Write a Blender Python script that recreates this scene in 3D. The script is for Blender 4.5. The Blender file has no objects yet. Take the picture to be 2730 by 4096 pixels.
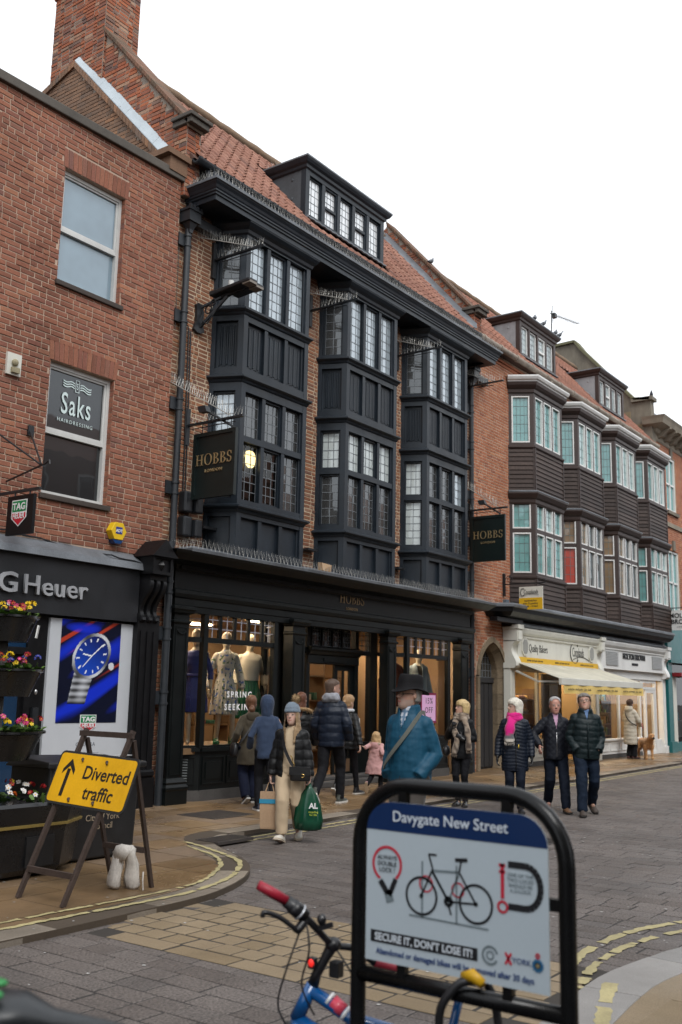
import bpy, bmesh, math, random
from math import sin, cos, pi, radians, sqrt, atan2, hypot
from mathutils import Vector, Matrix, noise
random.seed(7)
SC = bpy.context.scene
COL = SC.collection

# ------------------------------------------------------------------ camera
CAMH = 1.65
def _basis(p, r, y):
    fh = Vector((cos(y), sin(y), 0)); r0 = Vector((sin(y), -cos(y), 0)); up = Vector((0, 0, 1))
    f = cos(p) * fh + sin(p) * up; u0 = -sin(p) * fh + cos(p) * up
    return cos(r) * r0 - sin(r) * u0, sin(r) * r0 + cos(r) * u0, f
CR, CU, CF = _basis(radians(10.3848), radians(-1.1985), radians(36.1892))
cam = bpy.data.cameras.new("camera"); camo = bpy.data.objects.new("camera", cam); COL.objects.link(camo)
cam.lens = 35; cam.sensor_fit = 'VERTICAL'; cam.sensor_height = 36; cam.sensor_width = 24
cam.clip_start = 0.05; cam.clip_end = 2000
M = Matrix((CR, CU, -CF)).transposed().to_4x4(); M.translation = (0, 0, CAMH)
camo.matrix_world = M
cam.dof.use_dof = True; cam.dof.focus_distance = 11.5; cam.dof.aperture_fstop = 2.8
SC.camera = camo
CO = Vector((0, 0, CAMH))
def proj(p):
    v = Vector(p) - CO; w = v.dot(CF)
    if w < .1: return (-1e6, -1e6, w)
    return (1365 + 3982 * v.dot(CR) / w, 2048 - 3982 * v.dot(CU) / w, w)
def inview(p, m=40):
    a = proj(p); return -m < a[0] < 2730 + m and -m < a[1] < 4096 + m

# ------------------------------------------------------------------ sky, sun, exposure
wd = bpy.data.worlds.new("World"); SC.world = wd; wd.use_nodes = True
nt = wd.node_tree; nt.nodes.clear()
o_ = nt.nodes.new('ShaderNodeOutputWorld'); bg = nt.nodes.new('ShaderNodeBackground')
sky = nt.nodes.new('ShaderNodeTexSky'); sky.sky_type = 'NISHITA'; sky.sun_disc = False
SUN_EL, SUN_AZ = radians(52), radians(200)
sky.sun_elevation = SUN_EL; sky.sun_rotation = SUN_AZ; sky.air_density = 1.0; sky.dust_density = 3.0
hs = nt.nodes.new('ShaderNodeHueSaturation'); hs.inputs['Saturation'].default_value = 0.25
hs.inputs['Value'].default_value = 0.1
mx = nt.nodes.new('ShaderNodeMix'); mx.data_type = 'RGBA'; mx.inputs['Factor'].default_value = 0.86
mx.inputs['B'].default_value = (0.95, 0.985, 1.03, 1)      # even overcast cloud
nt.links.new(sky.outputs[0], hs.inputs['Color']); nt.links.new(hs.outputs[0], mx.inputs['A'])
nt.links.new(mx.outputs['Result'], bg.inputs['Color']); bg.inputs['Strength'].default_value = 1.0
nt.links.new(bg.outputs[0], o_.inputs['Surface'])
sl = bpy.data.lights.new("sun", 'SUN'); sl.energy = 1.3; sl.angle = radians(25); sl.color = (1, .985, .96)
so = bpy.data.objects.new("sun", sl); COL.objects.link(so)
_d = Vector((-.45, -.62, .9)).normalized()
so.rotation_euler = _d.to_track_quat('Z', 'Y').to_euler(); so.location = _d * 60
SC.view_settings.view_transform = 'Standard'; SC.view_settings.look = 'None'
SC.view_settings.exposure = 0.6; SC.view_settings.gamma = 1.0; SC.view_settings.use_curve_mapping = False
SC.render.engine = 'CYCLES'
SC.cycles.max_bounces = 7; SC.cycles.transparent_max_bounces = 16
SC.cycles.caustics_reflective = False; SC.cycles.caustics_refractive = False

# ------------------------------------------------------------------ helpers
WM = {}
TMP = bpy.data.scenes.new('workbench')       # small side scene: modifiers and fonts are evaluated here, then it is removed
def baked(o):
    TMP.collection.objects.link(o); vl = TMP.view_layers[0]; vl.update(); dg = vl.depsgraph; dg.update()
    me = bpy.data.meshes.new_from_object(o.evaluated_get(dg)); bpy.data.objects.remove(o); return me
def link(o, parent=None):
    COL.objects.link(o)
    if parent is not None:
        o.parent = parent; o.matrix_parent_inverse = WM.get(parent.name, Matrix()).inverted()
    WM[o.name] = o.matrix_basis.copy()
    return o
def tag(o, label=None, cat=None, group=None, kind=None):
    if label: o['label'] = label
    if cat: o['category'] = cat
    if group: o['group'] = group
    if kind: o['kind'] = kind
    return o
def thing(name, loc, label, cat, group=None, rz=0):
    o = bpy.data.objects.new(name, None); o.empty_display_size = .2
    o.location = loc; o.rotation_euler = (0, 0, rz); link(o)
    WM[o.name] = Matrix.Translation(loc) @ Matrix.Rotation(rz, 4, 'Z')
    return tag(o, label, cat, group)
class MB:
    def __init__(s): s.v = []; s.f = []
    def add(s, vs, fs):
        n = len(s.v); s.v += [tuple(v) for v in vs]; s.f += [tuple(i + n for i in f) for f in fs]; return s
    def box(s, x0, x1, y0, y1, z0, z1):
        if x0 > x1: x0, x1 = x1, x0
        if y0 > y1: y0, y1 = y1, y0
        if z0 > z1: z0, z1 = z1, z0
        return s.add([(x0,y0,z0),(x1,y0,z0),(x1,y1,z0),(x0,y1,z0),(x0,y0,z1),(x1,y0,z1),(x1,y1,z1),(x0,y1,z1)],
              [(0,3,2,1),(4,5,6,7),(0,1,5,4),(1,2,6,5),(2,3,7,6),(3,0,4,7)])
    def hexa(s, c):   # 8 corners, bottom loop then top loop
        return s.add(c, [(0,3,2,1),(4,5,6,7),(0,1,5,4),(1,2,6,5),(2,3,7,6),(3,0,4,7)])
    def obox(s, c, a, b, d):
        c, a, b, d = Vector(c), Vector(a), Vector(b), Vector(d)
        return s.hexa([c-a-b-d, c+a-b-d, c+a+b-d, c-a+b-d, c-a-b+d, c+a-b+d, c+a+b+d, c-a+b+d])
    def bar(s, p, q, w, h=None, up=(0,0,1)):
        p, q = Vector(p), Vector(q); h = h or w; d = (q-p)
        if d.length < 1e-6: return s
        dn = d.normalized(); sd = dn.cross(Vector(up))
        if sd.length < 1e-3: sd = dn.cross(Vector((1,0,0)))
        sd.normalize(); u = sd.cross(dn)
        return s.obox((p+q)/2, d/2, sd*w/2, u*h/2)
    def prism(s, pts, vec):
        n = len(pts); v = Vector(vec); pts = [Vector(p) for p in pts]
        return s.add(pts + [p+v for p in pts], [tuple(range(n))[::-1], tuple(range(n, 2*n))] + [(i, (i+1)%n, n+(i+1)%n, n+i) for i in range(n)])
    def loft(s, rings, cap=True):
        n = len(rings[0]); vs = [v for r in rings for v in r]; fs = []
        for k in range(len(rings)-1):
            for i in range(n): fs.append((k*n+i, k*n+(i+1)%n, (k+1)*n+(i+1)%n, (k+1)*n+i))
        if cap: fs.append(tuple(range(n))[::-1]); fs.append(tuple(range((len(rings)-1)*n, len(rings)*n)))
        return s.add(vs, fs)
    def tube(s, pts, r, n=8, cap=True, sy=1.0):
        pts = [Vector(p) for p in pts]; N = len(pts); rs = r if isinstance(r, (list, tuple)) else [r]*N
        t0 = (pts[1]-pts[0]).normalized(); a = Vector((0,0,1)) if abs(t0.z) < .9 else Vector((1,0,0))
        u = (a - t0*a.dot(t0)).normalized(); rings = []
        for i, p in enumerate(pts):
            t = ((pts[min(i+1,N-1)]-p).normalized() + (p-pts[max(i-1,0)]).normalized())
            if t.length < 1e-6: t = t0
            t.normalize(); u = (u - t*u.dot(t))
            if u.length < 1e-5: u = t.orthogonal()
            u.normalize(); w = t.cross(u)
            rings.append([p + (u*cos(2*pi*k/n)*sy + w*sin(2*pi*k/n))*rs[i] for k in range(n)])
        return s.loft(rings, cap)
    def ball(s, c, rx, ry=None, rz=None, nu=12, nv=8):
        ry = ry or rx; rz = rz or rx; c = Vector(c)
        rings = [[c + Vector((rx*sin(pi*j/nv)*cos(2*pi*i/nu), ry*sin(pi*j/nv)*sin(2*pi*i/nu), -rz*cos(pi*j/nv))) for i in range(nu)] for j in range(1, nv)]
        n0 = len(s.v); s.loft(rings, False); b = len(s.v)
        s.v += [tuple(c-Vector((0,0,rz))), tuple(c+Vector((0,0,rz)))]
        last = n0 + (nv-2)*nu
        for i in range(nu):
            s.f.append((b, n0+(i+1)%nu, n0+i)); s.f.append((b+1, last+i, last+(i+1)%nu))
        return s
    def lathe(s, c, prof, n=20, a0=0.0):   # prof: list of (r,z)
        c = Vector(c)
        return s.loft([[c + Vector((r*cos(a0+2*pi*i/n), r*sin(a0+2*pi*i/n), z)) for i in range(n)] for r, z in prof])
    def quad(s, a, b, c, d): return s.add([a,b,c,d], [(0,1,2,3)])
    def mesh(s, name, mat, smooth=False):
        me = bpy.data.meshes.new(name); me.from_pydata(s.v, [], s.f)
        if mat: me.materials.append(mat)
        if smooth: me.polygons.foreach_set('use_smooth', [True]*len(me.polygons))
        me.update(); return me
    def build(s, name, mat, parent=None, smooth=False, bevel=0, sub=0, label=None, cat=None, group=None, kind=None, auto=False):
        o = bpy.data.objects.new(name, s.mesh(name, mat, smooth or auto)); link(o, parent); tag(o, label, cat, group, kind)
        if bevel:
            m = o.modifiers.new('b', 'BEVEL'); m.width = bevel; m.segments = 2; m.limit_method = 'ANGLE'
        if sub:
            m = o.modifiers.new('s', 'SUBSURF'); m.levels = sub; m.render_levels = sub
        if auto:
            bm = bmesh.new(); bm.from_mesh(o.data); bmesh.ops.recalc_face_normals(bm, faces=bm.faces)
            for e in bm.edges:
                if len(e.link_faces) == 2 and e.calc_face_angle(0) > radians(38): e.smooth = False
            bm.to_mesh(o.data); bm.free()
        return o
class Fr:        # frame on a wall face: u along, z up, d outwards
    def __init__(s, O, u, n): s.O = Vector(O); s.u = Vector(u).normalized(); s.n = Vector(n).normalized()
    def P(s, u, z, d=0.0): return s.O + s.u*u + s.n*d + Vector((0,0,z))
    def box(s, mb, u0, u1, z0, z1, d0, d1):
        return mb.hexa([s.P(u0,z0,d0), s.P(u1,z0,d0), s.P(u1,z0,d1), s.P(u0,z0,d1), s.P(u0,z1,d0), s.P(u1,z1,d0), s.P(u1,z1,d1), s.P(u0,z1,d1)])
def FX(y): return Fr((0, y, 0), (1,0,0), (0,-1,0))          # street facade at Y=y, u = world X
def offset_path(path, d):
    out = []; n = len(path)
    for i, p in enumerate(path):
        ns = []
        for a, b in ((i-1, i), (i, i+1)):
            if a >= 0 and b < n:
                t = Vector(path[b])-Vector(path[a]); ns.append(Vector((t.y, -t.x)).normalized())
        m = sum(ns, Vector((0,0)))/len(ns); m.normalize(); k = d/max(.3, m.dot(ns[0]))
        out.append(Vector(p)+m*k)
    return out
def plan_band(mb, path, prof, inner=-.05):
    """prof: list of (outset, z) bottom to top; a moulding swept along an open plan path"""
    path = [Vector(p) for p in path]
    cols = []
    for o, z in prof: cols.append([Vector((q.x, q.y, z)) for q in offset_path(path, o)])
    ib = [Vector((q.x, q.y, prof[0][1])) for q in offset_path(path, inner)]
    it = [Vector((q.x, q.y, prof[-1][1])) for q in offset_path(path, inner)]
    cols = [ib] + cols + [it]; K = len(cols); N = len(path)
    vs = [v for c in cols for v in c]; fs = []
    for k in range(K):
        k2 = (k+1) % K
        for i in range(N-1): fs.append((k*N+i, k*N+i+1, k2*N+i+1, k2*N+i))
    fs.append(tuple(k*N for k in range(K))); fs.append(tuple(k*N+N-1 for k in range(K))[::-1])
    mb.add(vs, fs); return mb

# ------------------------------------------------------------------ materials
def _nodes(name):
    m = bpy.data.materials.new(name); m.use_nodes = True; t = m.node_tree; t.nodes.clear()
    out = t.nodes.new('ShaderNodeOutputMaterial'); b = t.nodes.new('ShaderNodeBsdfPrincipled')
    t.links.new(b.outputs[0], out.inputs[0]); return m, t, b, out
def _noise(t, scale, detail=4, rough=.6, coord='Object', vec=None, sc3=None):
    tc = t.nodes.new('ShaderNodeTexCoord'); n = t.nodes.new('ShaderNodeTexNoise')
    n.inputs['Scale'].default_value = scale; n.inputs['Detail'].default_value = detail; n.inputs['Roughness'].default_value = rough
    if sc3:
        mp = t.nodes.new('ShaderNodeMapping'); mp.inputs['Scale'].default_value = sc3
        t.links.new(tc.outputs[coord], mp.inputs['Vector']); t.links.new(mp.outputs[0], n.inputs['Vector'])
    else: t.links.new(tc.outputs[coord], n.inputs['Vector'])
    return n
def _ramp(t, src, stops, interp='LINEAR'):
    r = t.nodes.new('ShaderNodeValToRGB'); cr = r.color_ramp; cr.interpolation = interp
    while len(cr.elements) < len(stops): cr.elements.new(.5)
    for e, (p, c) in zip(cr.elements, stops):
        e.position = p; e.color = (c[0], c[1], c[2], 1) if not isinstance(c, (int, float)) else (c, c, c, 1)
    t.links.new(src, r.inputs[0]); return r
def _mix(t, fac, a, b, mode='MIX'):
    m = t.nodes.new('ShaderNodeMix'); m.data_type = 'RGBA'; m.blend_type = mode
    for k, v in (('Factor', fac), ('A', a), ('B', b)):
        s = [i for i in m.inputs if i.name == k and (i.type == ('VALUE' if k == 'Factor' else 'RGBA'))][0]
        if isinstance(v, (int, float)): s.default_value = v if k == 'Factor' else (v, v, v, 1)
        elif isinstance(v, tuple): s.default_value = (v[0], v[1], v[2], 1)
        else: t.links.new(v, s)
    return [o for o in m.outputs if o.type == 'RGBA'][0]
def _bump(t, b, h, strength, dist=.01):
    n = t.nodes.new('ShaderNodeBump'); n.inputs['Strength'].default_value = strength; n.inputs['Distance'].default_value = dist
    t.links.new(h, n.inputs['Height']); t.links.new(n.outputs[0], b.inputs['Normal'])
_cache = {}
def mat(name, col, rough=.6, var=.18, scale=9, bump=.15, metal=0.0, spec=.5, fine=60, rvar=.12, coat=0.0, sheen=0.0, grime=0.0, emit=0):
    if name in _cache: return _cache[name]
    m, t, b, out = _nodes(name)
    n1 = _noise(t, scale, 5); n2 = _noise(t, fine, 3)
    c = _mix(t, n1.outputs['Fac'], tuple(x*(1-var) for x in col), tuple(min(1, x*(1+var)) for x in col))
    c2 = _ramp(t, n2.outputs['Fac'], [(.3, 1-var*.6), (.7, 1+var*.2)])
    c = _mix(t, 1.0, c, c2.outputs[0], 'MULTIPLY')
    if grime:
        n3 = _noise(t, 1.3, 6, .7, sc3=(1, 1, .35)); g = _ramp(t, n3.outputs['Fac'], [(.42, 1.0), (.72, 1-grime)])
        c = _mix(t, 1.0, c, g.outputs[0], 'MULTIPLY')
    t.links.new(c, b.inputs['Base Color'])
    rr = t.nodes.new('ShaderNodeMapRange'); rr.inputs['To Min'].default_value = max(.02, rough-rvar); rr.inputs['To Max'].default_value = min(1, rough+rvar)
    t.links.new(n1.outputs['Fac'], rr.inputs['Value']); t.links.new(rr.outputs[0], b.inputs['Roughness'])
    b.inputs['Metallic'].default_value = metal; b.inputs['Specular IOR Level'].default_value = spec
    b.inputs['Coat Weight'].default_value = coat; b.inputs['Coat Roughness'].default_value = .15
    if sheen: b.inputs['Sheen Weight'].default_value = sheen
    if bump: _bump(t, b, n2.outputs['Fac'], bump, .004)
    if emit:
        b.inputs['Emission Color'].default_value = (col[0], col[1], col[2], 1); b.inputs['Emission Strength'].default_value = emit
    _cache[name] = m; return m
def mat_pieces(name, stops, rough=.85, nscale=40, nvar=.25, stain=.35, bump=.35, spec=.3, rvar=.1, wet=None, patch=None):
    """bricks, tiles, slabs, setts: each piece its own tone"""
    if name in _cache: return _cache[name]
    m, t, b, out = _nodes(name)
    g = t.nodes.new('ShaderNodeNewGeometry'); oi = t.nodes.new('ShaderNodeObjectInfo')
    ad = t.nodes.new('ShaderNodeMath'); ad.operation = 'ADD'; fr = t.nodes.new('ShaderNodeMath'); fr.operation = 'FRACT'
    t.links.new(g.outputs['Random Per Island'], ad.inputs[0]); t.links.new(oi.outputs['Random'], ad.inputs[1]); t.links.new(ad.outputs[0], fr.inputs[0])
    r = _ramp(t, fr.outputs[0], stops); col = r.outputs[0]
    # world-space noises (object offsets of single pieces must not repeat)
    def wn(scale, detail=5, sc3=None):
        n = t.nodes.new('ShaderNodeTexNoise'); n.inputs['Scale'].default_value = scale; n.inputs['Detail'].default_value = detail; n.inputs['Roughness'].default_value = .65
        if sc3:
            mp = t.nodes.new('ShaderNodeMapping'); mp.inputs['Scale'].default_value = sc3
            t.links.new(g.outputs['Position'], mp.inputs['Vector']); t.links.new(mp.outputs[0], n.inputs['Vector'])
        else: t.links.new(g.outputs['Position'], n.inputs['Vector'])
        return n
    n1 = wn(nscale, 3); v = _ramp(t, n1.outputs['Fac'], [(.3, 1-nvar), (.7, 1+nvar*.3)])
    col = _mix(t, 1.0, col, v.outputs[0], 'MULTIPLY')
    n2 = wn(.9, 6, (1, 1, .5)); st = _ramp(t, n2.outputs['Fac'], [(.4, 1.0), (.75, 1-stain)])
    col = _mix(t, 1.0, col, st.outputs[0], 'MULTIPLY')
    if patch:
        n4 = wn(patch[1], 4); pr_ = _ramp(t, n4.outputs['Fac'], [(patch[2], 0.0), (patch[2]+.12, 1.0)])
        col = _mix(t, pr_.outputs[0], col, patch[0])
    t.links.new(col, b.inputs['Base Color'])
    if wet:
        n3 = wn(wet[0], 4); w = _ramp(t, n3.outputs['Fac'], [(.38, wet[1]), (.62, wet[2])]); t.links.new(w.outputs[0], b.inputs['Roughness'])
    else: b.inputs['Roughness'].default_value = rough
    b.inputs['Specular IOR Level'].default_value = spec
    if bump: _bump(t, b, n1.outputs['Fac'], bump, .006)
    _cache[name] = m; return m
def mat_glass(name, tint=(.03, .035, .04), gloss=.35, rough=.03, bumpy=.02):
    """old window glass seen from the street: tint for room plus a glossy coat"""
    if name in _cache: return _cache[name]
    m, t, b, out = _nodes(name)
    n = _noise(t, 2.2, 2); c = _mix(t, n.outputs['Fac'], tuple(x*.7 for x in tint), tuple(min(1, x*1.3) for x in tint))
    t.links.new(c, b.inputs['Base Color']); b.inputs['Roughness'].default_value = .25
    gl = t.nodes.new('ShaderNodeBsdfGlossy'); gl.inputs['Roughness'].default_value = rough; gl.inputs['Color'].default_value = (.86, .92, .96, 1)
    lw = t.nodes.new('ShaderNodeLayerWeight'); lw.inputs['Blend'].default_value = gloss
    nb = _noise(t, 3.0, 1); bp = t.nodes.new('ShaderNodeBump'); bp.inputs['Strength'].default_value = bumpy; bp.inputs['Distance'].default_value = .05
    t.links.new(nb.outputs['Fac'], bp.inputs['Height']); t.links.new(bp.outputs[0], gl.inputs['Normal'])
    mr = t.nodes.new('ShaderNodeMapRange'); mr.inputs['To Min'].default_value = gloss*.5; mr.inputs['To Max'].default_value = 1.0
    t.links.new(lw.outputs['Fresnel'], mr.inputs['Value'])
    ms = t.nodes.new('ShaderNodeMixShader'); t.links.new(mr.outputs[0], ms.inputs[0]); t.links.new(b.outputs[0], ms.inputs[1]); t.links.new(gl.outputs[0], ms.inputs[2])
    t.links.new(ms.outputs[0], out.inputs[0]); _cache[name] = m; return m
def mat_clear(name, refl=.06, tint=(.9, .93, .92)):
    """clear shop-window glass"""
    if name in _cache: return _cache[name]
    m, t, b, out = _nodes(name); t.nodes.remove(b)
    tr = t.nodes.new('ShaderNodeBsdfTransparent'); tr.inputs['Color'].default_value = (*tint, 1)
    gl = t.nodes.new('ShaderNodeBsdfGlossy'); gl.inputs['Roughness'].default_value = .01
    fr = t.nodes.new('ShaderNodeFresnel'); fr.inputs['IOR'].default_value = 1.45
    ad = t.nodes.new('ShaderNodeMath'); ad.operation = 'ADD'; ad.inputs[1].default_value = refl; ad.use_clamp = True
    t.links.new(fr.outputs[0], ad.inputs[0])
    ms = t.nodes.new('ShaderNodeMixShader'); t.links.new(ad.outputs[0], ms.inputs[0]); t.links.new(tr.outputs[0], ms.inputs[1]); t.links.new(gl.outputs[0], ms.inputs[2])
    t.links.new(ms.outputs[0], out.inputs[0]); _cache[name] = m; return m
def mat_vcol(name, rough=.6, sheen=0., bump=.1, fine=80, var=.12, spec=.4, coat=0, sss=0):
    """colour from the mesh's own colour attribute (prints, skin, patterned cloth)"""
    if name in _cache: return _cache[name]
    m, t, b, out = _nodes(name)
    a = t.nodes.new('ShaderNodeVertexColor'); a.layer_name = 'Col'
    n = _noise(t, fine, 3); v = _ramp(t, n.outputs['Fac'], [(.3, 1-var), (.7, 1.0)])
    c = _mix(t, 1.0, a.outputs['Color'], v.outputs[0], 'MULTIPLY'); t.links.new(c, b.inputs['Base Color'])
    b.inputs['Roughness'].default_value = rough; b.inputs['Specular IOR Level'].default_value = spec
    if sheen: b.inputs['Sheen Weight'].default_value = sheen
    if coat: b.inputs['Coat Weight'].default_value = coat
    if sss: b.inputs['Subsurface Weight'].default_value = sss; b.inputs['Subsurface Radius'].default_value = (.01, .004, .002)
    if bump: _bump(t, b, n.outputs['Fac'], bump, .003)
    _cache[name] = m; return m
def setcol(me, fn):
    a = me.color_attributes.new('Col', 'FLOAT_COLOR', 'POINT'); d = []
    for v in me.vertices:
        c = fn(v.co, v.normal); d += [c[0], c[1], c[2], 1.0]
    a.data.foreach_set('color', d)
def mat_emit(name, col, s):
    if name in _cache: return _cache[name]
    m, t, b, out = _nodes(name); b.inputs['Base Color'].default_value = (*col, 1)
    b.inputs['Emission Color'].default_value = (*col, 1); b.inputs['Emission Strength'].default_value = s
    _cache[name] = m; return m

# ------------------------------------------------------------------ brickwork, tiles, leaded lights, lettering
def brick_field(wall, material, P, W, H, L, Hc, mort, pattern=(1,1,.5), holes=(), inside=None, nparts=300, proud=.010, jit=.003, depth=.03, name='brick'):
    """P(u,z,d) -> world.  Lays W x H of bricks; largest-looking whole ones are objects, the rest one part"""
    items = []; z = 0; row = 0
    while z < H - .02:
        h = min(Hc, H - z); zc = z + h/2; u = -random.random()*L*.3 - (L*.5 if row % 2 else 0); k = row
        cuts = [(a, b) for a, b, c, d in holes if c < zc < d]
        while u < W:
            w = L*pattern[k % len(pattern)]; k += 1
            segs = [(max(u, 0), min(u+w, W))]
            for a, b in cuts:
                ns = []
                for s0, s1 in segs:
                    if b <= s0 or a >= s1: ns.append((s0, s1)); continue
                    if a > s0: ns.append((s0, a))
                    if b < s1: ns.append((b, s1))
                segs = ns
            for s0, s1 in segs:
                if s1-s0 < .045: continue
                if inside and not inside((s0+s1)/2, zc): continue
                full = abs((s1-s0)-w) < 1e-5
                items.append(((s0+s1)/2, zc, s1-s0, h, full, row))
            u += w
        z += Hc; row += 1
    def depthkey(it):
        p = proj(P(it[0], it[1], 0)); ok = -30 < p[0] < 2760 and -30 < p[1] < 4126
        return p[2] if ok else 1e9
    order = sorted([i for i in items if i[4]], key=depthkey)
    chosen = [i for i in order[:nparts] if depthkey(i) < 1e8]; cs = set(map(id, chosen))
    o0 = P(0,0,0); ux = P(1,0,0)-o0; uz = P(0,1,0)-o0; ud = P(0,0,1)-o0
    meshes = {}
    def geo(w, h, pr):
        a = (w-mort)/2; b = (h-mort)/2; c = .004
        f = [ux*x+uz*zz+ud*(pr) for x, zz in ((-a+c,-b+c),(a-c,-b+c),(a-c,b-c),(-a+c,b-c))]
        g = [ux*x+uz*zz+ud*(pr-.004) for x, zz in ((-a,-b),(a,-b),(a,b),(-a,b))]
        e = [ux*x+uz*zz+ud*(-depth) for x, zz in ((-a,-b),(a,-b),(a,b),(-a,b))]
        return f+g+e, [(0,1,2,3)]+[(4+i,4+(i+1)%4,(i+1)%4,i) for i in range(4)]+[(8+i,8+(i+1)%4,4+(i+1)%4,4+i) for i in range(4)]
    rest = MB()
    for it in items:
        u, zc, w, h, full, row = it
        if id(it) in cs:
            key = (round(w, 3), round(h, 3))
            if key not in meshes: meshes[key] = [MB().add(*geo(w, h, proud+dj)).mesh(name, material) for dj in (-jit, 0, jit)]
            o = bpy.data.objects.new(name, random.choice(meshes[key])); o.location = P(u, zc, 0); link(o, wall)
        else:
            if not inview(P(u, zc, 0), 300): continue
            vs, fs = geo(w, h, proud+random.uniform(-jit, jit)); c = P(u, zc, 0)
            rest.add([c+v for v in vs], fs)
    if rest.f: rest.build('brick_remainder', material, wall, kind='stuff')
def tile_roof(roof, material, x0, x1, ye, ze, yr, zr, w=.235, gauge=.3, skip=None, nparts=300):
    L = hypot(yr-ye, zr-ze); sy, sz = (yr-ye)/L, (zr-ze)/L; nrm = Vector((0, -sz, sy))
    prof = [(0, .0), (.06, .028), (.13, .042), (.2, .03), (.3, .006), (.55, -.006), (.8, 0.0), (1.0, .012)]
    def geo():
        vs = []; n = len(prof)
        for s, lift in ((-.03, .026), (gauge+.02, .0)):
            for u, hgt in prof: vs.append(Vector((u*w*1.04, s*sy, s*sz)) + nrm*(hgt+lift))
        for u, hgt in prof: vs.append(Vector((u*w*1.04, -.03*sy, -.03*sz)) + nrm*(hgt+.026-.016))
        fs = [(i, i+1, n+i+1, n+i) for i in range(n-1)] + [(2*n+i, 2*n+i+1, i+1, i) for i in range(n-1)]
        return vs, fs
    vs0, fs0 = geo(); me = MB().add(vs0, fs0).mesh('tile', material)
    its = []
    for r in range(int(L/gauge)):
        for c in range(int((x1-x0)/w)):
            s = r*gauge; p = Vector((x0+c*w+random.uniform(-.004, .004), ye+s*sy, ze+s*sz))
            if skip and skip(p.x+w/2, p.y): continue
            its.append(p)
    order = sorted(its, key=lambda p: proj(p)[2] if inview(p, 0) else 1e9); ch = [p for p in order[:nparts] if inview(p, 0)]; cs = set(map(id, ch))
    rest = MB()
    for p in its:
        j = nrm*random.uniform(-.004, .006)
        if id(p) in cs:
            o = bpy.data.objects.new('tile', me); o.location = p+j; link(o, roof)
        elif inview(p, 200): rest.add([p+j+v for v in vs0], fs0)
    if rest.f: rest.build('tile_remainder', material, roof, kind='stuff')
def leaded(parent, fr, u0, u1, z0, z1, cols, rows, gm, lm, d=0.0, name='pane', lead=.011, border=True):
    g = MB(); cw = (u1-u0)/cols; rh = (z1-z0)/rows
    for i in range(cols):
        for j in range(rows):
            tx, tz = random.gauss(0, .014), random.gauss(0, .014); cx, cz = u0+(i+.5)*cw, z0+(j+.5)*rh
            pts = [fr.P(cx+a*cw/2, cz+b*rh/2, d + a*cw/2*tx + b*rh/2*tz) for a, b in ((-1,-1),(1,-1),(1,1),(-1,1))]
            g.quad(*pts)
    o = g.build(name, gm, parent)
    l = MB()
    for i in range(0 if border else 1, cols+(1 if border else 0)):
        u = u0+i*cw; fr.box(l, u-lead/2, u+lead/2, z0, z1, d-.004, d+.007)
    for j in range(0 if border else 1, rows+(1 if border else 0)):
        z = z0+j*rh; fr.box(l, u0, u1, z-lead/2, z+lead/2, d-.003, d+.006)
    if l.f: l.build('lead_came', lm, parent)
    return o
def frame_rect(mb, fr, u0, u1, z0, z1, w, d0, d1, wb=None):
    wb = w if wb is None else wb
    fr.box(mb, u0, u0+w, z0, z1, d0, d1); fr.box(mb, u1-w, u1, z0, z1, d0, d1)
    fr.box(mb, u0+w, u1-w, z0, z0+wb, d0, d1); fr.box(mb, u0+w, u1-w, z1-w, z1, d0, d1)
def text(name, body, size, fr, u, z, d, material, parent, ext=.004, align='CENTER', sx=1.0, shear=0, spacing=1.0, bold=0.0, rot=0, lead=1.0):
    c = bpy.data.curves.new(name, 'FONT'); c.body = body; c.size = size; c.extrude = ext; c.align_x = align; c.shear = shear
    c.space_character = spacing; c.offset = bold; c.resolution_u = 3; c.space_line = lead
    me = baked(bpy.data.objects.new(name, c)); bpy.data.curves.remove(c)
    ca, sa = cos(rot), sin(rot)
    for v in me.vertices:
        x, y = v.co.x*sx, v.co.y; x, y = x*ca-y*sa, x*sa+y*ca
        v.co = fr.P(u+x, z+y, d+v.co.z)
    me.materials.clear(); me.materials.append(material); me.name = name; me.update()
    o = bpy.data.objects.new(name, me); link(o, parent); return o
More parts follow.
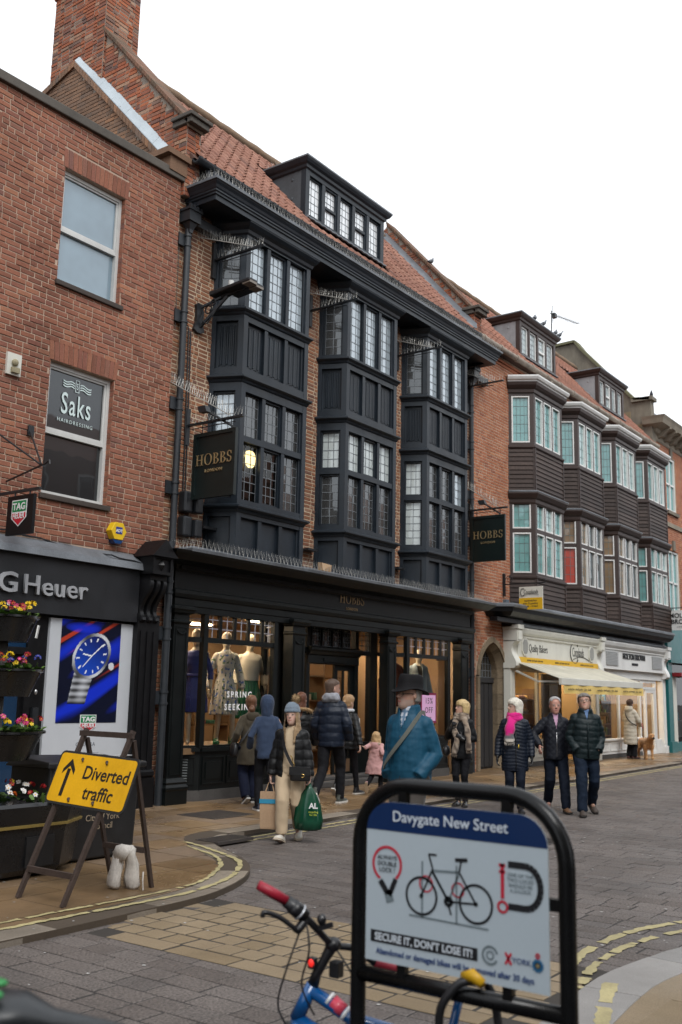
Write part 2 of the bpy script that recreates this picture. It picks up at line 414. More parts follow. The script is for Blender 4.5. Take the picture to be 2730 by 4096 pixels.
def serif_word(name, fr, u, z, d, h, material, parent, ext=.006, word='HOBBS', gap=.16):
    cur = [MB()]
    def poly(pts, off): cur[0].prism([fr.P(u+(off+x)*h, z+y*h, d) for x, y in pts], fr.n*ext)
    def rect(x0, x1, y0, y1, off): poly([(x0,y0),(x1,y0),(x1,y1),(x0,y1)], off)
    def ring(cx, cy, rx, ry, ix, iy, a0, a1, off, n=18):
        for i in range(n):
            a, b = a0+(a1-a0)*i/n, a0+(a1-a0)*(i+1)/n
            poly([(cx+rx*cos(a), cy+ry*sin(a)), (cx+rx*cos(b), cy+ry*sin(b)), (cx+ix*cos(b), cy+iy*sin(b)), (cx+ix*cos(a), cy+iy*sin(a))], off)
    x = 0; wid = {'H': .86, 'O': .9, 'B': .66, 'S': .56}
    tot = sum(wid[c] for c in word)+gap*(len(word)-1); x = -tot/2
    for c in word:
        cur[0] = MB()
        if c == 'H':
            for a in (.1, .64): rect(a, a+.12, 0, 1, x); rect(a-.1, a+.22, 0, .05, x); rect(a-.1, a+.22, .95, 1, x)
            rect(.22, .64, .48, .545, x)
        elif c == 'O': ring(.45, .5, .45, .53, .33, .485, 0, 2*pi, x, 26)
        elif c == 'B':
            rect(.1, .22, 0, 1, x); rect(0, .3, 0, .05, x); rect(0, .3, .95, 1, x); rect(.22, .34, .5, .55, x)
            ring(.3, .765, .27, .235, .16, .185, -pi/2, pi/2, x, 12); ring(.32, .265, .34, .265, .21, .215, -pi/2, pi/2, x, 12)
        elif c == 'S':
            ring(.28, .75, .25, .27, .15, .215, radians(20), radians(270), x, 16); ring(.28, .255, .27, .27, .16, .215, radians(-160), radians(90), x, 16)
            rect(.47, .53, .7, .98, x); rect(.01, .06, .02, .3, x)
        x += wid[c]+gap; cur[0].build(name, material, parent)
def spikes(mb, p, q, n, h=.11, up=(0,0,1), side=None, r=.0014, fan=3, spread=.045):
    p, q = Vector(p), Vector(q); up = Vector(up); t = (q-p).normalized(); sd = Vector(side) if side else t.cross(up)
    for i in range(n):
        c = p.lerp(q, (i+.5)/n)
        for k in range(fan):
            a = (k-(fan-1)/2)*spread*2/max(1, fan-1) if fan > 1 else 0
            e = c + up*h*random.uniform(.85, 1.1) + sd*a*random.uniform(.7, 1.2) + t*random.uniform(-.02, .02)
            v = (e-c); s1 = v.orthogonal().normalized()*r; s2 = v.cross(s1).normalized()*r
            mb.add([c+s1, c-s1*.5+s2*.87, c-s1*.5-s2*.87, e+s1*.5, e-s1*.25+s2*.43, e-s1*.25-s2*.43], [(0,1,4,3),(1,2,5,4),(2,0,3,5)])
def rough_up(o, amp, sc, seed=0):
    for v in o.data.vertices:
        n = noise.noise_vector(v.co*sc + Vector((seed, seed*.7, 0))); v.co += Vector(n)*amp

# palette
M_CHAR = mat('charcoal_paint', (.0145, .0215, .0305), .42, .45, 3, .2, grime=.45, spec=.4, rvar=.2)
M_GREEN = mat('black_green_paint', (.0042, .0058, .006), .4, .3, 5, .08, grime=.2, spec=.3)
M_LEAD = mat('lead_sheet', (.2, .215, .235), .5, .35, 3, .15, metal=.35, grime=.45)
M_CAME = mat('lead_came_grey', (.16, .175, .19), .5, .2, 9, 0)
M_IRON = mat('black_iron', (.015, .017, .02), .42, .3, 12, .1)
M_PIPE = mat('painted_downpipe', (.02, .024, .029), .45, .3, 6, .1, grime=.2)
M_SPIKE = mat('steel_spike', (.4, .39, .36), .4, .1, 9, 0, metal=.3)
M_GL_SKY = mat_glass('leaded_glass_sky', (.36, .42, .46), .3)  # pale tint paints the sky's reflection into the pane colour
M_GL_DARK = mat_glass('leaded_glass_room', (.035, .035, .034), .16)
M_GL_CURT = mat_glass('leaded_glass_curtain', (.5, .55, .54), .14)
M_GL_TEAL = mat_glass('leaded_glass_teal_blind', (.13, .32, .31), .14)
M_GL_PALE = mat_glass('leaded_glass_pale_blind', (.36, .5, .49), .16)
M_GL_WARM = mat_glass('leaded_glass_warm_room', (.22, .15, .085), .1)
M_SHOPGLASS = mat_clear('shop_window_glass', .01)
M_WHITE = mat('white_paint', (.74, .74, .72), .45, .06, 6, .05, grime=.15)
M_CREAM = mat('cream_paint', (.66, .65, .58), .45, .07, 6, .05, grime=.15)
M_BLACK = mat('black_paint', (.005, .005, .006), .42, .3, 8, .05, spec=.3)
M_GOLD = mat('brass_lettering', (.48, .36, .19), .35, .12, 20, 0, metal=.6)

# ------------------------------------------------------------------ ground
ROADZ = -.05
def inpoly(x, y, poly):
    c = False; n = len(poly); j = n-1
    for i in range(n):
        xi, yi = poly[i]; xj, yj = poly[j]
        if (yi > y) != (yj > y) and x < (xj-xi)*(y-yi)/(yj-yi)+xi: c = not c
        j = i
    return c
def catmull(pts, n=6):
    out = []
    for i in range(len(pts)-1):
        p0 = Vector(pts[max(i-1,0)]); p1 = Vector(pts[i]); p2 = Vector(pts[i+1]); p3 = Vector(pts[min(i+2,len(pts)-1)])
        for k in range(n):
            t = k/n; out.append(.5*((2*p1)+(p2-p0)*t+(2*p0-5*p1+4*p2-p3)*t*t+(3*p1-p0-3*p2+p3)*t**3))
    out.append(Vector(pts[-1])); return out
M_ASPH = mat('dark_ground', (.07, .066, .064), .8, .25, 3, .2)
M_SETT = mat_pieces('road_sett', [(0,(.135,.112,.1)),(.35,(.165,.14,.127)),(.7,(.182,.156,.142)),(1,(.148,.128,.118))], nscale=60, nvar=.75, stain=.4, bump=.8, wet=(.8,.5,.8), spec=.35)
M_BUFF = mat_pieces('buff_sett', [(0,(.235,.175,.105)),(.5,(.29,.222,.142)),(1,(.255,.193,.122))], nscale=150, nvar=.35, stain=.25, bump=.5, wet=(1.2,.5,.8))
M_SLAB = mat_pieces('paving_slab', [(0,(.165,.1,.047)),(.3,(.24,.152,.075)),(.6,(.2,.125,.062)),(.8,(.21,.148,.1)),(1,(.275,.188,.115))], nscale=120, nvar=.32, stain=.45, bump=.4, wet=(.7,.22,.62), spec=.5, patch=((.12,.075,.04), .55, .6))
M_KERB = mat_pieces('kerb_granite', [(0,(.2,.165,.13)),(.5,(.26,.22,.175)),(1,(.22,.19,.16))], nscale=120, nvar=.35, stain=.35, bump=.5, wet=(1.1,.35,.7))
M_GRAN = mat_pieces('grey_kerb_granite', [(0,(.24,.23,.22)),(.5,(.3,.285,.27)),(1,(.27,.26,.25))], nscale=140, nvar=.3, stain=.25, bump=.4, wet=(1.1,.4,.75))
M_SLABJ = mat('slab_joint', (.06,.043,.028), .9, .25, 5, .3)
M_SETTJ = mat('sett_joint', (.022,.019,.018), .9, .3, 8, .3)
M_YEL = mat('worn_yellow_paint', (.42,.36,.18), .7, .3, 14, .4, grime=.4)
g = MB(); g.quad((-400,-400,-.12),(500,-400,-.12),(500,500,-.12),(-400,500,-.12)); tag(g.build('ground', M_ASPH), kind='structure')
def kerbY(x): return 8.28+(x-9.2)*.0345
CURVE = catmull([(9.6,8.3),(8.95,8.28),(8.5,7.85),(7.98,6.98),(7.6,6.55),(7.11,6.22),(6.41,5.97),(5.63,5.92),(5.0,5.9),(4.3,5.9),(3.6,5.9),(2.9,5.9),(2.2,5.9),(1.5,5.9),(.5,5.9),(-1,5.9),(-4,5.9)], 5)
KERB = [Vector((70, kerbY(70))), Vector((40, kerbY(40)))]+[Vector((x, kerbY(x))) for x in range(34, 9, -1)] + CURVE
PAVE = [tuple(p) for p in KERB] + [(-4, 16), (70, 16)]
def inset(path, d):      # path runs right-to-left, pavement lies on its +Y side
    return [Vector(p) for p in offset_path([Vector((q.x, q.y)) for q in path], d)]
# pavement
pv = MB(); pv.prism([(x, y, -.11) for x, y in PAVE][::-1], (0,0,.1075)); pave = pv.build('pavement', M_SLABJ); tag(pave, kind='structure')
KIN = inset(KERB, .3)
if not inpoly(KIN[10].x, KIN[10].y, PAVE): KIN = inset(KERB, -.3)
INN = [tuple(p) for p in KIN] + [(-4, 16), (70, 16)]
# kerb stones
def arc_walk(path, step):
    out = [0.0]; acc = [0]
    for a, b in zip(path, path[1:]): acc.append(acc[-1]+(b-a).length)
    return acc
acc = arc_walk(KERB, 0)
def at_arc(path, acc, s):
    for i in range(len(acc)-1):
        if acc[i] <= s <= acc[i+1]: return Vector(path[i]).lerp(Vector(path[i+1]), (s-acc[i])/max(1e-6, acc[i+1]-acc[i]))
    return Vector(path[-1])
# kerb: walk vertices so stones bend with the curve
def strip_between(pa, pb, acc, s0, s1, n):
    A = []; B = []
    for k in range(n+1):
        s = s0+(s1-s0)*k/n
        for i in range(len(acc)-1):
            if acc[i] <= s <= acc[i+1]+1e-9:
                t = (s-acc[i])/max(1e-6, acc[i+1]-acc[i]); A.append(Vector(pa[i]).lerp(Vector(pa[i+1]), t)); B.append(Vector(pb[i]).lerp(Vector(pb[i+1]), t)); break
    return A, B
s = 20.0
while s < acc[-1]-.1:
    e = min(s+random.uniform(.8, 1.0), acc[-1]); A, B = strip_between(KERB, KIN, acc, s+.005, e-.005, 3)
    if len(A) == 4 and inview((A[0].x, A[0].y, 0), 300):
        k = MB(); zt = random.uniform(-.003, .003)
        ring = [(p.x, p.y) for p in A]+[(p.x, p.y) for p in B][::-1]
        k.prism([(x, y, -.11) for x, y in ring], (0,0,.11+zt)); k.build('kerb_stone', M_KERB, pave, bevel=.012)
    s = e
# slabs, cut to the curve of the kerb
KP = sorted([(p.x, p.y) for p in KIN])
def kin_y(x):
    for (xa, ya), (xb, yb) in zip(KP, KP[1:]):
        if xa <= x <= xb: return ya+(yb-ya)*(x-xa)/max(1e-6, xb-xa)
    return KP[0][1] if x < KP[0][0] else KP[-1][1]
slabs = []; y = 5.95
while y < 11.4:
    w = random.choice((.42, .5, .6)); x = 1.5+random.random()*.5
    while x < 46:
        l = random.choice((.6, .75, .9, .9))
        if inview((x+l/2, y+w/2, 0), 150) and y+w > min(kin_y(x), kin_y(x+l)): slabs.append((x, y, l, w))
        x += l
    y += w
slabs.sort(key=lambda q: proj((q[0], q[1], 0))[2]); rest = MB(); sm = {}
for i, (x, y, l, w) in enumerate(slabs):
    zt = random.uniform(-.0015, .0015); g_ = .007
    whole = max(kin_y(x), kin_y(x+l), kin_y(x+l/2)) < y
    if whole and i < 300:
        key = (l, w)
        if key not in sm: sm[key] = MB().box(-l/2+g_, l/2-g_, -w/2+g_, w/2-g_, -.02, 0).mesh('paving_slab', M_SLAB)
        o = bpy.data.objects.new('paving_slab', sm[key]); o.location = (x+l/2, y+w/2, zt); link(o, pave)
    elif whole: rest.box(x+g_, x+l-g_, y+g_, y+w-g_, -.02, zt)
    else:
        lo = []
        for k in range(9):
            xx = x+g_+(l-2*g_)*k/8; yy = max(y+g_, kin_y(xx)+.006)
            if yy < y+w-g_-.01: lo.append((xx, yy))
        if len(lo) > 1:
            k_ = MB(); k_.prism([(p[0], p[1], -.02) for p in lo]+[(lo[-1][0], y+w-g_, -.02), (lo[0][0], y+w-g_, -.02)], (0, 0, .02+zt)); k_.build('paving_slab', M_SLAB, pave)
if rest.f: rest.build('paving_remainder', M_SLAB, pave, kind='stuff')
# road
rd = MB(); rd.quad((-40,-40,ROADZ-.0045),(90,-40,ROADZ-.0045),(90,16,ROADZ-.0045),(-40,16,ROADZ-.0045)); road = rd.build('road', M_SETTJ); tag(road, kind='structure')
RC_OUT = catmull([(3.9,2.2),(5.0,2.42),(5.6,2.5),(6.04,2.54),(6.43,2.55),(6.91,2.49),(7.47,2.38),(8.6,1.9),(9.6,1.0),(10.0,0),(10.2,-4)], 5)
RC = [tuple(p) for p in RC_OUT]+[(3.9,-4)]
BX0, BX1, BY0, BY1 = 5.02, 6.5, 2.56, 5.86
def on_road(x, y, m=.03): return not inpoly(x, y, PAVE) and not inpoly(x, y, RC) and not (BX0 < x < BX1 and BY0-.8 < y < BY1)
its = []; x = 1.2
while x < 42:
    w = .195+random.uniform(-.008, .008); y = -1.5+random.random()*.3
    while y < 9.8:
        l = random.uniform(.22, .35)
        xa, xb = x, x+w
        if BY0-.8 < y+l/2 < BY1+.05:          # cut against the buff band
            if xa < BX0 < xb: xb = BX0
            elif xa < BX1 < xb: xa = BX1
        c = [(xa+.02, y+.02), (xb-.02, y+.02), (xb-.02, y+l-.02), (xa+.02, y+l-.02)]
        if xb-xa > .04 and not (BX0+.01 < (xa+xb)/2 < BX1-.01 and BY0-.8 < y+l/2 < BY1+.05) and any(not inpoly(*q, PAVE) and not inpoly(*q, RC) for q in c) and inview((x+w/2, y+l/2, ROADZ), 120): its.append((xa, y, xb-xa, l))
        y += l
    x += w
its.sort(key=lambda q: proj((q[0], q[1], ROADZ))[2]); rest = MB(); sm = {}
def settgeo(w, l, dz=0, ox=0, oy=0, sl=(0,0), j=.0065):
    a, b = w/2-j, l/2-j; c = .005
    t = [(-a+c,-b+c),(a-c,-b+c),(a-c,b-c),(-a+c,b-c)]; g_ = [(-a,-b),(a,-b),(a,b),(-a,b)]
    vs = [(ox+x_, oy+y_, dz+x_*sl[0]+y_*sl[1]) for x_, y_ in t]+[(ox+x_, oy+y_, dz-.0035) for x_, y_ in g_]+[(ox+x_, oy+y_, dz-.025) for x_, y_ in g_]
    return vs, [(0,1,2,3)]+[(4+i,4+(i+1)%4,(i+1)%4,i) for i in range(4)]+[(8+i,8+(i+1)%4,4+(i+1)%4,4+i) for i in range(4)]
for i, (x, y, w, l) in enumerate(its):
    sl = (random.gauss(0, .005), random.gauss(0, .004))
    if i < 300:
        key = (round(w, 2), round(l*50)/50)
        if key not in sm: sm[key] = MB().add(*settgeo(key[0], key[1])).mesh('sett', M_SETT)
        o = bpy.data.objects.new('sett', sm[key]); o.location = (x+w/2, y+l/2, ROADZ+random.uniform(-.0015, .0015)); o.rotation_euler = (sl[1], -sl[0], random.gauss(0, .008)); link(o, road)
    else: rest.add(*settgeo(w, l, ROADZ+random.uniform(-.0015, .0015), x+w/2, y+l/2, sl))
rest.build('sett_remainder', M_SETT, road, kind='stuff')
# flat dark strip of sett cuts along the kerb and corners
# buff crossing band
bj = MB(); bj.box(BX0, BX1, BY0-.6, BY1+.1, ROADZ-.05, ROADZ-.0038); band = bj.build('crossing_band', mat('band_joint', (.03,.025,.02), .9, .2, 8, .2), road)
bm_ = {}
for xx0, xx1, ln in [(BX0, BX0+.2, .6), (BX1-.22, BX1, .6)] + [(BX0+.2+k*.212, BX0+.2+(k+1)*.212, .225) for k in range(5)]:
    y = BY0-.5+random.random()*.15
    while y < BY1:
        l = ln*random.uniform(.94, 1.06); w = xx1-xx0
        if (not inpoly(xx0+w/2, y+l/2, PAVE)) and (not inpoly(xx0+w/2, y+l/2, RC)):
            key = (round(w, 3), round(l, 2))
            if key not in bm_: bm_[key] = MB().add(*settgeo(key[0], key[1], j=.0115)).mesh('buff_sett', M_BUFF)
            o = bpy.data.objects.new('buff_sett', bm_[key]); o.location = (xx0+w/2, y+l/2, ROADZ+random.uniform(-.002, .003)); o.rotation_euler = (random.gauss(0,.006), random.gauss(0,.006), random.gauss(0,.006)); link(o, band)
        y += l
# right-hand corner pavement with granite kerb
rp = MB(); rp.prism([(x, y, -.1) for x, y in RC][::-1], (0,0,.0575)); rpave = rp.build('corner_pavement', M_SLABJ); tag(rpave, kind='structure')
RIN = inset(RC_OUT, -.34)
if not inpoly(RIN[12].x, RIN[12].y, RC): RIN = inset(RC_OUT, .34)
a2 = arc_walk(RC_OUT, 0); s = .2
while s < a2[-1]-1.2:
    e = s+random.uniform(.85, 1.05); A, B = strip_between(RC_OUT, RIN, a2, s+.005, e-.005, 4)
    if len(A) == 5:
        k = MB(); ring = [(p.x, p.y) for p in A]+[(p.x, p.y) for p in B][::-1]
        k.prism([(x, y, -.1) for x, y in ring], (0,0,.062+random.uniform(-.002,.002))); k.build('kerb_stone', M_GRAN, rpave, bevel=.008)
    s = e
RI = [tuple(p) for p in RIN]+[(3.9,-4)]
y = -2.0
while y < 2.6:
    w = .45; x = 3.9+random.random()*.4
    while x < 10:
        l = random.choice((.6, .75)); c = [(x+.006, y+.006), (x+l-.006, y+.006), (x+l-.006, y+w-.006), (x+.006, y+w-.006)]
        # cut slabs against the curve by shortening
        while l > .2 and not all(inpoly(a, b, RI) for a, b in [(x+.006,y+.006),(x+l-.006,y+.006),(x+l-.006,y+w-.006),(x+.006,y+w-.006)]): l -= .05
        if l > .22:
            k = MB(); k.box(x+.006, x+l-.006, y+.006, y+w-.006, -.08, -.039+random.uniform(-.002,.002)); k.build('paving_slab', M_BUFF, rpave)
            x += l
        else: x += .1
    y += w
fl = MB(); fl.prism([(x, y, -.09) for x, y in RI][::-1], (0,0,.0478)); fl.build('edge_paving', M_BUFF, rpave)
# yellow lines, worn into fragments
def yellow(path, w, z, parent, gap=.12, frag=(.12, .6)):
    path = [Vector(p) for p in catmull(path, 6)]; ac = arc_walk(path, 0); s = 0; mb = MB()
    while s < ac[-1]-.05:
        e = min(ac[-1], s+random.uniform(*frag)); n = max(2, int((e-s)/.05)); L = []; R = []
        for k in range(n+1):
            q = s+(e-s)*k/n; p = at_arc(path, ac, q); p2 = at_arc(path, ac, min(ac[-1], q+.02)); p1 = at_arc(path, ac, max(0, q-.02))
            t = (p2-p1).normalized(); nn = Vector((t.y, -t.x)); L.append(p+nn*(w/2+random.uniform(-.02, .004))); R.append(p-nn*(w/2+random.uniform(-.02, .004)))
        for k in range(n):
            if random.random() < .035: continue
            mb.quad((L[k].x, L[k].y, z), (L[k+1].x, L[k+1].y, z), (R[k+1].x, R[k+1].y, z), (R[k].x, R[k].y, z))
        s = e+(random.uniform(.01, .05) if random.random() > gap else random.uniform(.06, .15))
    return mb.build('yellow_line', M_YEL, parent)
yellow([(8.35,8.16),(8.2,7.7),(7.91,7.05),(7.64,6.72),(7.05,6.33),(6.36,6.13),(5.71,6.12),(5.2,6.14),(4.6,6.16),(3.2,6.16)], .07, .0055, pave, .03, (.5,1.4))
yellow([(8.16,7.95),(8.02,7.62),(7.88,7.27),(7.52,6.86),(6.98,6.5),(6.5,6.33),(5.84,6.3),(5.16,6.32),(4.6,6.33),(3.2,6.34)], .058, .0055, pave, .15, (.25,.9))
yellow([(x, kerbY(x)-.17) for x in (8.86,9.8,11,14,18,22,28,36)], .07, ROADZ+.005, road, .12, (.3,1.5))
yellow([(x, kerbY(x)-.33) for x in (8.95,9.8,11,14,18,22,28,36)], .07, ROADZ+.005, road, .12, (.3,1.5))
yellow([(6.2,2.72),(6.73,2.86),(7.34,2.88),(7.77,2.82),(8.27,2.66),(9,2.3)], .085, ROADZ+.005, road, .06, (.2,.7))
yellow([(6.0,2.56),(6.66,2.70),(7.38,2.69),(7.98,2.54),(8.6,2.2)], .08, ROADZ+.005, road, .2, (.1,.4))
yellow([(6.2,2.44),(5.7,2.28),(5.29,2.15),(4.6,2.0)], .1, -.0345, rpave, .02, (.4,.5))
# shallow puddle in the gutter
mb = MB(); A_ = []; B_ = []
for k in range(13):
    x_ = 8.95+1.5*k/12; w_ = .13*sin(pi*k/12)*(1+.3*sin(k*2.3)); A_.append((x_, kerbY(x_)-.005)); B_.append((x_, kerbY(x_)-.01-w_))
mb.add([(x_, y_, ROADZ+.0042) for x_, y_ in A_+B_[::-1]], [tuple(range(26))]); pm, t_, b_, o__ = _nodes('puddle_water'); b_.inputs['Base Color'].default_value = (.02,.02,.02,1); b_.inputs['Roughness'].default_value = .04
tag(mb.build('puddle', pm), kind='structure')
# iron covers
for nm, lb, x0, x1, y0, y1, z, par in (('manhole_cover','dark square iron cover set in the pavement in front of the dress window',10.05,10.85,9.3,10.0,.004,None),('drain_grate','dark iron drain grate at the kerb beside the yellow line end',8.55,9.15,7.85,8.2,.004,None),('manhole_cover','flat grey iron cover lying in the road beyond the bike stand',11.2,11.9,5.2,6.1,ROADZ+.004,None)):
    t = thing(nm, ((x0+x1)/2, (y0+y1)/2, z), lb, 'cover')
    mb = MB(); mb.box(x0, x1, y0, y1, z-.03, z+.002); mb.build('cover_plate', mat('iron_cover', (.05,.043,.04), .55, .3, 14, .3), t)
    mb = MB(); n = 14
    for k in range(n):
        xx = x0+.03+(x1-x0-.06)*k/(n-1)
        mb.box(xx-.008, xx+.008, y0+.03, y1-.03, z+.002, z+.007)
    mb.build('rib', mat('iron_cover', 0), t)
# litter specks trodden onto road and pavement
mb = MB()
for k in range(230):
    x, y = random.uniform(3.2, 13), random.uniform(2.4, 9.5); z = .004 if inpoly(x, y, PAVE) else ROADZ+.006
    r = random.uniform(.006, .016); a = random.random()*6; mb.add([(x+r*cos(a+i*1.26)*random.uniform(.6,1.2), y+r*sin(a+i*1.26), z) for i in range(5)], [(0,1,2,3,4)])
tag(mb.build('litter_specks', mat('pale_litter', (.45,.44,.42), .7, .3, 30, 0), label='pale specks of chewing gum and grit trodden into the paving', cat='litter'), kind='stuff')

# ------------------------------------------------------------------ brick building with the watch shop (left)
WY = 11.13
TY = 11.08
M_TBRICK = mat_pieces('red_brown_brick', [(0,(.235,.095,.062)),(.25,(.32,.126,.078)),(.5,(.37,.148,.09)),(.75,(.285,.113,.079)),(.9,(.42,.18,.103)),(1,(.215,.1,.08))], nscale=55, nvar=.35, stain=.42, bump=.4)
M_MORT = mat('buff_mortar', (.5,.37,.28), .9, .2, 9, .4, grime=.25)
M_MORTD = mat('dark_mortar', (.32,.27,.22), .9, .25, 9, .4, grime=.3)
M_STONE = mat('weathered_stone', (.2,.175,.135), .85, .35, 2.5, .4, grime=.55)
M_COPE = mat('dark_stone_coping', (.095,.082,.068), .85, .4, 3, .5, grime=.4)
M_BLIND = mat_glass('window_with_blind', (.17,.24,.29), .17, .05)
M_GL_SHOPDK = mat_glass('dark_window_glass', (.01,.011,.012), .1, .015)
TAG = thing('brick_building', (8.5, TY, 0), 'red-brown brick building with two sash windows above a black watch shop', 'building')
f = FX(TY)
mb = MB()
TX0, TX1 = 5.6, 10.53
win = [(8.25, 9.40, 7.28, 9.03), (8.25, 9.40, 4.22, 6.14), (5.95, 7.12, 7.3, 9.03)]
# wall backing cut round the windows
def wall_with_holes(mb, f, u0, u1, z0, z1, holes, d0, d1):
    us = sorted(set([u0, u1]+[h[0] for h in holes]+[h[1] for h in holes])); us = [u for u in us if u0 <= u <= u1]
    zs = sorted(set([z0, z1]+[h[2] for h in holes]+[h[3] for h in holes])); zs = [z for z in zs if z0 <= z <= z1]
    for a, b in zip(us, us[1:]):
        run = None
        for c, d in zip(zs, zs[1:]):
            hole = any(h[0]-1e-6 <= a and b <= h[1]+1e-6 and h[2]-1e-6 <= c and d <= h[3]+1e-6 for h in holes)
            if hole:
                if run: f.box(mb, a, b, run[0], run[1], d0, d1); run = None
            else: run = (run[0] if run else c, d)
        if run: f.box(mb, a, b, run[0], run[1], d0, d1)
wall_with_holes(mb, f, TX0, TX1, 3.35, 9.82, win, -.28, 0)
wall = mb.build('wall', M_MORT, TAG)
lint = [(w[0]-.02, w[1]+.04, w[3], w[3]+.29) for w in win]
P = lambda u, z, d: f.P(u, z, d)
brick_field(wall, M_TBRICK, lambda u, z, d: f.P(TX0+u, 3.62+z, d), TX1-TX0, 6.2, .232, .0795, .0155, (1,1,.5,1), [(a-TX0, b-TX0, c-3.62, d-3.62) for a, b, c, d in win+lint])
for (a, b, c, d) in lint:      # soldier course over each window
    n = int(round((b-a)/.079)); w = (b-a)/n
    me = None
    for k in range(n):
        u = a+w*(k+.5); lean = (k-(n-1)/2)/n*.05
        m2 = MB(); m2.hexa([f.P(u-w/2+.005, c+.004, 0), f.P(u+w/2-.005, c+.004, 0), f.P(u+w/2-.005, c+.004, .011), f.P(u-w/2+.005, c+.004, .011), f.P(u-w/2+.005+lean, d-.006, 0), f.P(u+w/2-.005+lean, d-.006, 0), f.P(u+w/2-.005+lean, d-.006, .011), f.P(u-w/2+.005+lean, d-.006, .011)])
        m2.build('lintel_brick', M_TBRICK, wall)
# brick reveals
for (a, b, c, d) in win:
    m2 = MB()
    for k in range(int((d-c)/.0795)):
        z = c+k*.0795
        f.box(m2, b-.006, b+.004, z+.005, z+.074, -.12, .004); f.box(m2, a-.004, a+.006, z+.005, z+.074, -.12, .004)
    m2.build('reveal_brick', M_TBRICK, wall, kind='stuff')
mb = MB(); mb.hexa([(TX0-.1, TY-.07, 9.72), (TX1+.03, TY-.07, 9.82), (TX1+.03, TY+.35, 9.82), (TX0-.1, TY+.35, 9.72), (TX0-.1, TY-.06, 9.87), (TX1+.03, TY-.06, 9.97), (TX1+.03, TY+.35, 9.99), (TX0-.1, TY+.35, 9.89)])
mb.build('parapet_coping', M_COPE, TAG, bevel=.015)
for i, (a, b, c, d) in enumerate(win):
    m2 = MB(); frame_rect(m2, f, a+.005, b-.005, c+.03, d-.005, .055, -.16, -.075, .06)
    mid = c+(d-c)*.485
    f.box(m2, a+.06, b-.06, mid-.03, mid+.03, -.15, -.085)
    frame_rect(m2, f, a+.06, b-.06, mid+.03, d-.06, .03, -.14, -.095)
    w = m2.build('window', mat('white_sash', (.6,.6,.58), .4, .08, 8, .05, grime=.2), TAG)
    g_ = MB(); g_.quad(f.P(a+.09, mid+.03, -.12), f.P(b-.09, mid+.03, -.12), f.P(b-.09, d-.09, -.12), f.P(a+.09, d-.09, -.12))
    g_.build('pane', M_BLIND if i != 1 else M_GL_SHOPDK, w)
    g_ = MB(); g_.quad(f.P(a+.06, c+.09, -.14), f.P(b-.06, c+.09, -.14), f.P(b-.06, mid-.03, -.14), f.P(a+.06, mid-.03, -.14))
    g_.build('pane', M_BLIND if i != 1 else M_GL_SHOPDK, w)
    s_ = MB(); f.box(s_, a-.03, b+.05, c-.045, c+.03, -.14, .05); s_.build('sill', mat('sooty_sill', (.055,.042,.035), .8, .4, 4, .4), w, bevel=.01)
# hairdresser's lettering on the lower pane
M_LET = mat('pale_vinyl', (.62,.74,.73), .5, .04, 9, 0)
text('window_lettering', 'Saks', .44, f, 8.83, 5.47, -.105, M_LET, TAG, .001, sx=.62, bold=.003, spacing=1.15)
text('window_lettering', 'HAIRDRESSING', .075, f, 8.83, 5.34, -.105, M_LET, TAG, .001, spacing=1.3)
mb = MB()
for sd in (-1, 1):
    for r in range(3):
        pts = []
        for k in range(13):
            t = k/12; pts.append((8.83+sd*(.05+.2*t), 5.86+r*.035+.014*sin(t*6.3)-.01*sd*(t)))
        for k in range(12):
            (x0, z0), (x1, z1) = pts[k], pts[k+1]; mb.quad(f.P(x0, z0, -.104), f.P(x1, z1, -.104), f.P(x1, z1+.016, -.104), f.P(x0, z0+.016, -.104))
frame_rect(mb, f, 8.795, 8.865, 5.82, 6.0, .008, -.105, -.103)
mb.build('window_emblem', M_LET, TAG); text('window_lettering', 'S', .13, f, 8.83, 5.865, -.104, M_LET, TAG, .001, sx=.55)
# lead flashing, fascia, lettering
mb = MB(); N = 26
rings = []
for k in range(N+1):
    x = TX0+(10.0-TX0)*k/N; w = .025*noise.noise(Vector((x*1.7, 0, 0)))
    rings.append([Vector((x, TY+.02, 3.62+w)), Vector((x, TY-.03, 3.6+w)), Vector((x, TY-.2, 3.47+w*.3)), Vector((x, TY-.22, 3.375)), Vector((x, TY-.16, 3.375)), Vector((x, TY+.02, 3.4))])
mb.loft(rings); mb.build('lead_flashing', M_LEAD, TAG)
mb = MB(); mb.tube([(6.6+.14*k, TY-.04-(.15 if k > 19 else .0), 3.655-.012*max(0, k-9)+.01*sin(k*1.7)) for k in range(25)], .011, 6); mb.build('cable', M_IRON, TAG)
mb = MB(); mb.box(TX0, 10.0, TY-.14, TY+.1, 2.62, 3.375); mb.build('shop_fascia', mat('slate_black_fascia', (.012,.013,.016), .5, .45, 2.2, .1, grime=.35), TAG)
ff = FX(TY-.14)
M_ALU = mat('brushed_letter', (.42,.43,.45), .4, .08, 9, 0, metal=.3)
text('shop_name_letter', 'TAG', .36, ff, 7.9, 2.86, .03, M_ALU, TAG, .02, 'RIGHT', sx=1.22, bold=.006, spacing=1.05)
text('shop_name_letter', 'Heuer', .36, ff, 7.96, 2.86, .03, M_ALU, TAG, .02, 'LEFT', sx=1.1, bold=.002, spacing=1.05)
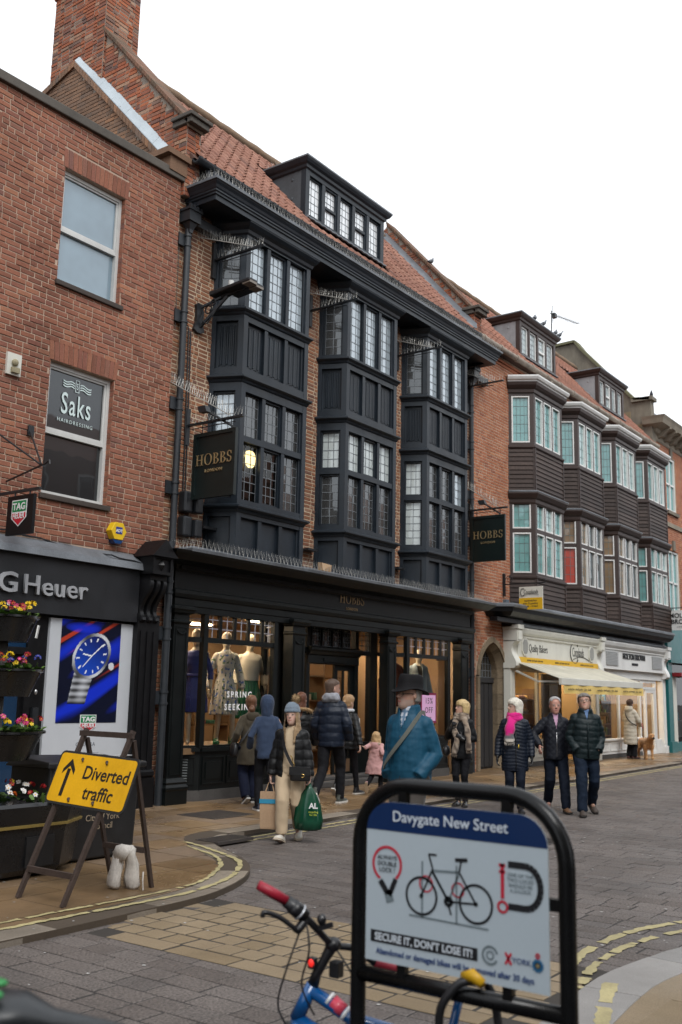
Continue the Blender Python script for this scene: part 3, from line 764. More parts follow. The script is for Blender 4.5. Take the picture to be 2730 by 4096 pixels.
# shopfront below: door panels left, poster panel, pilaster with console
mb = MB(); mb.box(TX0, 10.0, TY-.02, TY+.1, 0, 2.62); mb.build('shopfront_backing', M_BLACK, TAG)
M_NAVY = mat_glass('blue_door_glass', (.006,.03,.075), .1)
mb = MB(); ff2 = FX(TY-.02)
for a, b, c, d in ((7.3, 8.28, 2.08, 2.58), (7.3, 8.28, .1, 1.95)): frame_rect(mb, ff2, a, b, c, d, .09, 0, .05)
dr = mb.build('door', M_BLACK, TAG)
for a, b, c, d in ((7.38, 8.19, 2.16, 2.5), (7.38, 8.12, .28, 1.86)):
    m2 = MB(); m2.quad(ff2.P(a, c, .01), ff2.P(b, c, .01), ff2.P(b, d, .01), ff2.P(a, d, .01)); m2.build('pane', M_NAVY, dr)
mb = MB(); ff2.box(mb, 8.33, 8.42, .6, 1.4, .02, .07); mb.build('door_handle', M_IRON, dr)
for z in (1.6, .55):
    mb = MB(); mb.ball(ff2.P(8.36, z, .06), .022, .02, .035); mb.build('lock', mat('steel', (.5,.5,.5), .3, .05, 9, 0, metal=.9), dr, smooth=True)
mb = MB(); ff2.box(mb, 8.53, 9.99, .25, 2.585, .0, .045); mb.build('poster_panel', mat('grey_white_panel', (.5,.52,.55), .4, .05, 5, .02), TAG)
# the poster: a steel watch on streaks of blue and red
NX, NZ = 110, 145; mb = MB(); PX0, PX1, PZ0, PZ1 = 8.715, 9.765, 1.195, 2.583
for j in range(NZ+1):
    for i in range(NX+1): mb.v.append(tuple(ff2.P(PX0+(PX1-PX0)*i/NX, PZ0+(PZ1-PZ0)*j/NZ, .049)))
for j in range(NZ):
    for i in range(NX): mb.f.append((j*(NX+1)+i, j*(NX+1)+i+1, (j+1)*(NX+1)+i+1, (j+1)*(NX+1)+i))
po = mb.build('poster', mat_vcol('printed_poster', .3, bump=0, var=.02), TAG)
def poster_col(co, n):
    u = (co.x-PX0)/(PX1-PX0); v = (co.z-PZ0)/(PZ1-PZ0)
    s = v-.42*u; st = noise.noise(Vector((s*5.5, u*.7, 3.1))); st2 = noise.noise(Vector((s*16, u*.5, 7.7)))
    c = Vector((.004, .006, .02)); c = c.lerp(Vector((.008, .03, .55)), max(0, min(1, st*2.6+.15)))
    c = c.lerp(Vector((.5, .05, .02)), max(0, min(.85, (st2-.33)*5)))
    e = ((u-.36)/.3)**2+((v-.93)/.055)**2
    if e < 1: c = c.lerp(Vector((.01, .03, .6)), (1-e)**.5)
    # bracelet
    cx = .49-.33*max(0, .62-v)
    if .18 < v < .62 and abs(u-cx+.04) < .165-.05*(.62-v):
        b = .55+.35*sin(v*95)+.2*cos((u-cx)*26); c = Vector((.5,.52,.56))*max(.08, b)*(1 if v > .24 else (v-.18)/.06)
    a = radians(38); dx, dy = (u-.52)*(PX1-PX0)/(PZ1-PZ0), v-.655; x = dx*cos(a)+dy*sin(a); y = -dx*sin(a)+dy*cos(a)
    r = sqrt((x/.262)**2+(y/.205)**2)
    if (u-.86)**2*.57+(v-.56)**2 < .0014: c = Vector((.6,.62,.66))
    if r < 1:
        t = atan2(y, x); c = Vector((.62,.64,.68))*(.55+.45*sin(t*3+1))
        if r < .86:
            c = Vector((.006, .012, .09)).lerp(Vector((.01, .06, .45)), max(0, min(1, .6-dy*2.6-dx)))
            tt = (t*12/(2*pi)) % 1
            if .62 < r < .78 and min(tt, 1-tt) < .09: c = Vector((.75,.77,.8))
            for ang, ln in ((.05, .72), (2.2, .5), (3.3, .6)):
                px, py = x/.262*cos(ang)+y/.205*sin(ang), -x/.262*sin(ang)+y/.205*cos(ang)
                if 0 < px < ln and abs(py) < .028: c = Vector((.8,.82,.85))
    return c
setcol(po.data, poster_col)
def shield(fr, u, z, w, h, d, parent):
    def poly(pts, mt, dd, nm):
        m_ = MB(); m_.prism([fr.P(u+x*w, z+y*h, d) for x, y in pts], fr.n*dd); return m_.build(nm, mt, parent)
    MG = mat('shield_green', (.0,.2,.06), .4, .05, 9, 0); MR = mat('shield_red', (.5,.012,.03), .4, .05, 9, 0); MW = mat('shield_white', (.7,.7,.7), .4, .05, 9, 0)
    poly([(-.5,.5),(.5,.5),(.5,-.18),(0,-.5),(-.5,-.18)], MW, .004, 'shield')
    poly([(-.45,.46),(.45,.46),(.45,.06),(-.45,.06)], MG, .006, 'shield_band')
    poly([(-.45,.01),(.45,.01),(.45,-.16),(0,-.45),(-.45,-.16)], MR, .006, 'shield_field')
    text('shield_letter', 'TAG', h*.36, fr, u, z+h*.13, d+.0085, MW, parent, .001, bold=.004, sx=w/h*1.15)
    text('shield_letter', 'HEUER', h*.3, fr, u, z-h*.2, d+.0085, MW, parent, .001, bold=.002, sx=w/h*.86)
shield(ff2, 9.265, 1.185, .28, .24, .05, TAG)
text('poster_lettering', 'CARRERA', .075, ff2, 9.25, .885, .047, mat('grey_print', (.12,.13,.15), .5, .05, 9, 0), TAG, .001, spacing=1.05)
mb = MB(); ff2.box(mb, 8.98, 9.49, .79, .794, .045, .047); mb.build('poster_rule', mat('grey_print', 0), TAG)
# pilaster and console with gabled cap
mb = MB(); mb.box(9.99, 10.42, TY-.16, TY+.05, .12, 2.75); mb.box(9.96, 10.44, TY-.2, TY+.05, 0, .42)
for k in range(3): mb.box(10.05+k*.125, 10.12+k*.125, TY-.175, TY-.155, .5, 2.5)
plan_band(mb, [(9.99, TY-.16), (10.42, TY-.16)], [(.02,.42),(.05,.45),(.05,.5),(.01,.53)], -.02)
mb.build('pilaster', M_BLACK, TAG)
mb = MB(); x0, x1, yf = 9.97, 10.4, TY-.42
mb.box(x0+.02, x1-.02, yf+.03, TY, 3.32, 3.6); frame_rect(mb, FX(yf+.03), x0+.02, x1-.02, 3.32, 3.6, .045, 0, .03)
xm = (x0+x1)/2
mb.add([(x0-.04, yf-.05, 3.58), (x1+.04, yf-.05, 3.58), (xm, yf-.05, 3.84), (x0-.04, TY, 3.58), (x1+.04, TY, 3.58), (xm, TY, 3.84)], [(0,1,2),(3,5,4),(0,2,5,3),(1,4,5,2),(0,3,4,1)])
mb.add([(xm-.07, yf+.028, 3.46), (xm, yf+.028, 3.37), (xm+.07, yf+.028, 3.46), (xm, yf+.028, 3.55), (xm, yf-.03, 3.46)], [(0,1,4),(1,2,4),(2,3,4),(3,0,4)])
mb.box(x0+.05, x1-.05, yf+.08, TY, 3.24, 3.32)
mb.build('corbel_box', M_BLACK, TAG)
for k in range(3):
    mb = MB(); xc = 10.06+k*.13; prof = [(.30,3.26),(.33,3.2),(.32,3.12),(.27,3.04),(.2,2.96),(.15,2.88),(.13,2.8),(.15,2.73),(.19,2.7),(.2,2.66),(.16,2.63),(.1,2.63)]
    rings = [[Vector((xc-.042, TY-o, z)), Vector((xc-.03, TY-o-.022, z)), Vector((xc+.03, TY-o-.022, z)), Vector((xc+.042, TY-o, z)), Vector((xc+.042, TY, z)), Vector((xc-.042, TY, z))] for o, z in prof]
    mb.loft(rings); mb.build('console_scroll', M_BLACK, TAG, auto=True)
# gable of the roof behind the parapet
M_OBRICK = mat_pieces('old_brown_brick', [(0,(.17,.105,.07)),(.3,(.27,.155,.095)),(.6,(.21,.135,.095)),(.8,(.34,.18,.1)),(1,(.17,.125,.1))], nscale=60, nvar=.35, stain=.4, bump=.5)
GX = 10.42
def gz(y): return 12.62-(13.9-y)*.0 if False else (10.25+(y-11.35)*1.085 if y < 13.9 else 13.03-(y-13.9)*.34)
mb = MB(); mb.prism([(GX, 11.2, 9.8), (GX, 16.5, 9.8), (GX, 16.5, gz(16.5)), (GX, 13.9, gz(13.9)), (GX, 11.2, 10.1)], (.1, 0, 0)); gw = mb.build('gable_wall', M_MORTD, TAG)
brick_field(gw, M_OBRICK, lambda u, z, d: Vector((GX-d, 11.2+u, 9.8+z)), 5.2, 3.3, .24, .075, .011, (1,1,.5), inside=lambda u, z: 9.8+z < gz(11.2+u)-.06, nparts=160)
for (ya, yb) in ((11.25, 13.9), (13.9, 16.4)):
    mb = MB(); n = int(abs(yb-ya)/.085); 
    for k in range(n):
        y0 = ya+(yb-ya)*k/n; y1 = ya+(yb-ya)*(k+.86)/n; z0, z1 = gz(y0), gz(y1)
        mb.hexa([(GX-.05, y0, z0-.1), (GX-.05, y1, z1-.1), (GX+.2, y1, z1-.1), (GX+.2, y0, z0-.1), (GX-.05, y0, z0+.02), (GX-.05, y1, z1+.02), (GX+.2, y1, z1+.02), (GX+.2, y0, z0+.02)])
    mb.build('gable_coping', M_OBRICK, TAG, kind='stuff')
mb = MB()
for k in range(7):
    y0 = 11.3+k*.375; y1 = y0+.37; mb.hexa([(GX-.02, y0, gz(y0)+.03), (GX-.02, y1, gz(y1)+.03), (GX+.2, y1, gz(y1)+.3), (GX+.2, y0, gz(y0)+.3), (GX-.02, y0, gz(y0)+.05), (GX-.02, y1, gz(y1)+.05), (GX+.2, y1, gz(y1)+.36+.02*(k%2)), (GX+.2, y0, gz(y0)+.36)])
mb.build('gable_flashing', mat('pale_lead', (.42,.48,.52), .5, .25, 3, .15, grime=.2), TAG)
mb = MB(); mb.box(10.2, 10.58, 11.0, 11.4, 9.9, 10.16); mb.box(10.1, 10.62, 10.95, 11.42, 10.14, 10.24); mb.build('gable_kneeler', M_OBRICK, TAG)
mb = MB(); mb.tube([(10.33, 12.2, 10.2), (10.33, 12.2, 10.75)], .05, 10); mb.build('vent_pipe', M_WHITE, TAG)

# ------------------------------------------------------------------ timber-bayed dress shop (middle)
HB = thing('timber_bay_building', (15.5, WY, 0), 'brick building with three charcoal timber bays above a black dress shop', 'building')
M_HBRICK = mat_pieces('old_orange_brick', [(0,(.2,.085,.055)),(.2,(.32,.14,.075)),(.45,(.26,.12,.072)),(.65,(.4,.175,.09)),(.85,(.18,.09,.068)),(1,(.36,.2,.13))], nscale=60, nvar=.35, stain=.3, bump=.5)
M_HMORT = mat('sandy_mortar', (.56,.44,.31), .9, .25, 9, .4, grime=.3)
HX0, HX1 = 10.53, 20.42
f = FX(WY)
mb = MB(); f.box(mb, HX0, HX1, 3.0, 10.2, -.3, 0); hw = mb.build('wall', M_HMORT, HB)
BAYS = [(11.68, 13.42), (14.61, 16.35), (17.54, 19.30)]
holes = [(a-.17-HX0, b+.17-HX0, .0, 7.2) for a, b in BAYS]
brick_field(hw, M_HBRICK, lambda u, z, d: f.P(HX0+u, 3.1+z, d), HX1-HX0, 6.9, .215, .0705, .0165, (1,.5), holes, jit=.004, proud=.006)
mb = MB(); f.box(mb, HX0, 10.75, 0, 3.1, -.3, .0); f.box(mb, 19.9, HX1, 0, 3.1, -.3, .0); hw2 = mb.build('pier', M_HMORT, HB)
brick_field(hw2, M_HBRICK, lambda u, z, d: f.P(HX0+u, z, d), .24, 3.1, .215, .0705, .013, (1,.5), nparts=30)
brick_field(hw2, M_HBRICK, lambda u, z, d: f.P(19.92+u, z, d), .5, 3.1, .215, .0705, .013, (1,.5), nparts=30)
BY = 10.62
def linenfold(fr, u0, u1, z0, z1, parent, d):
    mb = MB(); w = u1-u0; fr.box(mb, u0, u1, z0, z1, d-.02, d)
    n = 9; a = u0+w*.1; b = u1-w*.1; st = (b-a)/n
    for k in range(n):
        hgt = (.012, .02, .008)[k % 3]; uu = a+st*k
        top = z1-.05-(.02 if k % 3 == 1 else 0); bot = z0+.05+(.02 if k % 3 == 1 else 0)
        mb.hexa([fr.P(uu+.002, bot, d), fr.P(uu+st-.002, bot, d), fr.P(uu+st*.7, bot+.01, d+hgt), fr.P(uu+st*.3, bot+.01, d+hgt), fr.P(uu+.002, top, d), fr.P(uu+st-.002, top, d), fr.P(uu+st*.7, top-.01, d+hgt), fr.P(uu+st*.3, top-.01, d+hgt)])
    for k in range(3): mb.ball(fr.P((u0+u1)/2, (z0+z1)/2+(k-1)*.05, d+.012), .012, .012, .016, 6, 5)
    mb.build('linenfold_panel', M_CHAR, parent)
def hobbs_bay(i, xl, xr):
    rnd = random.Random(i)
    path = [(xl-.245, WY+.02), (xl, BY), (xr, BY), (xr+.245, WY+.02)]
    mb = MB()
    faces = []
    for (p, q) in zip(path, path[1:]):
        t = Vector((q[0]-p[0], q[1]-p[1], 0)); n = Vector((t.y, -t.x, 0)).normalized(); faces.append((Fr((p[0], p[1], 0), t, n), t.length))
    bay = bpy.data.objects.new('bay_window', bpy.data.meshes.new('bay_window')); link(bay, HB)
    D = -.10       # glass plane depth
    for fi, (fr, L) in enumerate(faces):
        front = fi == 1; n = 3 if front else 1; post = .105 if front else .1; mul = .085
        lights = []
        wl = (L-2*post-(n-1)*mul)/n
        for k in range(n):
            a = post+k*(wl+mul); lights.append((a, a+wl))
        # posts, mullions over the window storeys and panels
        for (z0, z1) in ((4.62, 6.72), (6.72, 9.42), (3.78, 4.62)):
            fr.box(mb, 0.0, post, z0, z1, -.14, 0); fr.box(mb, L-post, L, z0, z1, -.14, -.001)
        for k in range(n-1):
            a = lights[k][1]
            for (z0, z1) in ((4.62, 6.6), (6.9, 7.78), (7.9, 9.3), (3.9, 4.45)): fr.box(mb, a, a+mul, z0, z1, -.13, -.02)
        # rails
        for (z0, z1, dd) in ((9.23, 9.42, -.004), (7.84, 8.0, -.004), (7.74, 7.86, -.006), (6.78, 6.92, -.004), (6.53, 6.7, -.004), (4.6, 4.72, -.004), (4.43, 4.6, -.006), (3.8, 3.93, -.004)): fr.box(mb, post, L-post, z0, z1, -.14, dd)
        fr.box(mb, post, L-post, 5.69, 5.79, -.13, -.012)
        for k, (a, b) in enumerate(lights):
            casement = (k == 1 and front) or not front
            def lt(z0, z1, cols, rows, gm):
                w = .035 if casement else .016; frame_rect(mb, fr, a+.002, b-.002, z0, z1, w, -.125, -.055 if casement else -.085)
                leaded(bay, fr, a+w, b-w, z0+w, z1-w, cols, rows, gm, M_CAME, D)
            up = M_GL_SKY if front else (M_GL_DARK if fi == 0 else M_GL_SKY)
            lt(8.0, 9.23, 3 if front else 2, 7, up)
            ug = M_GL_CURT if (i > 0 and (fi == 0 or (front and i == 1))) else (M_GL_SKY if (fi == 0 or rnd.random() < .4) else M_GL_DARK)
            lt(5.79, 6.53, 3, 4, ug)
            lt(4.72, 5.69, 3 if front else 2, 6, M_GL_CURT if (i == 2 and fi == 0) else (mat_clear('clear_old_glass', .02, (.6,.58,.5)) if i == 0 and front and k < 2 else M_GL_DARK))
            linenfold(fr, a, b, 6.92, 7.74, bay, -.075)
            m2 = MB(); fr.box(m2, a, b, 3.93, 4.43, -.12, -.07); m2.build('base_panel', M_CHAR, bay)
    # mouldings sweeping round the bay
    for z, o in ((7.84, .075), (6.67, .085), (4.5, .095)):
        plan_band(mb, path, [(.01, z), (.02, z+.015), (.03, z+.04), (o*.7, z+.055), (o, z+.075), (o, z+.1), (o*.6, z+.115), (.005, z+.135)], -.08)
    plan_band(mb, path, [(.005, 9.26), (.03, 9.28), (.045, 9.33), (.1, 9.37), (.14, 9.42), (.14, 9.5)], -.1)
    # dark core so that the bay is closed
    pp = offset_path([Vector(p) for p in path], -.16)
    mb.prism([(p.x, p.y, 3.8) for p in pp][::-1], (0, 0, 5.65))
    me = mb.mesh('bay_window', M_CHAR); old = bay.data; bay.data = me; bpy.data.meshes.remove(old)
    return bay
for i, (a, b) in enumerate(BAYS): hobbs_bay(i, a, b)
# lantern glowing behind the first bay's glass
mb = MB(); mb.loft([[Vector((12.1+r*cos(a), 10.745+.02*sin(a), z)) for a in [2*pi*k/12 for k in range(12)]] for z, r in ((5.32,.05),(5.36,.11),(5.5,.15),(5.58,.1),(5.6,.04))]); mb.build('lantern', mat_emit('lantern_glow', (1,.8,.4), 2.6), HB, smooth=True)
# roof cornice with boxed soffit
mb = MB(); path = [(10.72, WY), (10.72, 10.47), (20.42, 10.47), (20.42, WY)]
plan_band(mb, path, [(-.05, 9.44), (.0, 9.44), (.0, 9.52), (.025, 9.53), (.025, 9.56), (.045, 9.575), (.045, 9.6), (.06, 9.62), (.075, 9.66), (.1, 9.7), (.115, 9.735)], -.2)
mb.box(10.74, 20.40, 10.49, WY, 9.49, 9.6)
mb.build('roof_cornice', M_CHAR, HB)
mb = MB(); plan_band(mb, path, [(.13, 9.725), (.135, 9.765), (.12, 9.775)], -.4); mb.build('cornice_lead', M_LEAD, HB)
mb = MB(); mb.box(11.0, 20.4, 10.82, 10.84, 9.74, 10.2); mb.box(11.0, HX1, 10.9, WY, 9.6, 10.2); mb.build('eaves_board', M_CHAR, HB)
mb = MB(); spikes(mb, (10.62, WY-.05, 9.77), (10.62, 10.36, 9.77), 9, .13); spikes(mb, (10.62, 10.37, 9.77), (20.5, 10.37, 9.77), 118, .135, side=(0,1,0), spread=.03); mb.build('bird_spike_strip', M_SPIKE, HB, kind='stuff')
# gutter
def half_pipe(mb, x0, x1, y, z, r, n=10):
    rings = [[Vector((x, y+r*cos(pi+pi*k/n), z+r*sin(pi+pi*k/n))) for k in range(n+1)]+[Vector((x, y+(r-.012)*cos(2*pi-pi*k/n), z+(r-.012)*sin(2*pi-pi*k/n))) for k in range(n+1)] for x in (x0, x1)]
    mb.loft(rings)
mb = MB(); half_pipe(mb, 10.62, 20.35, 10.86, 10.25, .085)
for x in (10.63, 12.5, 14.4, 16.4, 18.4): half_pipe(mb, x, x+.07, 10.86, 10.25, .098)
mb.tube([(10.95, 10.9, 10.15), (10.95, 10.85, 9.98), (10.95, 10.75, 9.85), (10.95, 10.7, 9.76)], .055, 8); mb.build('gutter', M_PIPE, HB, auto=True)
# roof
M_TILE = mat_pieces('clay_pantile', [(0,(.25,.115,.08)),(.3,(.33,.165,.118)),(.6,(.28,.135,.1)),(.8,(.37,.195,.14)),(1,(.22,.115,.09))], nscale=25, nvar=.35, stain=.3, bump=.3)
RY0, RZ0, RY1, RZ1 = 10.9, 10.29, 13.62, 13.42
def roof_body(mb, x0, x1): mb.prism([(x0, RY0, RZ0-.03), (x0, RY1, RZ1-.05), (x0, 2*RY1-RY0, RZ0-.03)], (x1-x0, 0, 0))
mb = MB(); roof_body(mb, HX0+.1, HX1); hroof = mb.build('roof', mat('roof_underlay', (.1,.05,.035), .9, .3, 5, .2), HB)
DX0, DX1, DYF = 13.98, 16.72, 11.24
tile_roof(hroof, M_TILE, 10.75, 20.3, RY0-.04, RZ0-.02, RY1, RZ1, skip=lambda x, y: DX0-.05 < x < DX1+.05 and y > DYF-.25 and y < 12.55)
mb = MB(); mb.tube([(x_, RY1, RZ1+.02+.012*sin(x_*13)) for x_ in [10.9+.3*k for k in range(32)]], .11, 10); mb.build('ridge_tile', mat('mossy_ridge', (.2,.135,.085), .9, .4, 6, .5), hroof, smooth=True)
def dormer(parent, x0, x1, yf, zb, zt, n, mcheek, mframe, mwin, gm, cols, rows, opens=(), wf=.03):
    mb = MB(); fr = FX(yf); yb = RY0+(zt-RZ0)*(RY1-RY0)/(RZ1-RZ0)+.05
    dm = bpy.data.objects.new('dormer', bpy.data.meshes.new('dormer')); link(dm, parent)
    mul = .1; post = .12; fr.box(mb, x0, x0+post, zb, zt, -.12, 0); fr.box(mb, x1-post, x1, zb, zt, -.12, 0); fr.box(mb, x0+post, x1-post, zb, zb+.07, -.12, .03); fr.box(mb, x0+post, x1-post, zt-.14, zt, -.12, -.004)
    wl = (x1-x0-2*post-(n-1)*mul)/n
    for k in range(n):
        a = x0+post+k*(wl+mul); b = a+wl
        if k < n-1: fr.box(mb, b, b+mul, zb+.07, zt-.14, -.12, -.01)
        wm = MB(); frame_rect(wm, fr, a+.002, b-.002, zb+.075, zt-.145, wf, -.1, -.03 if k in opens else -.05)
        split = k in opens
        if split:
            zm = (zb+zt)/2-.05; fr.box(wm, a+wf, b-wf, zm-.025, zm+.025, -.1, -.03)
        wm.build('window_frame', mwin, dm)
        if split:
            leaded(dm, fr, a+wf, b-wf, zb+.075+wf, zm-.025, cols, rows//2, gm, M_CAME, -.08, lead=.009); leaded(dm, fr, a+wf, b-wf, zm+.025, zt-.145-wf, cols, rows-rows//2, gm, M_CAME, -.08, lead=.009)
        else: leaded(dm, fr, a+wf, b-wf, zb+.075+wf, zt-.145-wf, cols, rows, gm, M_CAME, -.08, lead=.009)
    mb.box(x0+.05, x1-.05, yf+.13, yf+.16, zb, zt)
    me = mb.mesh('dormer', mframe); old = dm.data; dm.data = me; bpy.data.meshes.remove(old)
    for sgn, xx in ((-1, x0+.01), (1, x1-.03)):
        m2 = MB(); zr = lambda y: RZ0+(y-RY0)*(RZ1-RZ0)/(RY1-RY0)
        m2.prism([(xx, yf+.005, zb-.1), (xx, yf+.005, zt), (xx, yb, zt), (xx, yb, zt-.05)], (.02, 0, 0)); m2.build('cheek', mcheek, dm)
        for q in ((yf+.35, zt-.2), (yf+.35, zt-.6), (yf+.75, zt-.25)):
            m3 = MB(); m3.ball((xx-.002 if sgn < 0 else xx+.022, q[0], q[1]), .012, .035, .035, 8, 6); m3.build('lead_dot', mcheek, dm, smooth=True)
    mb = MB(); path = [(x0+.0, yb+.15), (x0, yf), (x1, yf), (x1, yb+.15)]
    plan_band(mb, path, [(.0, zt-.05), (.035, zt-.03), (.045, zt+.02), (.09, zt+.05), (.12, zt+.1), (.13, zt+.13)], -.3); mb.box(x0+.1, x1-.1, yf+.1, yb+.15, zt+.02, zt+.13)
    mb.build('dormer_cornice', mframe, dm)
    mb = MB(); mb.box(x0-.14, x1+.14, yf-.14, yb+.2, zt+.13, zt+.16); mb.build('dormer_roof_lead', M_LEAD, dm)
    mb = MB(); mb.tube([(x0+(x1-x0)*k/30, yf-.06+.02*(k%2), zb-.01) for k in range(31)], .025, 6); mb.build('lead_apron', M_LEAD, dm)
    return dm
dm = dormer(HB, DX0, DX1, DYF, 10.74, 11.8, 5, mat('dark_lead_cheek', (.075,.085,.095), .6, .35, 3, .3, grime=.3), M_CHAR, M_CHAR, mat_glass('dormer_glass', (.8,.85,.87), .3), 3, 5, (1, 3))  # near-white glass colour carries the mirrored sky
mb = MB(); spikes(mb, (DX0-.1, 12.2, 11.96), (DX0-.1, 11.2, 11.96), 9, .12); spikes(mb, (DX0-.1, 11.15, 11.96), (DX1+.1, 11.15, 11.96), 26, .1, side=(0,1,0), r=.0015); mb.build('bird_spike_strip', M_SPIKE, HB, kind='stuff')
# left gable parapet of weathered brick with tumbled coping, and the chimney
M_CBRICK = mat_pieces('patched_chimney_brick', [(0,(.36,.11,.055)),(.25,(.45,.15,.07)),(.45,(.25,.1,.065)),(.6,(.38,.19,.12)),(.72,(.48,.3,.2)),(.8,(.17,.1,.085)),(1,(.42,.13,.065))], nscale=60, nvar=.4, stain=.35, bump=.6)
def gable(x, w, y0, zlow, yr, par, name, nb=160, face=-1):
    s = (RZ1-RZ0)/(RY1-RY0); top = lambda y: RZ0+.42+(y-RY0)*s if y < yr else RZ0+.42+(2*yr-y-RY0)*s
    mb = MB(); mb.prism([(x, y0, zlow), (x, 2*yr-y0, zlow), (x, 2*yr-y0, top(y0)), (x, yr, top(yr)), (x, y0, top(y0))], (w, 0, 0)); gw = mb.build(name, M_MORTD, par)
    brick_field(gw, M_CBRICK, lambda u, z, d: Vector((x-d, y0+u, zlow+z)), 2*(yr-y0), top(yr)-zlow, .225, .073, .011, (1,.5), inside=lambda u, z: zlow+z < top(y0+u)-.05, nparts=nb, jit=.006)
    brick_field(gw, M_CBRICK, lambda u, z, d: Vector((x+u, y0-d, zlow+z)), w, top(y0)-zlow, .225, .073, .011, (1,.5), nparts=20)
    cp = MB(); n = 42
    for k in range(n):
        ya = y0-.05+(yr-y0+.05)*k/n; yb = y0-.05+(yr-y0+.05)*(k+.85)/n
        for lo, hi, ov in ((0, .05, .035), (.05, .13, .06)):
            cp.hexa([(x-ov, ya, top(ya)+lo), (x-ov, yb, top(yb)+lo), (x+w+ov, yb, top(yb)+lo), (x+w+ov, ya, top(ya)+lo), (x-ov, ya, top(ya)+hi), (x-ov, yb, top(yb)+hi), (x+w+ov, yb, top(yb)+hi), (x+w+ov, ya, top(ya)+hi)])
    cp.build('coping_brick', mat_pieces('mossy_coping_brick', [(0,(.17,.1,.065)),(.4,(.24,.12,.075)),(.7,(.13,.09,.06)),(1,(.2,.13,.085))], nscale=60, nvar=.35, stain=.5), gw, kind='stuff')
    kn = MB(); kn.box(x-.06, x+w+.06, y0-.14, y0+.3, top(y0)+.0, top(y0)+.1); kn.box(x-.1, x+w+.1, y0-.18, y0+.3, top(y0)+.1, top(y0)+.17); kn.build('kneeler', M_COPE, gw, bevel=.012)
    return gw
gable(10.55, .32, 11.02, 9.6, RY1, HB, 'gable_parapet', 220)
gable(20.4, .34, 11.02, 9.9, RY1, HB, 'gable_parapet', 90)
mb = MB()
for k in range(14):
    ya = 10.95+k*.19; s = (RZ1-RZ0)/(RY1-RY0); z = RZ0+(ya-RY0)*s
    mb.hexa([(20.05, ya, z+.05), (20.05, ya+.2, z+.05+.2*s), (20.39, ya+.2, z+.1+.2*s), (20.39, ya, z+.1), (20.05, ya, z+.07), (20.05, ya+.2, z+.075+.2*s), (20.385, ya+.2, z+.22+.2*s), (20.385, ya, z+.22)])
mb.build('valley_flashing', M_LEAD, HB)
cx0, cx1, cy0, cy1 = 10.5, 11.3, 13.25, 14.75
mb = MB(); mb.box(cx0, cx1, cy0, cy1, 12.4, 16.2); ch = mb.build('chimney', M_MORTD, HB)
brick_field(ch, M_CBRICK, lambda u, z, d: Vector((cx0-d, cy0+u, 12.4+z)), cy1-cy0, 3.8, .225, .073, .015, (1,.5), nparts=260, jit=.006)
brick_field(ch, M_CBRICK, lambda u, z, d: Vector((cx0+u, cy0-d, 12.4+z)), cx1-cx0, 3.8, .225, .073, .015, (1,.5), nparts=140, jit=.007)
mb = MB()
for k in range(3): mb.box(cx0-.03-.03*k, cx1+.03+.03*k, cy0-.03-.03*k, cy1+.03+.03*k, 14.72+.073*k-.0, 14.72+.073*(k+1)-.01)
mb.build('chimney_course', M_CBRICK, ch)

# ------------------------------------------------------------------ the dress shop's black-green shopfront
SY = 11.0
M_FLOORW = mat('oak_floor', (.2,.12,.06), .5, .25, 6, .1)
M_TAN = mat('warm_interior_wall', (.3,.19,.1), .7, .15, 3, .05)
M_WARM = mat_emit('warm_shop_light', (1, .76, .5), 30)
M_WARM2 = mat_emit('warm_spot', (1, .8, .55), 25)
M_SILLST = mat('dark_plinth_stone', (.075,.07,.066), .65, .4, 4, .4, grime=.4)
f = FX(SY)
mb = MB(); path = [(10.77, WY), (10.77, SY-.02), (20.08, SY-.02), (20.08, WY)]
f.box(mb, 10.77, 20.1, 3.2, 3.62, -.13, .0)
plan_band(mb, path, [(.0, 2.84), (.02, 2.85), (.02, 2.94), (.035, 2.95), (.035, 3.05), (.06, 3.07), (.085, 3.12), (.085, 3.17), (.02, 3.2)], -.1)
plan_band(mb, path, [(.0, 3.48), (.02, 3.5), (.05, 3.53), (.08, 3.56), (.3, 3.6), (.36, 3.65), (.41, 3.69), (.44, 3.73)], -.1)
mb.box(10.8, 20.05, SY-.1, WY+.1, 3.5, 3.7)
sf = mb.build('shop_fascia', M_GREEN, HB)
mb = MB(); plan_band(mb, [(10.68, WY), (10.68, 10.57), (20.45, 10.57), (20.45, WY)], [(.03, 3.725), (.04, 3.77), (.0, 3.785), (-.3, 3.87)], -.42); mb.build('cornice_lead', M_LEAD, HB)
mb = MB(); spikes(mb, (10.66, WY-.05, 3.78), (10.66, 10.56, 3.78), 7, .15, fan=4); spikes(mb, (10.66, 10.56, 3.78), (20.46, 10.56, 3.78), 105, .15, fan=4, spread=.05); mb.build('bird_spike_strip', M_SPIKE, HB, kind='stuff')
serif_word('shop_name_letter', f, 15.45, 3.345, .0, .185, mat('dull_gold', (.34,.23,.12), .5, .15, 20, 0, metal=.2), HB, .012)
text('shop_name', 'LONDON', .075, f, 15.45, 3.225, .0, mat('dull_gold', 0), HB, .008, spacing=1.25)
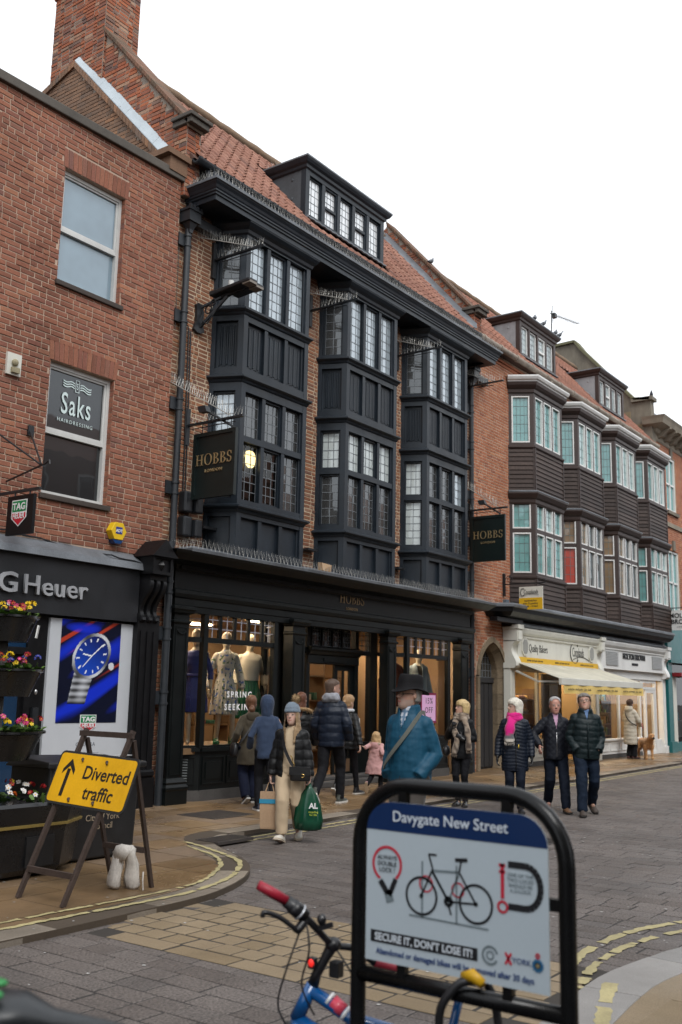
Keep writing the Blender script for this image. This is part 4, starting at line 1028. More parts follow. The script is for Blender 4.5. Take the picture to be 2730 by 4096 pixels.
# pilasters
for x0, x1 in ((10.73, 11.05), (13.6, 13.95), (16.61, 16.92), (19.54, 19.9)):
    mb = MB(); y = 10.93; mb.box(x0, x1, y, WY, .3, 2.84); p4 = [(x0, WY), (x0, y), (x1, y), (x1, WY)]
    plan_band(mb, p4, [(.01, 2.66), (.03, 2.68), (.03, 2.7), (.0, 2.72)], -.05); plan_band(mb, p4, [(.0, 2.8), (.05, 2.83), (.06, 2.86), (.08, 2.88), (.08, 2.92), (.02, 2.94)], -.08)
    plan_band(mb, p4, [(.06, .0), (.06, .2), (.075, .22), (.075, .25), (.04, .29), (.05, .32), (.02, .36), (.0, .38)], -.08)
    frame_rect(mb, FX(y), x0+.04, x1-.04, .42, 2.62, .018, 0, .01); xm = (x0+x1)/2
    mb.tube([(xm+.09*cos(t), y-.012, 2.56+.05*sin(t)) for t in [pi+pi*k/8 for k in range(9)]], .012, 6)
    mb.build('pilaster', M_GREEN, HB)
def shop_window(path, zsill, ztr, ztop, posts, toplights, nm='shop_window'):
    """path: plan polyline of glass; posts: plan points"""
    w = bpy.data.objects.new(nm, bpy.data.meshes.new(nm)); link(w, HB); mb = MB()
    for a, b in zip(path, path[1:]):
        t = Vector((b[0]-a[0], b[1]-a[1], 0)); L = t.length; fr = Fr((a[0], a[1], 0), t, Vector((t.y, -t.x, 0)))
        fr.box(mb, 0, L, ztr-.04, ztr+.04, -.05, .02); fr.box(mb, 0, L, ztop, 2.9, -.05, .02); fr.box(mb, 0, L, zsill-.06, zsill, -.08, .05); fr.box(mb, 0, L, zsill, zsill+.03, -.04, .01)
        g_ = MB(); g_.quad(fr.P(.02, zsill+.02, -.01), fr.P(L-.02, zsill+.02, -.01), fr.P(L-.02, ztr-.03, -.01), fr.P(.02, ztr-.03, -.01)); g_.build('pane', M_SHOPGLASS, w)
        n = toplights if L > 1 else 1; wl = L/n
        for k in range(n):
            if k: fr.box(mb, k*wl-.03, k*wl+.03, ztr+.04, ztop, -.04, .015)
            leaded(w, fr, k*wl+.04, (k+1)*wl-.04, ztr+.045, ztop-.005, 2, 3, M_SHOPGLASS, mat('pale_came', (.3,.31,.36), .5, .1, 9, 0), -.012, lead=.013, border=False)
        # stall riser with fielded panels
        fr.box(mb, 0, L, .15, zsill-.06, -.1, .0)
        npn = max(1, int(L/.55))
        for k in range(npn):
            a0, a1 = .06+k*(L-.06)/npn, (k+1)*(L-.06)/npn
            if a1-a0 > .1: frame_rect(mb, fr, a0, a1, .24, .66, .02, 0, .016); fr.box(mb, a0+.08, a1-.08, .32, .58, 0, .012)
        pl = MB(); fr.box(pl, -.01, L+.01, 0, .16, -.1, .03); pl.build('plinth', M_SILLST, w)
    for x, y in posts: mb.box(x-.05, x+.05, y-.03, y+.06, zsill-.02, ztop)
    me = mb.mesh(nm, M_GREEN); old = w.data; w.data = me; bpy.data.meshes.remove(old); return w
w1 = shop_window([(11.05, 11.36), (11.48, SY), (13.2, SY), (13.5, 11.45)], .80, 2.45, 2.92, [(11.48, SY), (13.2, SY)], 5)
w2 = shop_window([(16.95, 11.5), (17.43, SY), (19.1, SY), (19.45, 11.45)], .80, 2.47, 2.94, [(17.43, SY), (19.1, SY)], 5)
mb = MB(); w1v = FX(11.2)
for k in range(9):
    z = .3+k*.04; mb.hexa([Vector((11.2, 11.225, z)), Vector((11.33, 11.118, z)), Vector((11.33, 11.098, z-.01)), Vector((11.2, 11.205, z-.01)), Vector((11.2, 11.225, z+.012)), Vector((11.33, 11.118, z+.012)), Vector((11.33, 11.098, z+.0)), Vector((11.2, 11.205, z))])
mb.build('vent_slat', mat('grey_vent', (.1,.11,.11), .5, .1, 9, 0), w1, kind='stuff')
# window lettering and the offer card
M_VIN = mat('white_vinyl', (.8,.8,.8), .5, .03, 9, 0)
text('window_lettering', 'SPRING', .135, f, 12.335, 1.57, .012, M_VIN, w1, .001, spacing=1.45, bold=.003)
text('window_lettering', 'SEEKING', .135, f, 12.335, 1.37, .012, M_VIN, w1, .001, spacing=1.45, bold=.003)
oc = MB(); f.box(oc, 17.96, 18.58, 1.1, 1.72, .012, .016); oc_ = oc.build('offer_card', mat('crimson_card', (.2,.008,.05), .5, .05, 9, 0), w2)
oc = MB(); f.box(oc, 18.0, 18.54, 1.145, 1.675, .016, .018); oc.build('card_face', mat('pink_card', (.72,.42,.66), .5, .03, 9, 0), w2)
M_INK = mat('black_ink', (.008,.008,.01), .5, .05, 9, 0)
text('card_lettering', '15%', .17, f, 18.27, 1.5, .019, M_INK, w2, .001, spacing=1.15); text('card_lettering', 'OFF', .17, f, 18.27, 1.31, .019, M_INK, w2, .001, spacing=1.15); text('card_lettering', 'BOOKINGS', .04, f, 18.27, 1.2, .019, M_INK, w2, .001)
# entrance lobby
EY = 11.42; fe = FX(EY); mb = MB()
fe.box(mb, 13.5, 14.62, 0.1, .8, -.08, 0); fe.box(mb, 16.28, 16.95, .1, .75, -.08, 0)
for x in (13.98, 14.66, 16.22, 16.74): fe.box(mb, x-.05, x+.05, .1, 2.95, -.1, .02)
fe.box(mb, 13.95, 16.7, 2.94, 3.0, -.1, .02); fe.box(mb, 14.6, 16.3, 2.46, 2.54, -.1, .03); fe.box(mb, 16.3, 16.7, 2.42, 2.5, -.1, .02); fe.box(mb, 13.95, 14.6, 2.42, 2.5, -.1, .02)
plan_band(mb, [(14.62, EY), (16.26, EY)], [(.02, 2.2), (.04, 2.22), (.04, 2.36), (.07, 2.38), (.1, 2.43), (.13, 2.46), (.13, 2.5), (.03, 2.53)], -.05)
fe.box(mb, 15.1, 15.8, 2.25, 2.32, 0, .06)
for a in (14.78, 15.1, 15.43, 15.75):
    fe.box(mb, a-.03, a+.0, 2.54, 2.94, -.08, .015)
fe.box(mb, 13.45, 13.98, .1, 3.0, -.1, -.02); fe.box(mb, 16.7, 17.0, .1, 3.0, -.1, -.02)
fe.box(mb, 13.5, 16.98, 2.98, 3.05, -.2, .45)
ent = mb.build('entrance', M_GREEN, HB)
for k in range(4): leaded(ent, fe, 14.78+.325*k, 15.07+.325*k, 2.55, 2.93, 3, 4, M_GL_DARK, M_CAME, -.03)
leaded(ent, fe, 16.33, 16.68, 2.51, 2.93, 3, 4, M_SHOPGLASS, M_CAME, -.03); leaded(ent, fe, 14.05, 14.55, 2.51, 2.93, 3, 4, M_SHOPGLASS, M_CAME, -.03)
for a, b in ((16.3, 16.7), (14.03, 14.6)):
    mb = MB(); mb.quad(fe.P(a, .75, -.03), fe.P(b, .75, -.03), fe.P(b, 2.42, -.03), fe.P(a, 2.42, -.03)); mb.build('side_pane', M_SHOPGLASS, ent)
# door leaf standing ajar on the right
fd = Fr((15.55, EY+.03, 0), (1, .02, 0), (0, -1, 0)); mb = MB(); frame_rect(mb, fd, 0, .62, .16, 2.2, .1, -.05, 0, .3); fd.box(mb, .29, .34, .46, 2.1, -.04, -.01); fd.box(mb, .1, .52, 1.35, 1.42, -.04, -.01)
dl = mb.build('door', M_GREEN, HB); mb = MB(); mb.quad(fd.P(.1, .46, -.03), fd.P(.52, .46, -.03), fd.P(.52, 2.1, -.03), fd.P(.1, 2.1, -.03)); mb.build('pane', M_SHOPGLASS, dl)
mb = MB(); fd.box(mb, .06, .56, .2, .44, 0, .006); mb.build('kick_plate', mat('bronze_plate', (.2,.12,.07), .4, .15, 9, 0, metal=.5), dl)
mb = MB(); mb.tube([fe.P(16.25, .95, .06), fe.P(16.25, 1.2, .06)], .03, 8); mb.build('door_bell', mat('pale_plastic', (.6,.6,.58), .4, .05, 9, 0), ent)
mb = MB(); mb.box(13.5, 17.0, 10.98, 11.5, 0, .1); mb.box(13.5, 17.0, 11.2, 11.6, .1, .16); mb.build('door_step', M_SILLST, HB, bevel=.012)
# shop interior
mb = MB(); mb.box(10.8, 20.2, 11.55, 15.6, .05, .15); mb.build('shop_floor', M_FLOORW, HB)
mb = MB(); mb.box(10.8, 20.2, 15.5, 15.6, .1, 3.1); mb.box(10.6, 10.8, 11.3, 15.6, .1, 3.1); mb.box(20.2, 20.3, 11.3, 15.6, .1, 3.1); mb.box(10.6, 20.3, 11.2, 15.6, 3.06, 3.12); mb.build('shop_inner_wall', M_TAN, HB)
for x0, x1 in ((11.0, 13.5), (17.0, 19.5)):
    mb = MB(); mb.box(x0, x1, 11.05, 12.5, .7, .79); mb.build('display_floor', M_FLOORW, HB)
mb = MB(); mb.box(11.0, 13.2, 12.9, 12.95, .15, 1.35); mb.box(17.6, 19.4, 12.75, 12.8, .15, 2.6); mb.build('display_screen', M_TAN, HB)
for (x, y) in ((11.6, 11.28), (12.5, 11.28), (13.1, 11.4), (17.8, 11.28), (18.7, 11.28), (11.7, 12.0), (12.8, 12.0), (18.2, 12.0), (19.0, 12.2), (15.2, 13), (12.4, 14), (18, 14), (15.2, 14.8)):
    mb = MB(); mb.box(x-.35, x+.35, y-.12, y+.12, 3.03, 3.05); mb.build('ceiling_light', M_WARM, HB)
rr = random.Random(3); cols = [(.3,.22,.12),(.05,.05,.06),(.4,.35,.28),(.2,.06,.05),(.03,.12,.08),(.45,.3,.08),(.03,.04,.1)]
for k, (x0, x1, y) in enumerate(((11.3, 13.3, 13.6), (14.2, 15.2, 13.8), (15.9, 16.9, 12.7), (17.4, 19.6, 13.6))):
    mb = MB()
    for z in (.5, 1.0, 1.5, 2.0): mb.box(x0, x1, y, y+.4, z, z+.03)
    mb.box(x0, x0+.03, y, y+.4, .15, 2.3); mb.box(x1-.03, x1, y, y+.4, .15, 2.3); sh = mb.build('shelf_unit', M_FLOORW, HB)
    for z in (.53, 1.03, 1.53):
        x = x0+.1
        while x < x1-.25:
            w = rr.uniform(.12, .3); m2 = MB(); m2.box(x, x+w, y+.04, y+.35, z, z+rr.uniform(.06, .28)); ci = rr.randrange(len(cols)); m2.build('folded_clothes', mat('garment%d' % ci, cols[ci], .8, .2, 9, .2), sh, bevel=.01); x += w+rr.uniform(.03, .12)
# downpipes with hoppers
def downpipe(x, y, z0, z1, r, brackets, par, foot=True):
    mb = MB(); mb.tube([(x, y, z0), (x, y, z1)], r, 12)
    for z in brackets:
        mb.tube([(x, y, z-.1), (x, y, z-.07)], r+.014, 12); mb.tube([(x, y, z+.07), (x, y, z+.1)], r+.014, 12)
        mb.box(x-r-.12, x-r+.02, y+.02, y+.06, z-.1, z+.1)
    return mb.build('downpipe', M_PIPE, par, auto=True)
downpipe(10.7, 11.03, 3.85, 9.05, .055, (8.85, 7.55, 6.1, 4.75), HB); downpipe(10.63, 10.98, 0, 3.9, .06, (3.2, 2.5, 1.55), HB)
downpipe(20.26, 11.04, 0, 9.05, .055, (8.4, 7.5, 6.3, 5.2, 4.4, 3.3, 2.2), HB)
for x, s in ((10.7, 1), (20.26, 1)):
    mb = MB(); mb.lathe((x, 11.0, 8.98), [(.05, 0), (.06, .06), (.14, .2)], 4, pi/4); mb.box(x-.13, x+.13, 10.88, 11.12, 9.15, 9.34); mb.box(x+.13, x+.75, 10.98, 11.12, 9.17, 9.33); mb.box(x-.15, x+.15, 10.86, 11.12, 9.33, 9.37)
    for k in range(4): mb.box(x-.14+.08*k, x-.1+.08*k, 10.86, 10.9, 9.37, 9.42)
    mb.build('hopper_head', M_PIPE, HB)
    mb = MB(); spikes(mb, (x+.1, 11.05, 9.34), (x+.75, 11.05, 9.34), 9, .16, fan=2); mb.build('bird_spike_strip', mat('tarnished_spike', (.25,.24,.22), .5, .1, 9, 0), HB, kind='stuff')
mb = MB()
for k, dx in enumerate((0, .05)): mb.tube([(10.88+dx, 11.09, 7.4), (10.9+dx, 11.09, 6.5), (10.92+dx, 11.09, 5.5), (10.93+dx, 11.09, 4.75)], .012, 5)
mb.tube([(10.76, 11.09, 7.5), (10.86, 11.09, 7.46), (10.9, 11.09, 7.36)], .01, 5); mb.tube([(10.57, 11.09, 9.0), (10.58, 11.09, 7.3)], .006, 4)
mb.build('wall_cable', M_IRON, HB, kind='stuff')
# old sign irons with bird spikes
def spiked_iron(x, yo, z, par, diag=True, plate=(8.48, 9.11)):
    mb = MB(); mb.bar((x, 11.11, z), (x, yo, z), .05, .03); mb.box(x-.05, x+.03, 11.08, 11.13, plate[0], plate[1])
    mb.tube([(x, 10.95, z-.06), (x, yo+.25, z-.07)], .009, 5)
    o = mb.build('sign_iron', M_IRON, par); m2 = MB(); spikes(m2, (x, 11.05, z+.01), (x, yo, z+.01), 13, .15, fan=3, spread=.05)
    if diag: spikes(m2, (x-.42, 11.1, z+.26), (x-.02, yo+.22, z+.02), 24, .13, fan=2, spread=.05, r=.0026); m2.tube([(x-.42, 11.1, z+.26), (x-.02, yo+.22, z+.02)], .008, 5)
    m2.build('bird_spike_strip', M_SPIKE, par, kind='stuff'); return o
for x in (11.41, 14.07, 17.11): spiked_iron(x, 10.0, 8.8, HB)
spiked_iron(20.19, 10.15, 8.94, HB)
mb = MB(); mb.box(11.28, 11.6, 10.95, 11.12, 4.2, 4.24); mb.box(14.0, 14.3, 10.95, 11.12, 4.2, 4.24); mb.box(17.0, 17.25, 10.95, 11.12, 4.2, 4.24); mb.build('flood_lamp', M_IRON, HB, kind='stuff')
# lantern seen glowing in the first-floor room

# hanging shop signs
def hanging_sign(x, y0, y1, z0, z1, zb, yo, lab, plate):
    t = thing('hanging_sign', (x, (y0+y1)/2, z0), lab, 'sign', 'dark hanging boards of the dress shop')
    fr = Fr((x-.035, y1, 0), (0, -1, 0), (-1, 0, 0)); W = y1-y0
    mb = MB(); mb.box(x-.03, x+.03, y0, y1, z0, z1); frame_rect(mb, fr, -.02, W+.02, z0-.02, z1+.02, .06, -.04, .018); mb.build('board', mat('sign_green_black', (.006,.012,.0115), .35, .25, 4, .05), t)
    serif_word('sign_letter', fr, W/2, z0+(z1-z0)*.5, .002, .175, M_GOLD, t, .012); text('sign_lettering', 'LONDON', .072, fr, W/2, z0+(z1-z0)*.385, .002, M_GOLD, t, .008, spacing=1.25)
    mb = MB(); mb.bar((x, 11.11, zb), (x, yo, zb), .05, .035)
    for yy in (y0+.12, y1-.12): mb.tube([(x, yy, zb), (x, yy, z1)], .008, 5)
    mb.box(x-.05, x+.03, 11.08, 11.13, *plate); mb.tube([(x, 11.0, zb-.07), (x, yo+.15, zb-.07)], .008, 5); mb.build('bracket', M_IRON, t)
    mb = MB(); spikes(mb, (x, 11.05, zb+.015), (x, yo, zb+.015), 15, .15, fan=3, spread=.05); spikes(mb, (x-.43, 11.1, zb+.62), (x-.02, yo+.25, zb+.03), 26, .17, fan=3, spread=.06, r=.0028); mb.tube([(x-.43, 11.1, zb+.62), (x-.02, yo+.25, zb+.03)], .008, 5); mb.build('bird_spike_strip', M_SPIKE, t, kind='stuff')
    mb = MB(); mb.bar((x-.25, (y0+y1)/2, zb+.1), (x+.2, (y0+y1)/2-.2, zb-.1), .03); mb.obox((x-.3, (y0+y1)/2, zb+.1), (.05,0,0), (0,.08,0), (0,.02,.05)); mb.obox((x+.15, (y0+y1)/2-.2, zb-.16), (.04,0,0), (0,.07,0), (0,.02,.03)); mb.build('lamp', M_IRON, t)
    return t
hanging_sign(10.98, 10.04, 10.89, 4.61, 5.62, 5.82, 9.92, 'dark dress shop sign hanging beside the downpipe near the first bay', (5.5, 6.1))
hanging_sign(20.18, 10.14, 10.98, 4.72, 5.74, 5.92, 10.07, 'dark dress shop sign hanging in front of the orange brick wall', (5.7, 6.1))
# small brown paper scrap among the cornice spikes
mb = MB(); mb.hexa([(14.0,10.62,3.81),(14.28,10.64,3.81),(14.3,10.76,3.83),(14.02,10.74,3.83),(14.01,10.64,3.95),(14.27,10.62,3.93),(14.26,10.74,3.94),(14.04,10.76,3.97)]); tag(mb.build('paper_bag', mat('brown_paper', (.42,.27,.15), .8, .15, 12, .3)), 'crumpled brown paper bag caught on the ledge spikes above the shop', 'bag')
# wall boxes and street lamp
for nm, lab, z0, z1 in (('junction_box', 'upper black junction box on the brickwork below the hanging sign', 4.4, 4.74), ('junction_box', 'lower black junction box on the brickwork just above the shop ledge', 4.02, 4.34)):
    t = thing(nm, (11.02, 11.0, z0), lab, 'box', 'black boxes on the wall')
    mb = MB(); mb.box(10.86, 11.04, 10.95, 11.12, z0, z1); mb.build('housing', M_IRON, t, bevel=.03); mb = MB(); mb.box(11.05, 11.2, 10.88, 11.05, z0+.0, z1-.04); mb.build('cover', mat('satin_black_box', (.012,.014,.017), .4, .2, 9, .05), t, bevel=.025)
t = thing('street_lamp', (11.1, 11.1, 7.4), 'black bracket street lamp with flat LED heads on the brick wall', 'street lamp')
mb = MB(); rings = []
for z, w in ((7.42,.05),(7.46,.12),(7.52,.1),(7.6,.07),(7.8,.07),(7.88,.09),(7.92,.05)): rings.append([Vector((11.1-w, 11.07, z)), Vector((11.1+w, 11.07, z)), Vector((11.1+w, 11.12, z)), Vector((11.1-w, 11.12, z))])
mb.loft(rings); mb.build('wall_plate', M_IRON, t)
mb = MB(); mb.bar((11.12, 11.08, 7.86), (11.25, 10.72, 8.02), .035); mb.bar((11.12, 11.08, 7.52), (11.25, 10.62, 8.0), .04)
for cy, cz, r in ((10.95, 7.82, .07), (10.85, 7.92, .05)): mb.tube([(11.17, cy+r*cos(a), cz+r*sin(a)) for a in [2*pi*k/14 for k in range(15)]], .012, 5)
mb.tube([(11.16, 11.05, 7.8), (11.1, 11.0, 7.6), (11.12, 10.92, 7.55), (11.2, 10.8, 7.8)], .012, 5); mb.bar((11.25, 10.75, 8.02), (11.27, 10.3, 8.05), .05); mb.build('bracket_arm', M_IRON, t)
mb = MB(); mb.prism([(11.13, 10.92, 8.03), (11.13, 10.6, 8.06), (11.13, 10.55, 8.13), (11.13, 10.93, 8.12)], (.26, 0, 0)); mb.build('driver_box', M_IRON, t, bevel=.02)
for k, x in enumerate((11.08, 11.3)):
    mb = MB(); mb.obox((x+.1, 10.28+k*.05, 8.09), (.1,0,0), (0,.28,-.02), (0,.0,.028)); h = mb.build('lamp_head', M_IRON, t, bevel=.015)
    mb = MB(); mb.obox((x+.1, 10.08+k*.05, 8.075), (.085,0,0), (0,.08,-.006), (0,.0,.022)); mb.build('led_panel', mat('led_lens', (.2,.17,.14), .3, .2, 40, 0), h)
mb = MB(); mb.tube([(11.2, 10.5, 8.12), (11.2, 10.5, 8.22)], .045, 12); mb.build('photocell', mat('pale_plastic', 0), t, smooth=False)

# ------------------------------------------------------------------ orange brick building with brown bays (right)
CB = thing('brown_bay_building', (27, WY, 0), 'orange brick building with four brown boarded bays above the bakery and cosmetics shops', 'building')
M_KBRICK = mat_pieces('orange_brick', [(0,(.36,.13,.068)),(.25,(.45,.17,.085)),(.5,(.4,.145,.078)),(.75,(.5,.205,.105)),(.9,(.31,.115,.072)),(1,(.56,.26,.135))], nscale=55, nvar=.3, stain=.22, bump=.4)
M_KMORT = mat('pale_mortar', (.52,.38,.28), .9, .2, 9, .4, grime=.25)
M_BROWN = mat('brown_stained_timber', (.036,.019,.0145), .5, .3, 5, .15, grime=.2)
M_BOARD = mat_pieces('weathered_board', [(0,(.035,.02,.0155)),(.4,(.055,.034,.027)),(.8,(.075,.05,.041)),(1,(.042,.025,.02))], nscale=18, nvar=.4, stain=.5, rough=.6, bump=.3, patch=((.12,.085,.06), 5, .73))
KX0, KX1 = 20.44, 33.2
f = FX(WY); ARCH = [(20.74, 21.92)]
mb = MB(); f.box(mb, KX0, KX1, 3.05, 10.22, -.3, 0); f.box(mb, KX0, 20.62, 0, 3.05, -.3, 0); f.box(mb, 22.0, 22.2, 0, 3.05, -.3, 0); kw = mb.build('wall', M_KMORT, CB)
KB = [(22.72, 24.47), (25.55, 27.3), (28.38, 30.13), (31.2, 32.95)]
holes = [(a-.3-KX0, b+.3-KX0, .6, 6.5) for a, b in KB]
brick_field(kw, M_KBRICK, lambda u, z, d: f.P(KX0+u, 3.05+z, d), KX1-KX0, 7.1, .222, .0735, .015, (1,1,.5), holes, proud=.005)
brick_field(kw, M_KBRICK, lambda u, z, d: f.P(KX0+u, z, d), .14, 3.05, .222, .0735, .012, (1,), nparts=10, proud=.007)
# pointed stone doorway; outline measured as inner and outer arches
def arch_pts(xl, xr, zs, za, n=10):
    xm = (xl+xr)/2; w = xm-xl; h = za-zs; R = (w*w+h*h)/(2*w); out = []
    a1 = math.asin(min(1, h/R))
    L = [(xl+R-R*cos(a1*k/n), zs+R*sin(a1*k/n)) for k in range(n+1)]
    return L+[(2*xm-x, z) for x, z in L[::-1][1:]]
M_ARCH = mat_pieces('doorway_stone', [(0,(.24,.185,.12)),(.5,(.31,.24,.16)),(1,(.2,.155,.105))], nscale=30, nvar=.3, stain=.4, bump=.4)
inn = arch_pts(20.76, 21.92, 2.12, 2.84); mid = arch_pts(20.68, 22.0, 2.14, 2.94); out_ = arch_pts(20.58, 22.1, 2.16, 3.06)
dw = bpy.data.objects.new('doorway', bpy.data.meshes.new('doorway')); link(dw, CB); mb = MB()
mb.box(20.44, 22.2, 11.14, 11.16, 0, .001)
arch_bk = MB()
n = len(inn)
for a in range(0, n-1, 2):
    m2 = MB(); k1 = min(a+2, n-1); idx = list(range(a, k1+1))
    for i, j in zip(idx, idx[1:]):
        P3 = lambda p, y: Vector((p[0], y, p[1]))
        # outer face, chamfer and reveal
        m2.hexa([P3(out_[i], 11.06), P3(out_[j], 11.06), P3(mid[j], 11.06), P3(mid[i], 11.06), P3(out_[i], 11.45), P3(out_[j], 11.45), P3(mid[j], 11.45), P3(mid[i], 11.45)])
        m2.hexa([P3(mid[i], 11.1), P3(mid[j], 11.1), P3(inn[j], 11.26), P3(inn[i], 11.26), P3(mid[i], 11.6), P3(mid[j], 11.6), P3(inn[j], 11.6), P3(inn[i], 11.6)])
    m2.build('arch_stone', M_ARCH, dw)
for xo, xm_, xi in ((20.58, 20.68, 20.76), (22.1, 22.0, 21.92)):
    z = 0; k = 0
    while z < 2.12:
        h = min(.36 if k else .3, 2.13-z); m2 = MB()
        m2.box(xo, xm_, 11.06, 11.45, z+.004, z+h-.004); m2.hexa([(xm_, 11.1, z+.004), (xi, 11.26, z+.004), (xi, 11.6, z+.004), (xm_, 11.6, z+.004), (xm_, 11.1, z+h-.004), (xi, 11.26, z+h-.004), (xi, 11.6, z+h-.004), (xm_, 11.6, z+h-.004)])
        if xo > 21 and k == 0: m2.box(xo-.02, xo+.1, 11.02, 11.45, 0, .28)
        m2.build('jamb_stone', M_ARCH, dw); z += h; k += 1
mb = MB(); mb.box(20.7, 22.0, 11.42, 11.46, 0, 3.0); mb.box(20.7, 22.0, 11.36, 11.42, 2.0, 2.12)
for k in range(5): mb.box(20.78+k*.24, 20.98+k*.24, 11.39, 11.42, .05, 1.98)
me = mb.mesh('doorway', mat('dark_grey_door', (.03,.03,.033), .55, .3, 5, .15)); old = dw.data; dw.data = me; bpy.data.meshes.remove(old)
leaded(dw, FX(11.4), 20.85, 21.85, 2.13, 2.75, 7, 4, M_GL_DARK, M_CAME, 0.0)
# spandrel brick beside the arch
mb = MB()
for i in range(n-1):
    a, b = out_[i], out_[i+1]; mb.hexa([(a[0], 11.1, a[1]), (b[0], 11.1, b[1]), (b[0], 11.14, b[1]), (a[0], 11.14, a[1]), (a[0], 11.1, 3.08), (b[0], 11.1, 3.08), (b[0], 11.14, 3.08), (a[0], 11.14, 3.08)])
sp = mb.build('spandrel', M_KMORT, CB)
def in_sp(u, z):
    x = 20.58+u
    for i in range(n-1):
        if out_[i][0] <= x <= out_[i+1][0]:
            return z+2.1 > out_[i][1]+(out_[i+1][1]-out_[i][1])*(x-out_[i][0])/(out_[i+1][0]-out_[i][0]+1e-9)+.03
    return False
brick_field(sp, M_KBRICK, lambda u, z, d: Vector((20.58+u, 11.1-d, 2.1+z)), 1.52, .98, .111, .0735, .012, (1,), inside=in_sp, nparts=60, proud=.007)
# bays
KY = 10.58
def brown_bay(i, xl, xr):
    path = [(xl-.34, WY+.02), (xl, KY), (xr, KY), (xr+.34, WY+.02)]
    bay = bpy.data.objects.new('bay_window', bpy.data.meshes.new('bay_window')); link(bay, CB); mb = MB(); rnd = random.Random(20+i)
    for fi, (p, q) in enumerate(zip(path, path[1:])):
        t = Vector((q[0]-p[0], q[1]-p[1], 0)); L = t.length; fr = Fr((p[0], p[1], 0), t, Vector((t.y, -t.x, 0)))
        front = fi == 1; n = 3 if front else 1; post = .1; mul = .075; wl = (L-2*post-(n-1)*mul)/n
        fr.box(mb, 0, post, 3.85, 9.5, -.12, 0); fr.box(mb, L-post, L, 3.85, 9.5, -.12, -.001)
        for z0, z1 in ((9.3, 9.5), (7.94, 8.06), (6.5, 6.76), (4.6, 4.72)): fr.box(mb, post, L-post, z0, z1, -.12, -.004)
        fr.box(mb, post, L-post, 5.74, 5.84, -.12, -.012)
        for k in range(n):
            a = post+k*(wl+mul); b = a+wl
            if k < n-1: fr.box(mb, b, b+mul, 8.06, 9.3, -.12, -.02); fr.box(mb, b, b+mul, 4.72, 6.5, -.12, -.02)
            for z0, z1, cols, rows in ((8.06, 9.3, 3 if front else 4, 5), (5.84, 6.5, 3, 3), (4.72, 5.74, 3, 4)):
                wm = MB(); w = .034; frame_rect(wm, fr, a+.004, b-.004, z0+.004, z1-.004, w, -.1, -.012)
                wm.build('casement', M_WHITE, bay)
                teal = z0 > 7 or i in (0, 3); gm = (M_GL_PALE if front and rnd.random() < .55 else M_GL_TEAL) if teal else M_GL_WARM
                if i == 1 and z0 < 5 and fi == 0: gm = mat_glass('leaded_glass_red_poster', (.42,.06,.04), .08)
                if not teal and front and k > 0: gm = M_GL_DARK
                leaded(bay, fr, a+w, b-w, z0+w, z1-w, cols, rows, gm, mat('dull_came', (.11,.16,.16), .5, .1, 9, 0), -.07, lead=.009, border=False)
        # weatherboards, one by one
        for z0, z1 in ((6.78, 7.93), (3.88, 4.6)):
            nb = int(round((z1-z0)/.115)); h = (z1-z0)/nb
            for k in range(nb):
                z = z0+k*h; bd = MB(); bd.hexa([fr.P(.02, z-.008, .028), fr.P(L-.02, z-.008, .028), fr.P(L-.02, z-.008, -.02), fr.P(.02, z-.008, -.02), fr.P(.02, z+h, .004), fr.P(L-.02, z+h, .004), fr.P(L-.02, z+h, -.02), fr.P(.02, z+h, -.02)])
                bd.build('weatherboard', M_BOARD, bay)
            fr.box(mb, -.01, .03, z0, z1, -.02, .035); fr.box(mb, L-.03, L+.005, z0, z1, -.02, .034)
    plan_band(mb, path, [(.0, 9.36), (.03, 9.38), (.04, 9.46), (.08, 9.5), (.12, 9.56), (.14, 9.64)], -.1)
    plan_band(mb, path, [(.0, 6.46), (.02, 6.5), (.03, 6.58), (.07, 6.62), (.12, 6.72), (.12, 6.76)], -.1)
    plan_band(mb, path, [(.03, 7.9), (.05, 7.93), (.05, 7.97), (.0, 8.0)], -.05); plan_band(mb, path, [(.03, 4.56), (.05, 4.6), (.05, 4.64), (.0, 4.67)], -.05)
    pp = offset_path([Vector(p) for p in path], -.14); mb.prism([(p.x, p.y, 3.85) for p in pp][::-1], (0, 0, 5.75))
    me = mb.mesh('bay_window', M_BROWN); old = bay.data; bay.data = me; bpy.data.meshes.remove(old)
    wc = MB(); plan_band(wc, path, [(.12, 9.64), (.13, 9.68), (.17, 9.7), (.2, 9.76), (.2, 9.8), (.15, 9.815)], -.3); wc.build('bay_cornice', M_WHITE, bay)
    ll = MB(); plan_band(ll, path, [(.1, 6.755), (.13, 6.76), (.13, 6.785), (.02, 6.82)], -.02); ll.build('lead_drip', M_LEAD, bay)
    return bay
for i, (a, b) in enumerate(KB): brown_bay(i, a, b)
mb = MB()
for k in range(2): f.box(mb, KX0, KX1, 9.98+k*.085, 10.03+k*.085, 0, .035+.03*k)
mb.build('eaves_course', M_KBRICK, CB)
mb = MB(); mb.tube([(x_, 10.86, 10.24) for x_ in (20.36, 24, 28, 33.1)], .075, 10)
for k in range(15): mb.tube([(20.5+k*.9, 10.86, 10.24), (20.58+k*.9, 10.86, 10.24)], .092, 10)
for x_ in (24.4, 29.9): mb.tube([(x_, 10.86, 10.2), (x_, 10.86, 10.0), (x_, 10.9, 9.85)], .07, 8)
mb.build('gutter', mat('pale_peeling_gutter', (.3,.25,.2), .7, .5, 7, .3, grime=.5), CB, auto=True)
mb = MB(); mb.prism([(KX0+.3, RY0, RZ0-.03), (KX0+.3, RY1, RZ1-.05), (KX0+.3, 2*RY1-RY0, RZ0-.03)], (KX1-KX0-.3, 0, 0)); kroof = mb.build('roof', mat('roof_underlay', 0), CB)
